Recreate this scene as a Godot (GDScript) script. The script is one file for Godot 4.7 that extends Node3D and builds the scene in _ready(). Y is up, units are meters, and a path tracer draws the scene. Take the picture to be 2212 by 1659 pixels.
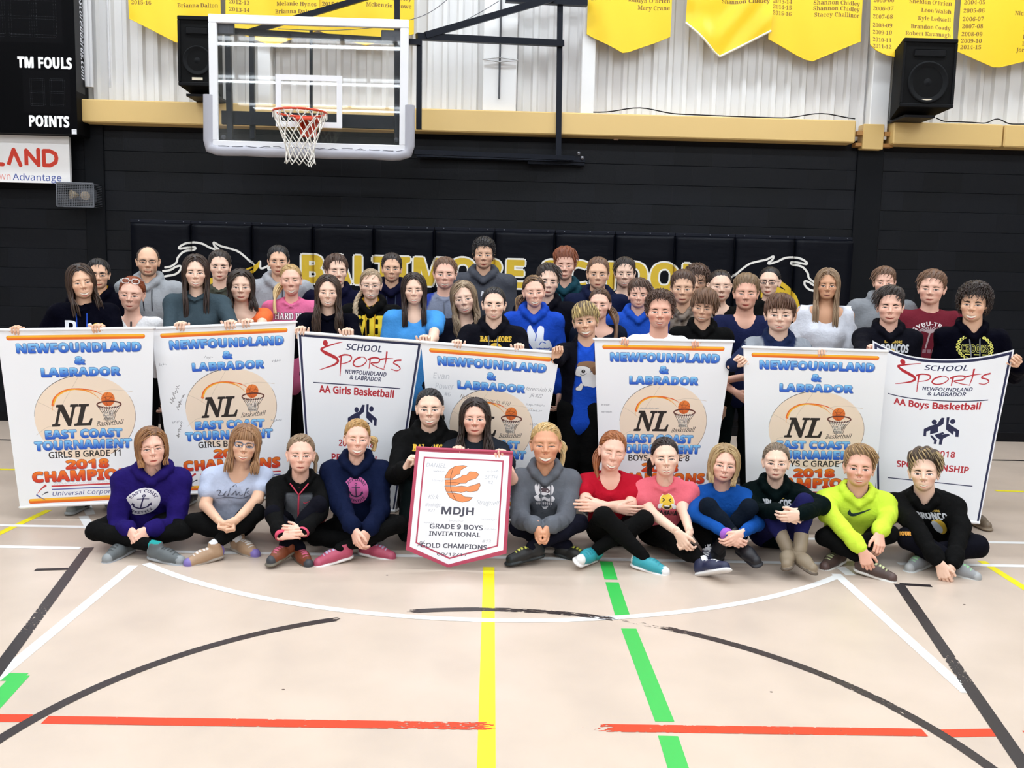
extends Node3D
# A school gym: 52 people with tournament banners in front of a padded wall and a basketball goal.
# x runs to the right along the wall, y up, z from the wall (z = 0) towards the camera.

const FOCAL := 2003.118          # in pixels of the 2212 x 1659 frame
const EYE := Vector3(0.0, 1.7113, 9.8465)
const PITCH := 0.121196
const YAW := -0.020353
const ROLL := 0.024376
const STRIP_ROWS := [1.6, 5.9, 10.25, 14.65, 19.1, 23.5]
const STRIP_Y := 6.9
const LIGHT_ENERGY := 44.5
const EXPOSURE := 1.0

var cam_r: Vector3
var cam_u: Vector3
var cam_f: Vector3
var mats := {}
var used := {}
var fonts := {}
var letters := {}


func _ready() -> void:
	set_view()
	set_lights()
	build_room()
	build_court_lines()
	build_wall_pads()
	build_goal()
	build_wall_things()
	build_pennants()
	build_banners()
	build_people()


func set_view() -> void:
	var cp := cos(PITCH)
	cam_f = Vector3(-sin(YAW) * cp, -sin(PITCH), -cos(YAW) * cp)
	var r := cam_f.cross(Vector3.UP).normalized()
	var u := r.cross(cam_f)
	cam_r = r * cos(ROLL) + u * sin(ROLL)
	cam_u = u * cos(ROLL) - r * sin(ROLL)
	var cam := Camera3D.new()
	cam.name = "camera"
	cam.transform = Transform3D(Basis(cam_r, cam_u, -cam_f), EYE)
	cam.fov = rad_to_deg(2.0 * atan(829.5 / FOCAL))
	cam.near = 0.05
	cam.far = 80.0
	add_child(cam)
	cam.current = true
	var we := WorldEnvironment.new()
	we.name = "world_environment"
	var e := Environment.new()
	e.background_mode = Environment.BG_COLOR
	e.background_color = Color(0.02, 0.02, 0.02)
	e.tonemap_mode = Environment.TONE_MAPPER_LINEAR
	e.tonemap_exposure = EXPOSURE
	e.sdfgi_enabled = true
	e.ssao_enabled = true
	e.ssil_enabled = true
	we.environment = e
	add_child(we)


func set_lights() -> void:
	# rows of fluorescent strips along the ceiling; the fittings themselves are built in build_room
	for z in STRIP_ROWS:
		var l := AreaLight3D.new()
		l.name = "strip_light"
		l.area_size = Vector2(16.0, 0.3)
		l.light_energy = LIGHT_ENERGY
		l.light_color = Color(0.93, 0.967, 1.0)
		l.set("area_range", 40.0)
		l.set("area_attenuation", 2.0)
		l.shadow_enabled = true
		l.position = Vector3(0, STRIP_Y - 0.12, z)
		l.rotation = Vector3(-PI / 2, 0, 0)
		add_child(l, true)


# ---------------------------------------------------------------- where things are

func ray(px: float, py: float) -> Vector3:
	return cam_f + cam_r * ((px - 1106.0) / FOCAL) - cam_u * ((py - 829.5) / FOCAL)


func at(px: float, py: float, z: float) -> Vector3:
	var d := ray(px, py)
	return EYE + d * ((z - EYE.z) / d.z)


func ground(px: float, py: float, y := 0.0) -> Vector3:
	var d := ray(px, py)
	return EYE + d * ((y - EYE.y) / d.y)


func depth_of(p: Vector3) -> float:
	return (p - EYE).dot(cam_f)


# ---------------------------------------------------------------- naming

func numbered(called: String) -> String:
	var n: int = used.get(called, 0)
	used[called] = n + 1
	return called if n == 0 else "%s_%03d" % [called, n]


func tag(o: Node3D, label: String, category: String, group := "", kind := "") -> Node3D:
	if label: o.set_meta("label", label)
	if category: o.set_meta("category", category)
	if group: o.set_meta("group", group)
	if kind: o.set_meta("kind", kind)
	return o


func thing(called: String, label: String, category: String, where := Vector3.ZERO, group := "") -> Node3D:
	var o := Node3D.new()
	o.name = numbered(called)
	add_child(o)
	o.position = where
	return tag(o, label, category, group)


func part(called: String, mesh: Mesh, parent: Node3D, material: Material = null, where := Vector3.ZERO, kind := "") -> MeshInstance3D:
	var o := MeshInstance3D.new()
	if parent == self: o.name = numbered(called)
	else:
		var id := "%d/%s" % [parent.get_instance_id(), called]
		var k: int = used.get(id, 0)
		used[id] = k + 1
		o.name = called if k == 0 else "%s_%03d" % [called, k]
	o.mesh = mesh
	if material: o.material_override = material
	o.position = where
	parent.add_child(o)
	if kind: o.set_meta("kind", kind)
	return o


# ---------------------------------------------------------------- materials

func mat(c: Color, rough := 0.6, metal := 0.0, key := "") -> StandardMaterial3D:
	var id := "%s|%.2f|%.2f|%s" % [c.to_html(), rough, metal, key]
	if not mats.has(id):
		var m := StandardMaterial3D.new()
		m.albedo_color = c
		m.roughness = rough
		m.metallic = metal
		if c.v < 0.2: m.metallic_specular = 0.25
		mats[id] = m
	return mats[id]


func noise_tex(seed_: int, freq: float, size: int, normal := false, strength := 4.0, type := FastNoiseLite.TYPE_SIMPLEX_SMOOTH, ramp: Gradient = null, fractal := FastNoiseLite.FRACTAL_FBM, octaves := 4) -> Texture2D:
	# seamless noise, computed here and now
	var n := FastNoiseLite.new()
	n.seed = seed_
	n.noise_type = type
	n.frequency = freq
	n.fractal_type = fractal
	n.fractal_octaves = octaves
	var im := n.get_seamless_image(size, size)
	if ramp:
		im.convert(Image.FORMAT_RGBA8)
		for y in size:
			for x in size:
				im.set_pixel(x, y, ramp.sample(im.get_pixel(x, y).r))
	if normal:
		im.convert(Image.FORMAT_RGBA8)
		im.bump_map_to_normal_map(strength)
	return ImageTexture.create_from_image(im)


func ramp2(a: Color, b: Color, c: Color) -> Gradient:
	var g := Gradient.new()
	g.set_color(0, a)
	g.set_color(1, c)
	g.add_point(0.5, b)
	return g


# ---------------------------------------------------------------- mesh buffers

class Buf:
	var v := PackedVector3Array()
	var n := PackedVector3Array()
	var c := PackedColorArray()
	var u := PackedVector2Array()
	var i := PackedInt32Array()

	func size() -> int:
		return v.size()

	func vert(p: Vector3, nn: Vector3, cc := Color.WHITE, uu := Vector2.ZERO) -> int:
		v.push_back(p)
		n.push_back(nn)
		c.push_back(cc)
		u.push_back(uu)
		return v.size() - 1

	func tri(a: int, b: int, d: int) -> void:
		i.push_back(a)
		i.push_back(b)
		i.push_back(d)

	func quad(a: int, b: int, d: int, e: int) -> void:
		tri(a, b, d)
		tri(a, d, e)

	func face(a: Vector3, b: Vector3, d: Vector3, e: Vector3, cc := Color.WHITE) -> void:
		# seen from outside, a b d e run clockwise
		var nn := (e - a).cross(b - a).normalized()
		var k := v.size()
		vert(a, nn, cc, Vector2(0, 0)); vert(b, nn, cc, Vector2(1, 0)); vert(d, nn, cc, Vector2(1, 1)); vert(e, nn, cc, Vector2(0, 1))
		quad(k, k + 1, k + 2, k + 3)

	func join(o: Buf, t: Transform3D, cc = null, uu = null) -> void:
		var k := v.size()
		var nb := t.basis.inverse().transposed()
		var flip := t.basis.determinant() < 0.0
		for q in o.v.size():
			v.push_back(t * o.v[q])
			n.push_back((nb * o.n[q]).normalized())
			c.push_back(o.c[q] if cc == null else cc)
			u.push_back(o.u[q] if uu == null else uu)
		for q in range(0, o.i.size(), 3):
			i.push_back(k + o.i[q])
			if flip:
				i.push_back(k + o.i[q + 2]); i.push_back(k + o.i[q + 1])
			else:
				i.push_back(k + o.i[q + 1]); i.push_back(k + o.i[q + 2])

	func box(lo: Vector3, hi: Vector3, cc := Color.WHITE) -> void:
		bar_box(Transform3D(Basis.from_scale(hi - lo), (lo + hi) / 2), cc)

	func bar_box(t: Transform3D, cc := Color.WHITE) -> void:
		# the unit cube, placed by t
		var p := []
		for q in 8: p.push_back(t * Vector3((q & 1) - 0.5, ((q >> 1) & 1) - 0.5, ((q >> 2) & 1) - 0.5))
		face(p[6], p[7], p[5], p[4], cc)
		face(p[3], p[2], p[0], p[1], cc)
		face(p[7], p[3], p[1], p[5], cc)
		face(p[2], p[6], p[4], p[0], cc)
		face(p[2], p[3], p[7], p[6], cc)
		face(p[4], p[5], p[1], p[0], cc)

	func bevel_box(lo: Vector3, hi: Vector3, b: float, cc := Color.WHITE) -> void:
		# a box whose edges are cut by b
		var m := (lo + hi) / 2
		var s := (hi - lo) / 2
		for ax in 3:
			for sg in [-1.0, 1.0]:
				var e1 := (ax + 1) % 3
				var e2 := (ax + 2) % 3
				var q := []
				for st in [[-1, -1], [1, -1], [1, 1], [-1, 1]]:
					var p := Vector3.ZERO
					p[ax] = s[ax] * sg
					p[e1] = (s[e1] - b) * st[0]
					p[e2] = (s[e2] - b) * st[1]
					q.push_back(m + p)
				if sg > 0: face(q[3], q[2], q[1], q[0], cc)
				else: face(q[0], q[1], q[2], q[3], cc)
		for ax in 3:
			var e1 := (ax + 1) % 3
			var e2 := (ax + 2) % 3
			for s1 in [-1.0, 1.0]:
				for s2 in [-1.0, 1.0]:
					var q := []
					for st in [[-1, 0], [1, 0], [1, 1], [-1, 1]]:
						var p := Vector3.ZERO
						p[ax] = (s[ax] - b) * st[0]
						p[e1] = (s[e1] - (b if st[1] == 1 else 0.0)) * s1
						p[e2] = (s[e2] - (0.0 if st[1] == 1 else b)) * s2
						q.push_back(m + p)
					if s1 * s2 > 0: face(q[0], q[1], q[2], q[3], cc)
					else: face(q[3], q[2], q[1], q[0], cc)
		for s0 in [-1.0, 1.0]:
			for s1 in [-1.0, 1.0]:
				for s2 in [-1.0, 1.0]:
					var a := m + Vector3(s.x * s0, (s.y - b) * s1, (s.z - b) * s2)
					var d := m + Vector3((s.x - b) * s0, s.y * s1, (s.z - b) * s2)
					var e := m + Vector3((s.x - b) * s0, (s.y - b) * s1, s.z * s2)
					var nn := Vector3(s0, s1, s2).normalized()
					var k := v.size()
					vert(a, nn, cc); vert(d, nn, cc); vert(e, nn, cc)
					if s0 * s1 * s2 > 0: tri(k, k + 2, k + 1)
					else: tri(k, k + 1, k + 2)

	func beam(a: Vector3, b: Vector3, w: float, h: float, up := Vector3.UP, cc := Color.WHITE) -> void:
		# a square tube from a to b
		var d := b - a
		var z := d.normalized()
		var x := up.cross(z)
		x = Vector3.RIGHT.cross(z).normalized() if x.length() < 0.01 else x.normalized()
		var y := z.cross(x)
		bar_box(Transform3D(Basis(x * w, y * h, d), (a + b) / 2), cc)

	func tube(pts: PackedVector3Array, rad, sides := 8, cc := Color.WHITE, caps := true, flat := 1.0) -> void:
		# a round tube along pts; rad is a number or one radius for each point
		var m := pts.size()
		if m < 2: return
		var k := v.size()
		var t := (pts[1] - pts[0]).normalized()
		var x := t.cross(Vector3.UP)
		if x.length() < 0.05: x = t.cross(Vector3.RIGHT)
		x = x.normalized()
		for q in m:
			var t2 := (pts[mini(q + 1, m - 1)] - pts[maxi(q - 1, 0)]).normalized()
			x = (x - t2 * x.dot(t2)).normalized()
			var y := t2.cross(x)
			var r: float = rad if rad is float else rad[q]
			for s in sides:
				var a := TAU * s / sides
				var nn := x * cos(a) + y * sin(a)
				v.push_back(pts[q] + x * (cos(a) * r) + y * (sin(a) * r * flat))
				n.push_back(nn)
				c.push_back(cc)
				u.push_back(Vector2(float(s) / sides, float(q) / (m - 1)))
		for q in m - 1:
			for s in sides:
				var a := k + q * sides + s
				var b := k + q * sides + (s + 1) % sides
				quad(a, a + sides, b + sides, b)
		if caps:
			for e in [0, m - 1]:
				var q := vert(pts[e], (pts[e] - pts[1 if e == 0 else m - 2]).normalized(), cc)
				for s in sides:
					var a: int = k + e * sides + s
					var b: int = k + e * sides + (s + 1) % sides
					if e == 0: tri(q, a, b)
					else: tri(q, b, a)

	func lathe(profile: PackedVector2Array, sides: int, t: Transform3D, cc := Color.WHITE) -> void:
		# profile holds (radius, height) from bottom to top, turned round y
		var k := v.size()
		var m := profile.size()
		for q in m:
			var d := profile[mini(q + 1, m - 1)] - profile[maxi(q - 1, 0)]
			for s in sides + 1:
				var a := TAU * s / sides
				v.push_back(t * Vector3(profile[q].x * cos(a), profile[q].y, profile[q].x * sin(a)))
				n.push_back((t.basis * Vector3(d.y * cos(a), -d.x, d.y * sin(a))).normalized())
				c.push_back(cc)
				u.push_back(Vector2(float(s) / sides, float(q) / (m - 1)))
		for q in m - 1:
			for s in sides:
				var a := k + q * (sides + 1) + s
				quad(a, a + sides + 1, a + sides + 2, a + 1)

	func slab(outline: PackedVector2Array, z0: float, z1: float, t: Transform3D, cc := Color.WHITE) -> void:
		# a flat outline (x, y) given thickness from z0 to z1
		var pts := outline
		if Geometry2D.is_polygon_clockwise(pts): pts = pts.duplicate(); pts.reverse()
		var ix := Geometry2D.triangulate_polygon(pts)
		for side in 2:
			var k := v.size()
			var z := z1 if side == 0 else z0
			for p in pts: vert(t * Vector3(p.x, p.y, z), (t.basis * Vector3(0, 0, 1 if side == 0 else -1)).normalized(), cc, p)
			for q in range(0, ix.size(), 3):
				var a := pts[ix[q]]
				var ccw := (pts[ix[q + 1]] - a).cross(pts[ix[q + 2]] - a) > 0
				if ccw == (side == 0): tri(k + ix[q], k + ix[q + 2], k + ix[q + 1])
				else: tri(k + ix[q], k + ix[q + 1], k + ix[q + 2])
		for q in pts.size():
			var a := pts[q]
			var b := pts[(q + 1) % pts.size()]
			face(t * Vector3(a.x, a.y, z1), t * Vector3(a.x, a.y, z0), t * Vector3(b.x, b.y, z0), t * Vector3(b.x, b.y, z1), cc)

	func mesh(m: Material = null, tidy := true) -> ArrayMesh:
		if tidy:
			# every face looks the way its corners' normals do
			for q in range(0, i.size(), 3):
				var p := v[i[q]]
				if (v[i[q + 2]] - p).cross(v[i[q + 1]] - p).dot(n[i[q]] + n[i[q + 1]] + n[i[q + 2]]) < 0.0:
					var k := i[q + 1]
					i[q + 1] = i[q + 2]
					i[q + 2] = k
		var a := []
		a.resize(Mesh.ARRAY_MAX)
		a[Mesh.ARRAY_VERTEX] = v
		a[Mesh.ARRAY_NORMAL] = n
		a[Mesh.ARRAY_COLOR] = c
		a[Mesh.ARRAY_TEX_UV] = u
		a[Mesh.ARRAY_INDEX] = i
		var am := ArrayMesh.new()
		if v.size() and i.size():
			am.add_surface_from_arrays(Mesh.PRIMITIVE_TRIANGLES, a)
			if m: am.surface_set_material(0, m)
		return am


# ---------------------------------------------------------------- a field of distances, meshed by surface nets

class Fld:
	var o: Vector3
	var h: float
	var nx: int
	var ny: int
	var nz: int
	var v := PackedFloat32Array()

	func _init(lo: Vector3, hi: Vector3, cell: float) -> void:
		o = lo
		h = cell
		nx = int((hi.x - lo.x) / cell) + 2
		ny = int((hi.y - lo.y) / cell) + 2
		nz = int((hi.z - lo.z) / cell) + 2
		v.resize(nx * ny * nz)
		v.fill(1.0)

	func cone(a: Vector3, b: Vector3, ra: float, rb: float, k := 0.02, fd := Vector3.ZERO, flat := 1.0, cut := false) -> void:
		# joins (or cuts away) a tapered capsule; flat squeezes it along fd
		var m := maxf(ra, rb) + k + 3.0 * h
		var x0 := maxi(int((minf(a.x, b.x) - m - o.x) / h), 0)
		var x1 := mini(int((maxf(a.x, b.x) + m - o.x) / h) + 1, nx - 1)
		var y0 := maxi(int((minf(a.y, b.y) - m - o.y) / h), 0)
		var y1 := mini(int((maxf(a.y, b.y) + m - o.y) / h) + 1, ny - 1)
		var z0 := maxi(int((minf(a.z, b.z) - m - o.z) / h), 0)
		var z1 := mini(int((maxf(a.z, b.z) + m - o.z) / h) + 1, nz - 1)
		var s := 1.0 / flat - 1.0
		var ba := b - a
		ba += fd * (ba.dot(fd) * s)
		var il := 1.0 / maxf(ba.length_squared(), 1e-9)
		var bx := ba.x
		var by := ba.y
		var bz := ba.z
		var dr := rb - ra
		var ik := 0.25 / maxf(k, 1e-6)
		var fl := flat != 1.0
		for z in range(z0, z1 + 1):
			for y in range(y0, y1 + 1):
				var q := (z * ny + y) * nx + x0
				var py := o.y + y * h - a.y
				var pz := o.z + z * h - a.z
				var px := o.x + x0 * h - a.x
				for x in range(x0, x1 + 1):
					var ex := px
					var ey := py
					var ez := pz
					if fl:
						var w := (px * fd.x + py * fd.y + pz * fd.z) * s
						ex += fd.x * w
						ey += fd.y * w
						ez += fd.z * w
					var t := clampf((ex * bx + ey * by + ez * bz) * il, 0.0, 1.0)
					ex -= bx * t
					ey -= by * t
					ez -= bz * t
					var d := sqrt(ex * ex + ey * ey + ez * ez) - ra - dr * t
					var old := v[q]
					if cut:
						d = -d
						var e: float = k - absf(old - d)
						v[q] = maxf(old, d) + (e * e * ik if e > 0.0 else 0.0)
					else:
						var e: float = k - absf(old - d)
						if e > 0.0: v[q] = minf(old, d) - e * e * ik
						elif d < old: v[q] = d
					px += h
					q += 1

	func ridge(noise: FastNoiseLite, amp: float, stretch := Vector3.ONE) -> void:
		# folds: pushes the surface in and out
		var lim := 3.5 * h
		for z in nz:
			for y in ny:
				var q := (z * ny + y) * nx
				for x in nx:
					var d := v[q]
					if d < lim and d > -lim:
						v[q] = d - amp * noise.get_noise_3d((o.x + x * h) * stretch.x, (o.y + y * h) * stretch.y, (o.z + z * h) * stretch.z)
					q += 1

	func keep_above(y_cut: float) -> void:
		for z in nz:
			for y in ny:
				var d := y_cut - (o.y + y * h)
				var q := (z * ny + y) * nx
				for x in nx:
					if v[q] < d: v[q] = d
					q += 1

	func get_at(p: Vector3) -> float:
		var g := (p - o) / h
		var x := clampi(int(g.x), 0, nx - 2)
		var y := clampi(int(g.y), 0, ny - 2)
		var z := clampi(int(g.z), 0, nz - 2)
		var fx := clampf(g.x - x, 0, 1)
		var fy := clampf(g.y - y, 0, 1)
		var fz := clampf(g.z - z, 0, 1)
		var q := (z * ny + y) * nx + x
		var sy := nx
		var sz := nx * ny
		var a := lerpf(lerpf(v[q], v[q + 1], fx), lerpf(v[q + sy], v[q + sy + 1], fx), fy)
		var b := lerpf(lerpf(v[q + sz], v[q + sz + 1], fx), lerpf(v[q + sz + sy], v[q + sz + sy + 1], fx), fy)
		return lerpf(a, b, fz)

	func net(b: Buf) -> void:
		var sy := nx
		var sz := nx * ny
		var off := [0, 1, sy, sy + 1, sz, sz + 1, sz + sy, sz + sy + 1]
		var id := PackedInt32Array()
		id.resize(v.size())
		id.fill(-1)
		var lim := 3.2 * h
		var cells := PackedInt32Array()
		var e0 := [0, 2, 4, 6, 0, 1, 4, 5, 0, 1, 2, 3]
		var e1 := [1, 3, 5, 7, 2, 3, 6, 7, 4, 5, 6, 7]
		var cx := [0.0, 1.0, 0.0, 1.0, 0.0, 1.0, 0.0, 1.0]
		var cy := [0.0, 0.0, 1.0, 1.0, 0.0, 0.0, 1.0, 1.0]
		var cz := [0.0, 0.0, 0.0, 0.0, 1.0, 1.0, 1.0, 1.0]
		var d := PackedFloat32Array()
		d.resize(8)
		for z in nz - 1:
			for y in ny - 1:
				var q := (z * ny + y) * nx
				for x in nx - 1:
					var v0 := v[q]
					if v0 < lim and v0 > -lim:
						var neg := 0
						for k in 8:
							var w := v[q + off[k]]
							d[k] = w
							if w < 0.0: neg += 1
						if neg > 0 and neg < 8:
							var sx := 0.0
							var sy2 := 0.0
							var sz2 := 0.0
							var cnt := 0.0
							for k in 12:
								var p0 := d[e0[k]]
								var p1 := d[e1[k]]
								if (p0 < 0.0) != (p1 < 0.0):
									var t := p0 / (p0 - p1)
									sx += lerpf(cx[e0[k]], cx[e1[k]], t)
									sy2 += lerpf(cy[e0[k]], cy[e1[k]], t)
									sz2 += lerpf(cz[e0[k]], cz[e1[k]], t)
									cnt += 1.0
							var g := Vector3(d[1] + d[3] + d[5] + d[7] - d[0] - d[2] - d[4] - d[6], d[2] + d[3] + d[6] + d[7] - d[0] - d[1] - d[4] - d[5], d[4] + d[5] + d[6] + d[7] - d[0] - d[1] - d[2] - d[3])
							id[q] = b.v.size()
							b.v.push_back(o + Vector3(x + sx / cnt, y + sy2 / cnt, z + sz2 / cnt) * h)
							b.n.push_back(g.normalized())
							b.c.push_back(Color.WHITE)
							b.u.push_back(Vector2.ZERO)
							cells.push_back(q)
					q += 1
		var ax := [1, sy, sz]
		for q in cells:
			for k in 3:
				var a: int = ax[k]
				if q + a >= v.size(): continue
				var s0 := v[q] < 0.0
				if s0 == (v[q + a] < 0.0): continue
				var u1: int = ax[(k + 1) % 3]
				var u2: int = ax[(k + 2) % 3]
				if q - u1 - u2 < 0: continue
				var i0 := id[q]
				var i1 := id[q - u1]
				var i2 := id[q - u1 - u2]
				var i3 := id[q - u2]
				if i1 < 0 or i2 < 0 or i3 < 0: continue
				if s0: b.quad(i0, i3, i2, i1)
				else: b.quad(i0, i1, i2, i3)


# ---------------------------------------------------------------- a sheet to print on

class Sheet:
	var im: Image
	var w: int
	var h: int
	var s: float

	func _init(width: int, height: int, bg: Color, scale := 1.0) -> void:
		w = width
		h = height
		s = scale
		im = Image.create(w, h, false, Image.FORMAT_RGBA8)
		im.fill(bg)

	func poly(pts: PackedVector2Array, c: Color, c2 = null) -> void:
		contours([pts], c, c2)

	func contours(list: Array, c: Color, c2 = null) -> void:
		# fills by the even-odd rule; with c2 the colour runs from c at the top to c2 at the bottom
		var lo := 1e9
		var hi := -1e9
		for pts in list:
			for p in pts:
				lo = minf(lo, p.y * s)
				hi = maxf(hi, p.y * s)
		for y in range(maxi(0, int(lo)), mini(h, int(hi) + 1)):
			var yy := y + 0.5
			var xs := PackedFloat32Array()
			for pts in list:
				var n: int = pts.size()
				var b: Vector2 = pts[n - 1] * s
				for k in n:
					var a: Vector2 = b
					b = pts[k] * s
					if (a.y <= yy) != (b.y <= yy):
						xs.push_back(a.x + (yy - a.y) * (b.x - a.x) / (b.y - a.y))
			xs.sort()
			var cc: Color = c if c2 == null else c.lerp(c2, clampf((yy - lo) / maxf(hi - lo, 1e-6), 0, 1))
			for k in range(0, xs.size() - 1, 2):
				var x0 := maxi(0, int(roundf(xs[k])))
				var x1 := mini(w, int(roundf(xs[k + 1])))
				if x1 > x0: im.fill_rect(Rect2i(x0, y, x1 - x0, 1), cc)

	func blend_poly(pts: PackedVector2Array, c: Color) -> void:
		var t := Sheet.new(w, h, Color(c.r, c.g, c.b, 0), s)
		t.poly(pts, c)
		im.blend_rect(t.im, Rect2i(0, 0, w, h), Vector2i.ZERO)

	func oval(m: Vector2, rx: float, ry: float, c: Color, c2 = null, blend := false) -> void:
		var pts := PackedVector2Array()
		for k in 40: pts.push_back(m + Vector2(cos(TAU * k / 40) * rx, sin(TAU * k / 40) * ry))
		if blend: blend_poly(pts, c)
		else: poly(pts, c, c2)

	func rect(x: float, y: float, ww: float, hh: float, c: Color, c2 = null) -> void:
		poly(PackedVector2Array([Vector2(x, y), Vector2(x + ww, y), Vector2(x + ww, y + hh), Vector2(x, y + hh)]), c, c2)

	func pill(x: float, y: float, ww: float, hh: float, c: Color, c2 = null) -> void:
		var pts := PackedVector2Array()
		for k in 9: pts.push_back(Vector2(x + hh / 2 - sin(PI * k / 8) * hh / 2, y + hh / 2 + cos(PI * k / 8) * hh / 2))
		for k in 9: pts.push_back(Vector2(x + ww - hh / 2 + sin(PI * k / 8) * hh / 2, y + hh / 2 - cos(PI * k / 8) * hh / 2))
		poly(pts, c, c2)

	func line(pts: PackedVector2Array, width: float, c: Color, w2 := -1.0) -> void:
		# a pen stroke; with w2 the width runs from width to w2
		var n := pts.size()
		for k in n - 1:
			var r0 := (width if w2 < 0 else lerpf(width, w2, float(k) / (n - 1))) / 2
			var r1 := (width if w2 < 0 else lerpf(width, w2, float(k + 1) / (n - 1))) / 2
			var d := (pts[k + 1] - pts[k]).normalized()
			var p := Vector2(-d.y, d.x)
			poly(PackedVector2Array([pts[k] + p * r0, pts[k + 1] + p * r1, pts[k + 1] - p * r1, pts[k] - p * r0]), c)
			if r1 * s > 1.0:
				var q := PackedVector2Array()
				for j in 8: q.push_back(pts[k + 1] + Vector2(cos(TAU * j / 8), sin(TAU * j / 8)) * r1)
				poly(q, c)

	func soft(m: Vector2, rx: float, ry: float, c: Color) -> void:
		# a soft-edged patch of colour
		var a := maxi(int(rx * s), 1)
		var b := maxi(int(ry * s), 1)
		var t := Image.create(2 * a, 2 * b, false, Image.FORMAT_RGBA8)
		for y in 2 * b:
			for x in 2 * a:
				var d := sqrt(pow((x + 0.5 - a) / a, 2) + pow((y + 0.5 - b) / b, 2))
				t.set_pixel(x, y, Color(c.r, c.g, c.b, c.a * smoothstep(1.0, 0.0, d)))
		im.blend_rect(t, Rect2i(0, 0, 2 * a, 2 * b), Vector2i(int(m.x * s) - a, int(m.y * s) - b))

	func tris(v: PackedVector2Array, c: Color, c2, y0: float, y1: float) -> void:
		for k in range(0, v.size(), 3):
			var a := v[k]
			var b := v[k + 1]
			var d := v[k + 2]
			var lo := minf(a.y, minf(b.y, d.y))
			var hi := maxf(a.y, maxf(b.y, d.y))
			for y in range(maxi(0, ceili(lo - 0.5)), mini(h, floori(hi - 0.5) + 1)):
				var yy := y + 0.5
				var x0 := 1e9
				var x1 := -1e9
				for e in 3:
					var p: Vector2 = v[k + e]
					var q: Vector2 = v[k + (e + 1) % 3]
					if (p.y <= yy) != (q.y <= yy):
						var x := p.x + (yy - p.y) * (q.x - p.x) / (q.y - p.y)
						x0 = minf(x0, x)
						x1 = maxf(x1, x)
				var xa := maxi(0, int(roundf(x0)))
				var xb := mini(w, int(roundf(x1)))
				if xb > xa: im.fill_rect(Rect2i(xa, y, xb - xa, 1), c if c2 == null else c.lerp(c2, clampf((yy - y0) / (y1 - y0), 0, 1)))

	func half() -> Image:
		im.resize(w / 2, h / 2, Image.INTERPOLATE_BILINEAR)
		return im


func glyphs(txt: String, font: String, bold: bool) -> PackedVector2Array:
	# the triangles of a word, baseline at 0, one em = 64
	var id := txt + "|" + font + str(bold)
	if not letters.has(id):
		var fk := font + str(bold)
		if not fonts.has(fk):
			var f := SystemFont.new()
			f.font_names = PackedStringArray([font])
			f.font_weight = 700 if bold else 400
			fonts[fk] = f
		var tm := TextMesh.new()
		tm.font = fonts[fk]
		tm.font_size = 64
		tm.pixel_size = 1.0
		tm.depth = 0.0
		tm.curve_step = 2.0
		tm.text = txt
		var a := tm.get_mesh_arrays()
		var vv: PackedVector3Array = a[Mesh.ARRAY_VERTEX]
		var out := PackedVector2Array()
		if a[Mesh.ARRAY_INDEX] != null and a[Mesh.ARRAY_INDEX].size():
			for k in a[Mesh.ARRAY_INDEX]: out.push_back(Vector2(vv[k].x, -vv[k].y - 22.0))
		letters[id] = out
	return letters[id]


func write(sh: Sheet, txt: String, x: float, y: float, cap: float, c: Color, opt := {}) -> void:
	# writes txt with its baseline at y; x is its middle, or its left or right end by opt.align; opt.width fixes its length
	var g := glyphs(txt, opt.get("font", "Droid Sans"), opt.get("bold", false))
	if g.is_empty(): return
	var lo := 1e9
	var hi := -1e9
	for p in g:
		lo = minf(lo, p.x)
		hi = maxf(hi, p.x)
	var k := cap / 45.7
	var kx: float = opt.width / (hi - lo) if opt.has("width") else k * opt.get("stretch", 1.0)
	var skew: float = opt.get("skew", 0.0)
	var turn: float = opt.get("turn", 0.0)
	var al: String = opt.get("align", "mid")
	var px := (lo + hi) / 2 if al == "mid" else lo if al == "left" else hi
	var fat: float = opt.get("fat", 0.0)
	var shifts := [Vector2.ZERO]
	if fat > 0.0:
		for j in 8: shifts.push_back(Vector2(cos(TAU * j / 8), sin(TAU * j / 8)) * fat)
	var arc: float = opt.get("arc", 0.0)   # > 0: bent round a circle of that radius, centred below (arc_up) or above
	for sft in shifts:
		var out := PackedVector2Array()
		for p in g:
			var q := Vector2((p.x - px) * kx - p.y * k * skew, p.y * k)
			if arc != 0.0:
				# (x, y) is the middle of the circle; below 0 the word runs along its underside
				var r := arc - q.y if arc > 0 else q.y - arc
				var th := q.x / absf(arc)
				q = Vector2(sin(th) * r, (-cos(th) if arc > 0 else cos(th)) * r)
			if turn: q = q.rotated(turn)
			out.push_back((q + Vector2(x, y) + sft) * sh.s)
		sh.tris(out, c, opt.get("c2"), (y - cap) * sh.s, y * sh.s)


func scribble(sh: Sheet, x: float, y: float, ww: float, hh: float, c: Color, seed_: int, turn := 0.0) -> void:
	# a handwritten signature
	var rn := RandomNumberGenerator.new()
	rn.seed = seed_
	var pts := PackedVector2Array()
	var n := int(ww / hh * 5.0) + 6
	for k in n:
		pts.push_back(Vector2(ww * k / n + rn.randf_range(-0.3, 0.3) * hh, hh * (0.5 + 0.5 * sin(k * 2.3) * rn.randf_range(0.2, 1.0))).rotated(turn) + Vector2(x, y))
	sh.line(pts, 1.6, c)


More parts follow.
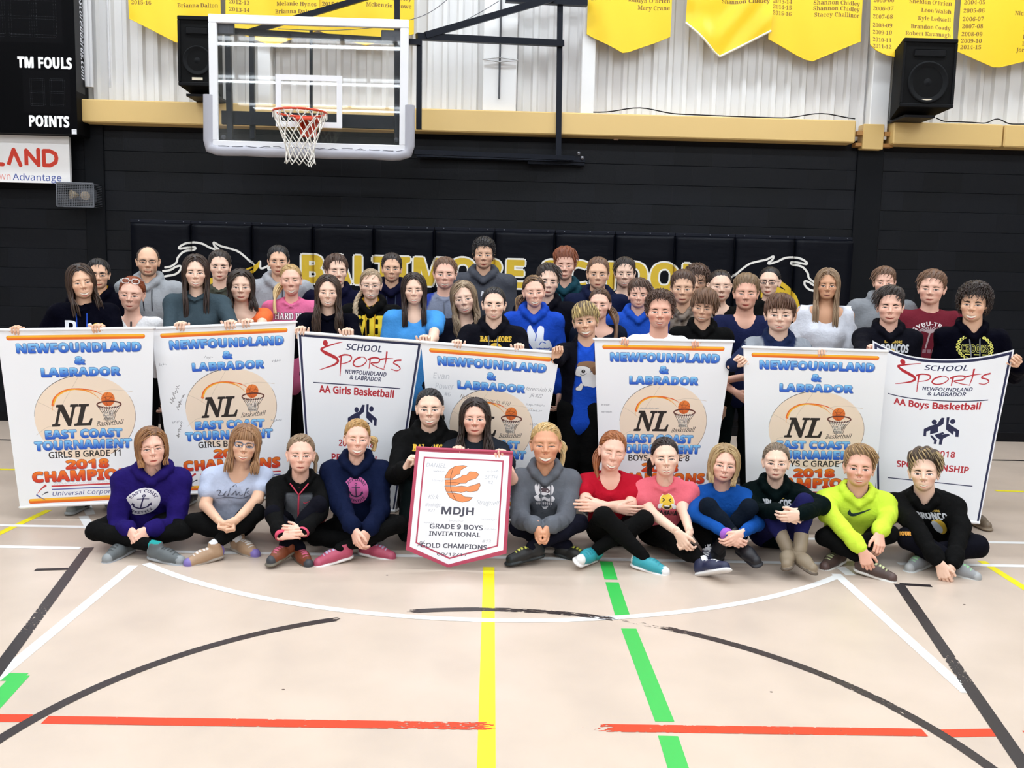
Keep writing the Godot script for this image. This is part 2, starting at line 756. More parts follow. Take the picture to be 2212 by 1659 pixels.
func print_mat(im: Image, rough := 0.55, cutout := false) -> StandardMaterial3D:
	var m := StandardMaterial3D.new()
	m.albedo_texture = ImageTexture.create_from_image(im)
	m.roughness = rough
	if cutout:
		m.transparency = BaseMaterial3D.TRANSPARENCY_ALPHA_SCISSOR
		m.alpha_scissor_threshold = 0.5
		m.cull_mode = BaseMaterial3D.CULL_DISABLED
	return m


# ---------------------------------------------------------------- the room

func struct(called: String, b: Buf, m: Material) -> MeshInstance3D:
	var o := MeshInstance3D.new()
	o.name = called
	o.mesh = b.mesh()
	o.material_override = m
	add_child(o, true)
	o.set_meta("kind", "structure")
	return o


const HALF := 9.0          # half the width of the gym
const LONG := 27.0
const TALL := 7.4

func build_room() -> void:
	var m := mat(Color("d3c0b0"), 0.36, 0.0, "floor")
	m.albedo_texture = noise_tex(3, 0.006, 512, false, 1.0, FastNoiseLite.TYPE_SIMPLEX_SMOOTH, ramp2(Color(0.93, 0.93, 0.93), Color(0.97, 0.97, 0.965), Color(1, 1, 1)))
	m.uv1_triplanar = true
	m.uv1_world_triplanar = true
	m.uv1_scale = Vector3(0.45, 0.45, 0.45)
	m.roughness_texture = noise_tex(9, 0.02, 256, false, 1.0, FastNoiseLite.TYPE_SIMPLEX_SMOOTH, ramp2(Color(0.85, 0.85, 0.85), Color(0.95, 0.95, 0.95), Color(1, 1, 1)))
	var b := Buf.new()
	b.box(Vector3(-HALF - 0.2, -0.2, -0.3), Vector3(HALF + 0.2, 0, LONG + 0.2))
	struct("floor", b, m)
	b = Buf.new()
	b.box(Vector3(-HALF - 0.2, TALL, -0.3), Vector3(HALF + 0.2, TALL + 0.2, LONG + 0.2))
	struct("ceiling", b, mat(Color("8f7f70"), 0.9))
	# the side walls and the wall behind the camera: painted block below, white sheeting above
	for d in [["wall_left", Vector3(-HALF - 0.2, 0, -0.3), Vector3(-HALF, TALL, LONG + 0.2)], ["wall_right", Vector3(HALF, 0, -0.3), Vector3(HALF + 0.2, TALL, LONG + 0.2)], ["wall_front", Vector3(-HALF, 0, LONG), Vector3(HALF, TALL, LONG + 0.2)]]:
		b = Buf.new()
		b.box(d[1], d[2])
		var w := struct(d[0], b, mat(Color("dedbd6") if d[0] != "wall_front" else Color("8a8078"), 0.85))
		var lo: Vector3 = d[1]
		var hi: Vector3 = d[2]
		var k := Buf.new()
		if d[0] == "wall_front": k.box(Vector3(lo.x, 0, lo.z - 0.02), Vector3(hi.x, 3.1, lo.z))
		elif d[0] == "wall_left": k.box(Vector3(hi.x, 0, 0.05), Vector3(hi.x + 0.02, 3.1, LONG))
		else: k.box(Vector3(lo.x - 0.02, 0, 0.05), Vector3(lo.x, 3.1, LONG))
		part("block_facing", k.mesh(), w, mat(Color("3a3a3e"), 0.6))
	build_back_wall()
	# strip fittings
	var tube_m := mat(Color(1, 1, 1), 0.5, 0, "tube").duplicate() as StandardMaterial3D
	tube_m.emission_enabled = true
	tube_m.emission = Color(0.93, 0.967, 1.0)
	tube_m.emission_energy_multiplier = 8.0
	var body := Buf.new()
	body.box(Vector3(-0.56, 0.03, -0.13), Vector3(0.56, 0.11, 0.13))
	body.box(Vector3(-0.575, -0.05, -0.12), Vector3(-0.56, 0.11, 0.12))
	body.box(Vector3(0.56, -0.05, -0.12), Vector3(0.575, 0.11, 0.12))
	body.tube(PackedVector3Array([Vector3(-0.4, 0.1, 0), Vector3(-0.4, TALL - STRIP_Y, 0)]), 0.01, 6)
	body.tube(PackedVector3Array([Vector3(0.4, 0.1, 0), Vector3(0.4, TALL - STRIP_Y, 0)]), 0.01, 6)
	var bm := body.mesh()
	var glow := Buf.new()
	for s in [-1.0, 1.0]: glow.tube(PackedVector3Array([Vector3(-0.56, 0, 0.055 * s), Vector3(0.56, 0, 0.055 * s)]), 0.03, 10)
	var gm := glow.mesh()
	for r in STRIP_ROWS.size():
		var t := thing("ceiling_light", "long row of fluorescent strip lights, %s from the back wall" % ["first", "second", "third", "fourth", "fifth", "sixth"][r], "ceiling light", Vector3(0, STRIP_Y, STRIP_ROWS[r]), "fluorescent strip rows under the ceiling")
		for k in 14:
			part("fitting", bm, t, mat(Color("e8e8e8"), 0.5), Vector3(-7.93 + 1.22 * k, 0, 0))
			part("tube", gm, t, tube_m, Vector3(-7.93 + 1.22 * k, 0, 0))


func block_shape(b: Buf, o: Vector3) -> void:
	# one block: chamfered along its top and bottom edge, tight to its neighbours at the ends
	var e := 0.2029
	var c := 0.004
	var y0 := 0.0008
	var y1 := COURSE - 0.0008
	var p := [Vector2(0.0002, -0.012), Vector2(0.0002, -0.0012), Vector2(0.0012, 0), Vector2(y1 - 0.005, 0), Vector2(COURSE - 0.0002, -0.0062), Vector2(COURSE - 0.0002, -0.012)]
	for k in 5: b.face(o + Vector3(-e, p[k + 1].x, p[k + 1].y), o + Vector3(e, p[k + 1].x, p[k + 1].y), o + Vector3(e, p[k].x, p[k].y), o + Vector3(-e, p[k].x, p[k].y))
	for s in [-1.0, 1.0]:
		b.face(o + Vector3(e * s, y1 - c, 0), o + Vector3(e * s, y1 - c, -0.012), o + Vector3(e * s, y0 + c, -0.012), o + Vector3(e * s, y0 + c, 0))


const COURSE := 0.2032
const BLOCK_TOP := 3.10     # underside of the tan beam

func build_back_wall() -> void:
	var core := Buf.new()
	core.box(Vector3(-HALF, 0, -0.3), Vector3(HALF, BLOCK_TOP, -0.012))
	core.box(Vector3(-HALF, BLOCK_TOP, -0.3), Vector3(HALF, TALL, -0.06))
	var wall := struct("wall_back", core, mat(Color("17171b"), 0.7))
	# painted concrete blocks: the courses that show are single blocks
	var bm := mat(Color("101217"), 0.5, 0.0, "block")
	bm.metallic_specular = 0.3
	bm.normal_enabled = true
	bm.normal_texture = noise_tex(21, 0.05, 256, true, 3.0)
	bm.normal_scale = 0.14
	bm.uv1_triplanar = true
	bm.uv1_world_triplanar = true
	bm.uv1_scale = Vector3(2.2, 2.2, 2.2)
	var shades := [bm]
	for k in 2:
		var o := bm.duplicate() as StandardMaterial3D
		o.albedo_color = [Color("0e1014"), Color("121419")][k]
		shades.push_back(o)
	var rn := RandomNumberGenerator.new()
	rn.seed = 5
	var one := Buf.new()
	block_shape(one, Vector3.ZERO)
	var om := one.mesh()
	var rest := Buf.new()
	var top := int(BLOCK_TOP / COURSE)
	for row in top + 1:
		for k in range(-23, 24):
			var x := k * 0.4064 + (0.2032 if row % 2 else 0.0)
			var y := row * COURSE
			if absf(x) > HALF: continue
			if y + COURSE > BLOCK_TOP + 0.1: continue
			var hidden := (row < 9 and x > -3.9 and x < 3.9) or absf(x) > 5.7 or row < 2
			if hidden:
				block_shape(rest, Vector3(x, y, 0))
			else:
				part("block", om, wall, shades[rn.randi() % 3], Vector3(x, y, 0))
	part("block_courses", rest.mesh(), wall, bm, Vector3.ZERO, "stuff")
	# pilasters of smooth render
	for px in [[1852, 1909], [182, 224]]:
		var p := Buf.new()
		var x0 := at(px[0], 350, 0.02).x
		var x1 := at(px[1], 350, 0.02).x
		p.bevel_box(Vector3(x0, 0, -0.01), Vector3(x1, BLOCK_TOP, 0.024), 0.006)
		part("pilaster", p.mesh(), wall, mat(Color("0e1014"), 0.55))
	# white profiled metal sheet above, in panels of six ribs
	var sheet := mat(Color("dcdbda"), 0.42, 0.0, "sheet")
	var shades2 := [sheet, mat(Color("d8d6d5"), 0.45, 0.0, "sheet"), mat(Color("dfdedd"), 0.42, 0.0, "sheet")]
	var pan := Buf.new()
	var prof := PackedVector2Array()
	for k in 6:
		var x := k * 0.155
		prof.append_array([Vector2(x, 0), Vector2(x + 0.075, 0), Vector2(x + 0.095, 0.038), Vector2(x + 0.135, 0.038)])
	prof.append_array([Vector2(0.93, 0), Vector2(0.945, 0)])
	var y0 := BLOCK_TOP + 0.05
	for k in prof.size() - 1:
		pan.face(Vector3(prof[k].x, TALL, prof[k].y), Vector3(prof[k + 1].x, TALL, prof[k + 1].y), Vector3(prof[k + 1].x, y0, prof[k + 1].y), Vector3(prof[k].x, y0, prof[k].y))
	pan.face(Vector3(0.945, TALL, 0), Vector3(0.945, TALL, -0.004), Vector3(0.945, y0, -0.004), Vector3(0.945, y0, 0))
	var pm := pan.mesh()
	for k in 19:
		part("sheet_panel", pm, wall, shades2[k % 3], Vector3(-8.9 + k * 0.93, 0, -0.055 + (k % 2) * 0.003))
	# white steel columns in front of the sheeting
	for px in [[1043, 1116], [1255, 1285], [1884, 1924], [556, 584]]:
		var c := Buf.new()
		var x0 := at(px[0], 180, 0.1).x
		var x1 := at(px[1], 180, 0.1).x
		c.bevel_box(Vector3(x0, y0, -0.05), Vector3(x1, TALL, 0.1), 0.008)
		part("column", c.mesh(), wall, mat(Color("e6e5e4"), 0.5))
	# grey conduits at the left and a thin rod on the wide column
	for px in [[188, 0.03], [196, 0.022], [236, 0.01], [1080, 0.01]]:
		var c := Buf.new()
		var p := at(px[0], 120, 0.12)
		c.tube(PackedVector3Array([Vector3(p.x, y0 + 0.3, 0.12), Vector3(p.x, TALL, 0.12)]), px[1], 8)
		part("conduit", c.mesh(), wall, mat(Color("c9c8c9") if px[0] < 1000 else Color("4a4b50"), 0.5))
	var clip := Buf.new()
	var q0 := at(1042, 128, 0.13)
	for s in [-1.0, 1.0]:
		clip.tube(PackedVector3Array([q0, q0 + Vector3(0.18, -0.022 * s, 0.0), q0 + Vector3(0.36, 0, 0)]), 0.006, 6)
	part("clip", clip.mesh(), wall, mat(Color("b9b8b8"), 0.4, 0.6))
	# the tan beam along the top of the blocks, in lengths
	var tan_m := mat(Color("d9b774"), 0.42, 0.0, "tan")
	tan_m.clearcoat_enabled = true
	tan_m.clearcoat = 0.2
	var yb := at(1100, 288, 0.2).y
	var yt := at(1100, 239, 0.2).y
	var beams := [[-HALF, 1849.0], [1931.0, 2168.0], [2171.0, 9999.0]]
	for e in beams:
		var x0: float = e[0] if e[0] < 0 else at(e[0], 280, 0.2).x
		var x1: float = HALF if e[1] > 9000 else at(e[1], 280, 0.2).x
		var q := Buf.new()
		q.bevel_box(Vector3(x0, yb, -0.05), Vector3(x1, yt, 0.2), 0.012)
		var o := part("beam", q.mesh(), self, tan_m)
		tag(o, "", "", "", "structure")
		o.name = "trim_%d" % (beams.find(e) + 1)
	# the gap in the beam: a tan plate on the column with ragged brackets at its sides
	var gap := Buf.new()
	var gx0 := at(1866, 285, 0.14).x
	var gx1 := at(1911, 285, 0.14).x
	gap.bevel_box(Vector3(gx0, yb - 0.05, -0.02), Vector3(gx1, yt - 0.02, 0.13), 0.006)
	var go := part("trim", gap.mesh(), self, tan_m)
	go.name = "trim_4"
	go.set_meta("kind", "structure")
	for s in [[1850, 1868], [1910, 1932]]:
		var k := Buf.new()
		var a := at(s[0], 280, 0.1)
		var b2 := at(s[1], 280, 0.1)
		k.box(Vector3(a.x, yb + 0.09, 0.0), Vector3(b2.x, yb + 0.13, 0.12))
		k.box(Vector3(a.x, yb - 0.02, 0.0), Vector3(b2.x, yb + 0.015, 0.1))
		part("bracket", k.mesh(), go, mat(Color("b07f45"), 0.6))
	# ragged mortar along the underside of the beam
	var crumbs := Buf.new()
	for px in [[352, 259], [430, 262], [1052, 284], [1240, 291], [1555, 298], [1780, 304], [1330, 300]]:
		var p := at(px[0], px[1], 0.02)
		crumbs.bevel_box(p + Vector3(-0.02, -0.012, -0.02), p + Vector3(0.02 + 0.01 * (px[0] % 3), 0.008, 0.006), 0.004)
	part("mortar_crumbs", crumbs.mesh(), wall, mat(Color("c9a98c"), 0.8), Vector3.ZERO, "stuff")
	# black skirting
	var sk := Buf.new()
	sk.bevel_box(Vector3(-HALF, 0, -0.01), Vector3(HALF, 0.1, 0.012), 0.003)
	var so := struct("baseboard_back", sk, mat(Color("121215"), 0.5))
	so.name = "baseboard_back"


# ---------------------------------------------------------------- painted lines on the floor

func court_line(pts: PackedVector3Array, width: float, m: Material, parent: Node3D, lift: float, fade := Vector2(-1, 2)) -> void:
	# a flat strip of paint; u runs along it in metres, v across it
	var b := Buf.new()
	var run := 0.0
	for k in pts.size():
		var d := (pts[mini(k + 1, pts.size() - 1)] - pts[maxi(k - 1, 0)]).normalized()
		var s := Vector3(-d.z, 0, d.x) * width / 2
		if k: run += pts[k].distance_to(pts[k - 1])
		var p := Vector3(pts[k].x, lift, pts[k].z)
		b.vert(p - s, Vector3.UP, Color.WHITE, Vector2(run, 0))
		b.vert(p + s, Vector3.UP, Color.WHITE, Vector2(run, 1))
		if k: b.quad(2 * k - 2, 2 * k, 2 * k + 1, 2 * k - 1)
	part("court_line", b.mesh(), parent, m)


func worn(c: Color, seed_: int, length: float, gaps: Array) -> StandardMaterial3D:
	# paint that has flaked off in places; gaps hold [from, to, how much is left]
	var n := FastNoiseLite.new()
	n.seed = seed_
	n.frequency = 0.09
	n.fractal_octaves = 3
	var w := 1024
	var h := 24
	var im := Image.create(w, h, false, Image.FORMAT_RGBA8)
	for x in w:
		var u := length * x / w
		var left := 0.97
		for g in gaps:
			if u > g[0] and u < g[1]:
				var e = minf(u - g[0], g[1] - u) / (g[1] - g[0])
				left = minf(left, lerpf(0.97, g[2], smoothstep(0.0, 0.25, e)))
		for y in h:
			var edge := minf(y, h - 1 - y) / (h * 0.5)
			var q := n.get_noise_2d(x * 0.8, y * 2.0) * 0.5 + 0.5
			var a := 1.0 if q < left * lerpf(0.8, 1.0, smoothstep(0.0, 0.25, edge)) + 0.0 else 0.0
			im.set_pixel(x, y, Color(c.r, c.g, c.b, a))
	var m := print_mat(im, 0.4, true)
	m.uv1_scale = Vector3(1.0 / length, 1, 1)
	m.texture_repeat = false
	return m


func straight(a: Vector3, b: Vector3) -> PackedVector3Array:
	var out := PackedVector3Array()
	for k in 13: out.push_back(a.lerp(b, k / 12.0))
	return out


func build_court_lines() -> void:
	var fl := get_node("floor") as Node3D
	var white := mat(Color("f4f3f1"), 0.35)
	var yellow := mat(Color("f2e21f"), 0.4)
	var green := mat(Color("37b94f"), 0.4)
	var black := mat(Color("2a2426"), 0.4)
	var L := 0.0012
	# white: free-throw line, its two parallels, the lane sides and the half circle
	var zf := ground(1050, 1204).z
	court_line(straight(Vector3(-2.03, 0, zf), Vector3(2.05, 0, zf)), 0.05, white, fl, L)
	for g in [[0, 1181, 175, 1183], [1940, 1218, 2212, 1222], [0, 1135, 190, 1139], [1735, 1164, 2212, 1174]]:
		var a := ground(g[0], g[1])
		var b := ground(g[2], g[3])
		if g[0] == 0: a.x = -HALF + 0.05
		if g[2] == 2212: b.x = HALF - 0.05
		court_line(straight(a, Vector3(b.x, 0, a.z)), 0.05, white, fl, L)
	for g in [[288, 1222, 0, 1459], [1806, 1240, 2090, 1497]]:
		var a := ground(g[0], g[1])
		var b := ground(g[2], g[3])
		court_line(straight(a, b if g[0] > 1000 else a + (b - a) * 1.6), 0.055, white, fl, L * 1.1)
	var arc := PackedVector3Array()
	var c0 := ground(310, 1222)
	var c1 := ground(1806, 1240)
	var ap := ground(1055, 1340)
	var half := (c1.x - c0.x) / 2
	var mid := (c0 + c1) / 2
	var sag := ap.z - mid.z
	var rad := (half * half + sag * sag) / (2 * sag)
	for k in 49:
		var th := asin(half / rad) * (k / 24.0 - 1.0)
		arc.push_back(Vector3(mid.x + sin(th) * rad, 0, mid.z + sag - rad + cos(th) * rad))
	court_line(arc, 0.05, white, fl, L * 1.2)
	for g in [[180, 1115, 196, 1143], [1815, 1225, 1838, 1243], [186, 1090, 196, 1112]]:
		var a := ground(g[0], g[1])
		var b := ground(g[2], g[3])
		court_line(straight(a, b), 0.06, white, fl, L * 1.3)
	# yellow: the centre line and the lines near the wall
	court_line(straight(ground(1056, 1225), ground(1050, 1700)), 0.065, yellow, fl, L * 0.9)
	for g in [[0, 1152, 105, 1102], [2120, 1212, 2212, 1270], [0, 1014, 60, 1015], [2150, 1060, 2212, 1062]]:
		var a := ground(g[0], g[1])
		var b := ground(g[2], g[3])
		if g[0] == 0: a = a + (a - b) * (6.0 if g[1] < 1100 else 0.5)
		if g[2] == 2212: b = b + (b - a) * (6.0 if g[1] < 1100 else 0.5)
		court_line(straight(a, b), 0.05, yellow, fl, L * 0.9)
	# green: a long stripe in three lengths and a corner at the left
	for g in [[1309, 1213, 1320, 1252], [1322, 1258, 1345, 1330], [1358, 1358, 1436, 1559], [1443, 1590, 1475, 1690]]:
		court_line(straight(ground(g[0], g[1]), ground(g[2], g[3])), 0.075, green, fl, L * 0.8)
	court_line(straight(ground(-60, 1461), ground(52, 1463)), 0.075, green, fl, L * 0.8)
	court_line(straight(ground(44, 1460), ground(-30, 1540)), 0.075, green, fl, L * 0.82)
	# black: the slanting lane sides, their ticks, the big arc, the end line
	for g in [[192, 1183, 0, 1442, 1], [1942, 1262, 2212, 1655, 1]]:
		var a := ground(g[0], g[1])
		var b := ground(g[2], g[3])
		b = a + (b - a) * 1.25
		court_line(straight(a, b), 0.058, worn(Color("2a2426"), 4 + g[0], a.distance_to(b), [[0.9, 1.4, 0.7]]), fl, L * 1.4)
	for g in [[76, 1231, 148, 1229], [1944, 1262, 2012, 1266]]:
		court_line(straight(ground(g[0], g[1]), ground(g[2], g[3])), 0.04, black, fl, L * 1.3)
	var p0 := ground(0, 1597)
	var p1 := ground(985, 1317)
	var p2 := ground(2130, 1652)
	# the circle through the three points
	var A := p1.x - p0.x
	var B := p1.z - p0.z
	var C := p2.x - p0.x
	var D := p2.z - p0.z
	var E := A * (p0.x + p1.x) + B * (p0.z + p1.z)
	var F := C * (p0.x + p2.x) + D * (p0.z + p2.z)
	var G := 2.0 * (A * (p2.z - p1.z) - B * (p2.x - p1.x))
	var cc := Vector3((D * E - B * F) / G, 0, (A * F - C * E) / G)
	var R := cc.distance_to(p0)
	arc = PackedVector3Array()
	for k in 121:
		var th := lerpf(-1.5, 1.5, k / 120.0)
		arc.push_back(cc + Vector3(sin(th) * R, 0, -cos(th) * R))
	var half_run := 1.5 * R
	court_line(arc, 0.05, worn(Color("2b2325"), 12, 3.0 * R, [[half_run - 0.85, half_run - 0.33, 0.1], [half_run - 0.3, half_run + 1.3, 0.62], [half_run + 0.55, half_run + 0.95, 0.3], [half_run + 1.5, half_run + 2.2, 0.7]]), fl, L * 1.6)
	for z in [ground(2150, 994).z]:
		court_line(straight(Vector3(-HALF + 0.05, 0, z), Vector3(HALF - 0.05, 0, z)), 0.05, black, fl, L)
	# red line across the foreground, worn in the middle
	var red := Color("d63a12")
	var zr := ground(1050, 1569).z
	for g in [[-400, 46], [92, 1740], [2018, 2148], [2196, 2700]]:
		var a := ground(g[0], 1569)
		var b := ground(g[1], 1569)
		a.z = zr + 0.006
		b.z = zr - 0.01
		var len := a.distance_to(b)
		var gaps := []
		if g[1] == 1740:
			a = Vector3(ground(92, 1560).x, 0, zr); b = Vector3(ground(1990, 1575).x, 0, zr)
			len = a.distance_to(b)
			gaps = [[0.18 * len, 0.36 * len, 0.8], [0.33 * len, 0.70 * len, 0.66], [0.47 * len, 0.66 * len, 0.22], [0.49 * len, 0.62 * len, -0.3], [0.62 * len, 0.96 * len, 0.8]]
		court_line(straight(a, b), 0.06, worn(red, 30 + g[1], len, gaps), fl, L * 1.1)
	# scuff specks
	var sp := Buf.new()
	for g in [[2083, 1306], [836, 1243], [1666, 1495], [612, 1490]]:
		var a := ground(g[0], g[1])
		sp.lathe(PackedVector2Array([Vector2(0.007, 0.0005), Vector2(0.006, 0.002), Vector2(0.0001, 0.0025)]), 8, Transform3D(Basis.from_scale(Vector3(1, 1, 0.6)), a))
	part("floor_specks", sp.mesh(), fl, mat(Color("5b463c"), 0.7), Vector3.ZERO, "stuff")


# ---------------------------------------------------------------- padded wall panels with the school's name

func spline(list: Array, per := 6) -> PackedVector2Array:
	# a smooth line through the points
	var out := PackedVector2Array()
	var n := list.size()
	for k in n - 1:
		var p0: Vector2 = list[maxi(k - 1, 0)]
		var p1: Vector2 = list[k]
		var p2: Vector2 = list[k + 1]
		var p3: Vector2 = list[mini(k + 2, n - 1)]
		for j in per: out.push_back(p1.cubic_interpolate(p2, p0, p3, float(j) / per))
	out.push_back(list[n - 1])
	return out


func v2(a: Array) -> Array:
	var out := []
	for k in range(0, a.size(), 2): out.push_back(Vector2(a[k], a[k + 1]))
	return out


func horse(sh: Sheet, flip: bool) -> void:
	# the mane in white outline, the golden face and eye; drawn in photograph pixels
	var white := Color("e9e6df")
	var gold := Color("d8b437")
	var lines := [
		v2([345, 586, 362, 583, 374, 576, 384, 574, 383, 583, 372, 592, 350, 597, 330, 606]),
		v2([350, 578, 364, 575, 376, 566, 379, 556, 392, 543, 414, 538, 414, 533, 396, 535, 383, 537, 383, 533, 395, 526, 411, 523, 430, 525, 447, 533, 463, 538, 466, 536, 458, 530, 456, 522, 470, 529, 490, 534, 508, 540, 524, 552, 538, 565, 546, 570, 554, 560, 556, 575, 575, 568, 572, 576, 588, 580, 572, 586, 584, 592, 566, 596, 590, 604]),
	]
	var face := spline(v2([475, 596, 492, 590, 498, 580, 520, 578, 545, 566, 553, 558, 551, 572, 540, 584, 522, 588, 508, 592, 500, 612, 480, 640, 440, 650, 420, 620, 440, 600, 475, 596]))
	var eye := spline(v2([500, 583, 518, 582, 532, 577, 540, 571, 530, 586, 512, 588, 500, 583]))
	for l in lines:
		var s := spline(l)
		if flip:
			for k in s.size(): s[k].x = 2120.0 - s[k].x
		sh.line(s, 4.6, white)
	if flip:
		for k in face.size(): face[k].x = 2120.0 - face[k].x
	if flip:
		# the right head shows its golden cheek
		sh.poly(spline(v2([1640, 591, 1672, 574, 1690, 578, 1712, 596, 1726, 621, 1732, 656, 1700, 696, 1650, 666, 1640, 591])), gold)
		sh.line(spline(v2([1676, 584, 1686, 589, 1694, 594])), 5, Color("15161d"), 1)
	else:
		sh.poly(face, gold)
		sh.poly(eye, Color("15161d"))
		sh.line(spline(v2([505, 585, 525, 586, 540, 576])), 2, gold)


func build_wall_pads() -> void:
	var z := 0.055
	var x0 := at(279, 560, z).x
	var x1 := at(1846, 560, z).x
	var y1 := at(1060, 499, z).y
	var y0 := 0.16
	var n := 12
	var w := (x1 - x0) / n
	# the print on the pads: two sheets, each for six pads, drawn in levelled photograph pixels
	var half_w := (x1 - x0) / 2
	var k := 2048.0 / half_w
	var rows := int((y1 - 1.1) * k)
	var per := (at(1500, 560, z).x - at(600, 560, z).x) / 900.0 * k
	var pms := []
	var wrinkle := noise_tex(31, 0.02, 256, true, 2.0)
	for part_no in 2:
		var d := Sheet.new(2048, rows, Color("090b13"), per)
		var ox := (x0 + half_w * part_no - at(0, 560, z).x) * k / per
		horse_at(d, ox, 483.0)
		for g in [["BALTIMORE", 640.0, 1128.0], ["SCHOOL", 1157.0, 1512.0]]:
			var cx: float = (g[1] + g[2]) / 2 - ox
			var o := {"bold": true, "width": g[2] - g[1] - 10.0, "fat": 5.5}
			write(d, g[0], cx, 119.0, 57, Color("e9e6df"), o)
			o.fat = 1.6
			write(d, g[0], cx, 119.0, 57, Color("d3b13b"), o)
		var q := print_mat(d.im, 0.4)
		q.metallic_specular = 0.25
		q.normal_enabled = true
		q.normal_texture = wrinkle
		q.normal_scale = 0.4
		q.texture_repeat = false
		pms.push_back(q)
	for j in n:
		var t := thing("wall_pad", "navy vinyl wall pad, %s" % ["the leftmost of the row, left of the horse's mane", "carrying the left horse's mane", "carrying the left horse's brow and eye", "with the gold letters B and A", "with the gold letters L and T", "with the gold letters I and M", "with the gold letters O and R, behind the tallest person", "with the gold E and S", "with the gold letters C and H", "with the gold letters O and O", "with the gold L and the right horse's ear", "the rightmost, with the right horse's mane and gold cheek"][j], "wall pad", Vector3(x0 + (j + 0.5) * w, 0, 0), "padded panels on the back wall")
		var b := Buf.new()
		# a soft front: a grid that bulges and is rolled over at the edges
		var gx := 8
		var gy := 22
		for iy in gy + 1:
			for ix in gx + 1:
				var fx := float(ix) / gx
				var fy := float(iy) / gy
				fx = 0.5 - cos(fx * PI) / 2
				fy = 0.5 - cos(fy * PI) / 2
				var ed := minf(minf(fx, 1 - fx) * w, minf(fy, 1 - fy) * (y1 - y0))
				var zz := z * sqrt(clampf(1.0 - pow(1.0 - clampf(ed / 0.014, 0, 1), 2), 0, 1)) + 0.004 * sin(fx * PI) * sin(fy * PI)
				var p := Vector3((fx - 0.5) * (w - 0.003), lerpf(y0, y1, fy), zz)
				b.vert(p, Vector3.BACK, Color.WHITE, Vector2((j % 6 + fx) / 6.0, 1.0 - (p.y - 1.1) / (y1 - 1.1)))
		for iy in gy:
			for ix in gx:
				var a := iy * (gx + 1) + ix
				b.quad(a, a + gx + 1, a + gx + 2, a + 1)
		smooth_normals(b)
		part("cover", b.mesh(), t, pms[j / 6])
		var r := Buf.new()
		r.bevel_box(Vector3(-w / 2 + 0.002, y1 - 0.004, 0.0), Vector3(w / 2 - 0.002, y1 + 0.03, 0.02), 0.004)
		part("nailing_strip", r.mesh(), t, mat(Color("1a1c25"), 0.5))
		var c := Buf.new()
		for q in [-0.22, 0.05, 0.24]: c.lathe(PackedVector2Array([Vector2(0.008, 0), Vector2(0.007, 0.004), Vector2(0.0001, 0.005)]), 8, Transform3D(Basis(Vector3.RIGHT, PI / 2), Vector3(q, y1 + 0.015, 0.02)))
		part("screw", c.mesh(), t, mat(Color("5c5f68"), 0.35, 0.7))


func horse_at(d: Sheet, ox: float, oy: float) -> void:
	# both emblems, drawn on a sheet whose corner lies at (ox, oy) of the levelled photograph
	var t := Sheet.new(d.w, d.h, Color(0, 0, 0, 0), d.s)
	var big := OffsetSheet.new(t, ox, oy)
	horse(big, false)
	horse(big, true)
	d.im.blend_rect(t.im, Rect2i(0, 0, d.w, d.h), Vector2i.ZERO)


class OffsetSheet extends Sheet:
	var ox := 0.0
	var oy := 0.0

	func _init(base: Sheet, x: float, y: float) -> void:
		im = base.im
		w = base.w
		h = base.h
		s = base.s
		ox = x
		oy = y

	func contours(list: Array, c: Color, c2 = null) -> void:
		var out := []
		for pts in list:
			var q := PackedVector2Array()
			for p in pts: q.push_back(p - Vector2(ox, oy + (p.x - ox) * 0.0))
			out.push_back(q)
		super.contours(out, c, c2)


func smooth_normals(b: Buf) -> void:
	var acc := PackedVector3Array()
	acc.resize(b.v.size())
	for k in range(0, b.i.size(), 3):
		var p := b.v[b.i[k]]
		var n := (b.v[b.i[k + 2]] - p).cross(b.v[b.i[k + 1]] - p)
		for e in 3: acc[b.i[k + e]] += n
	for k in acc.size(): b.n[k] = acc[k].normalized()


# ---------------------------------------------------------------- the basketball goal

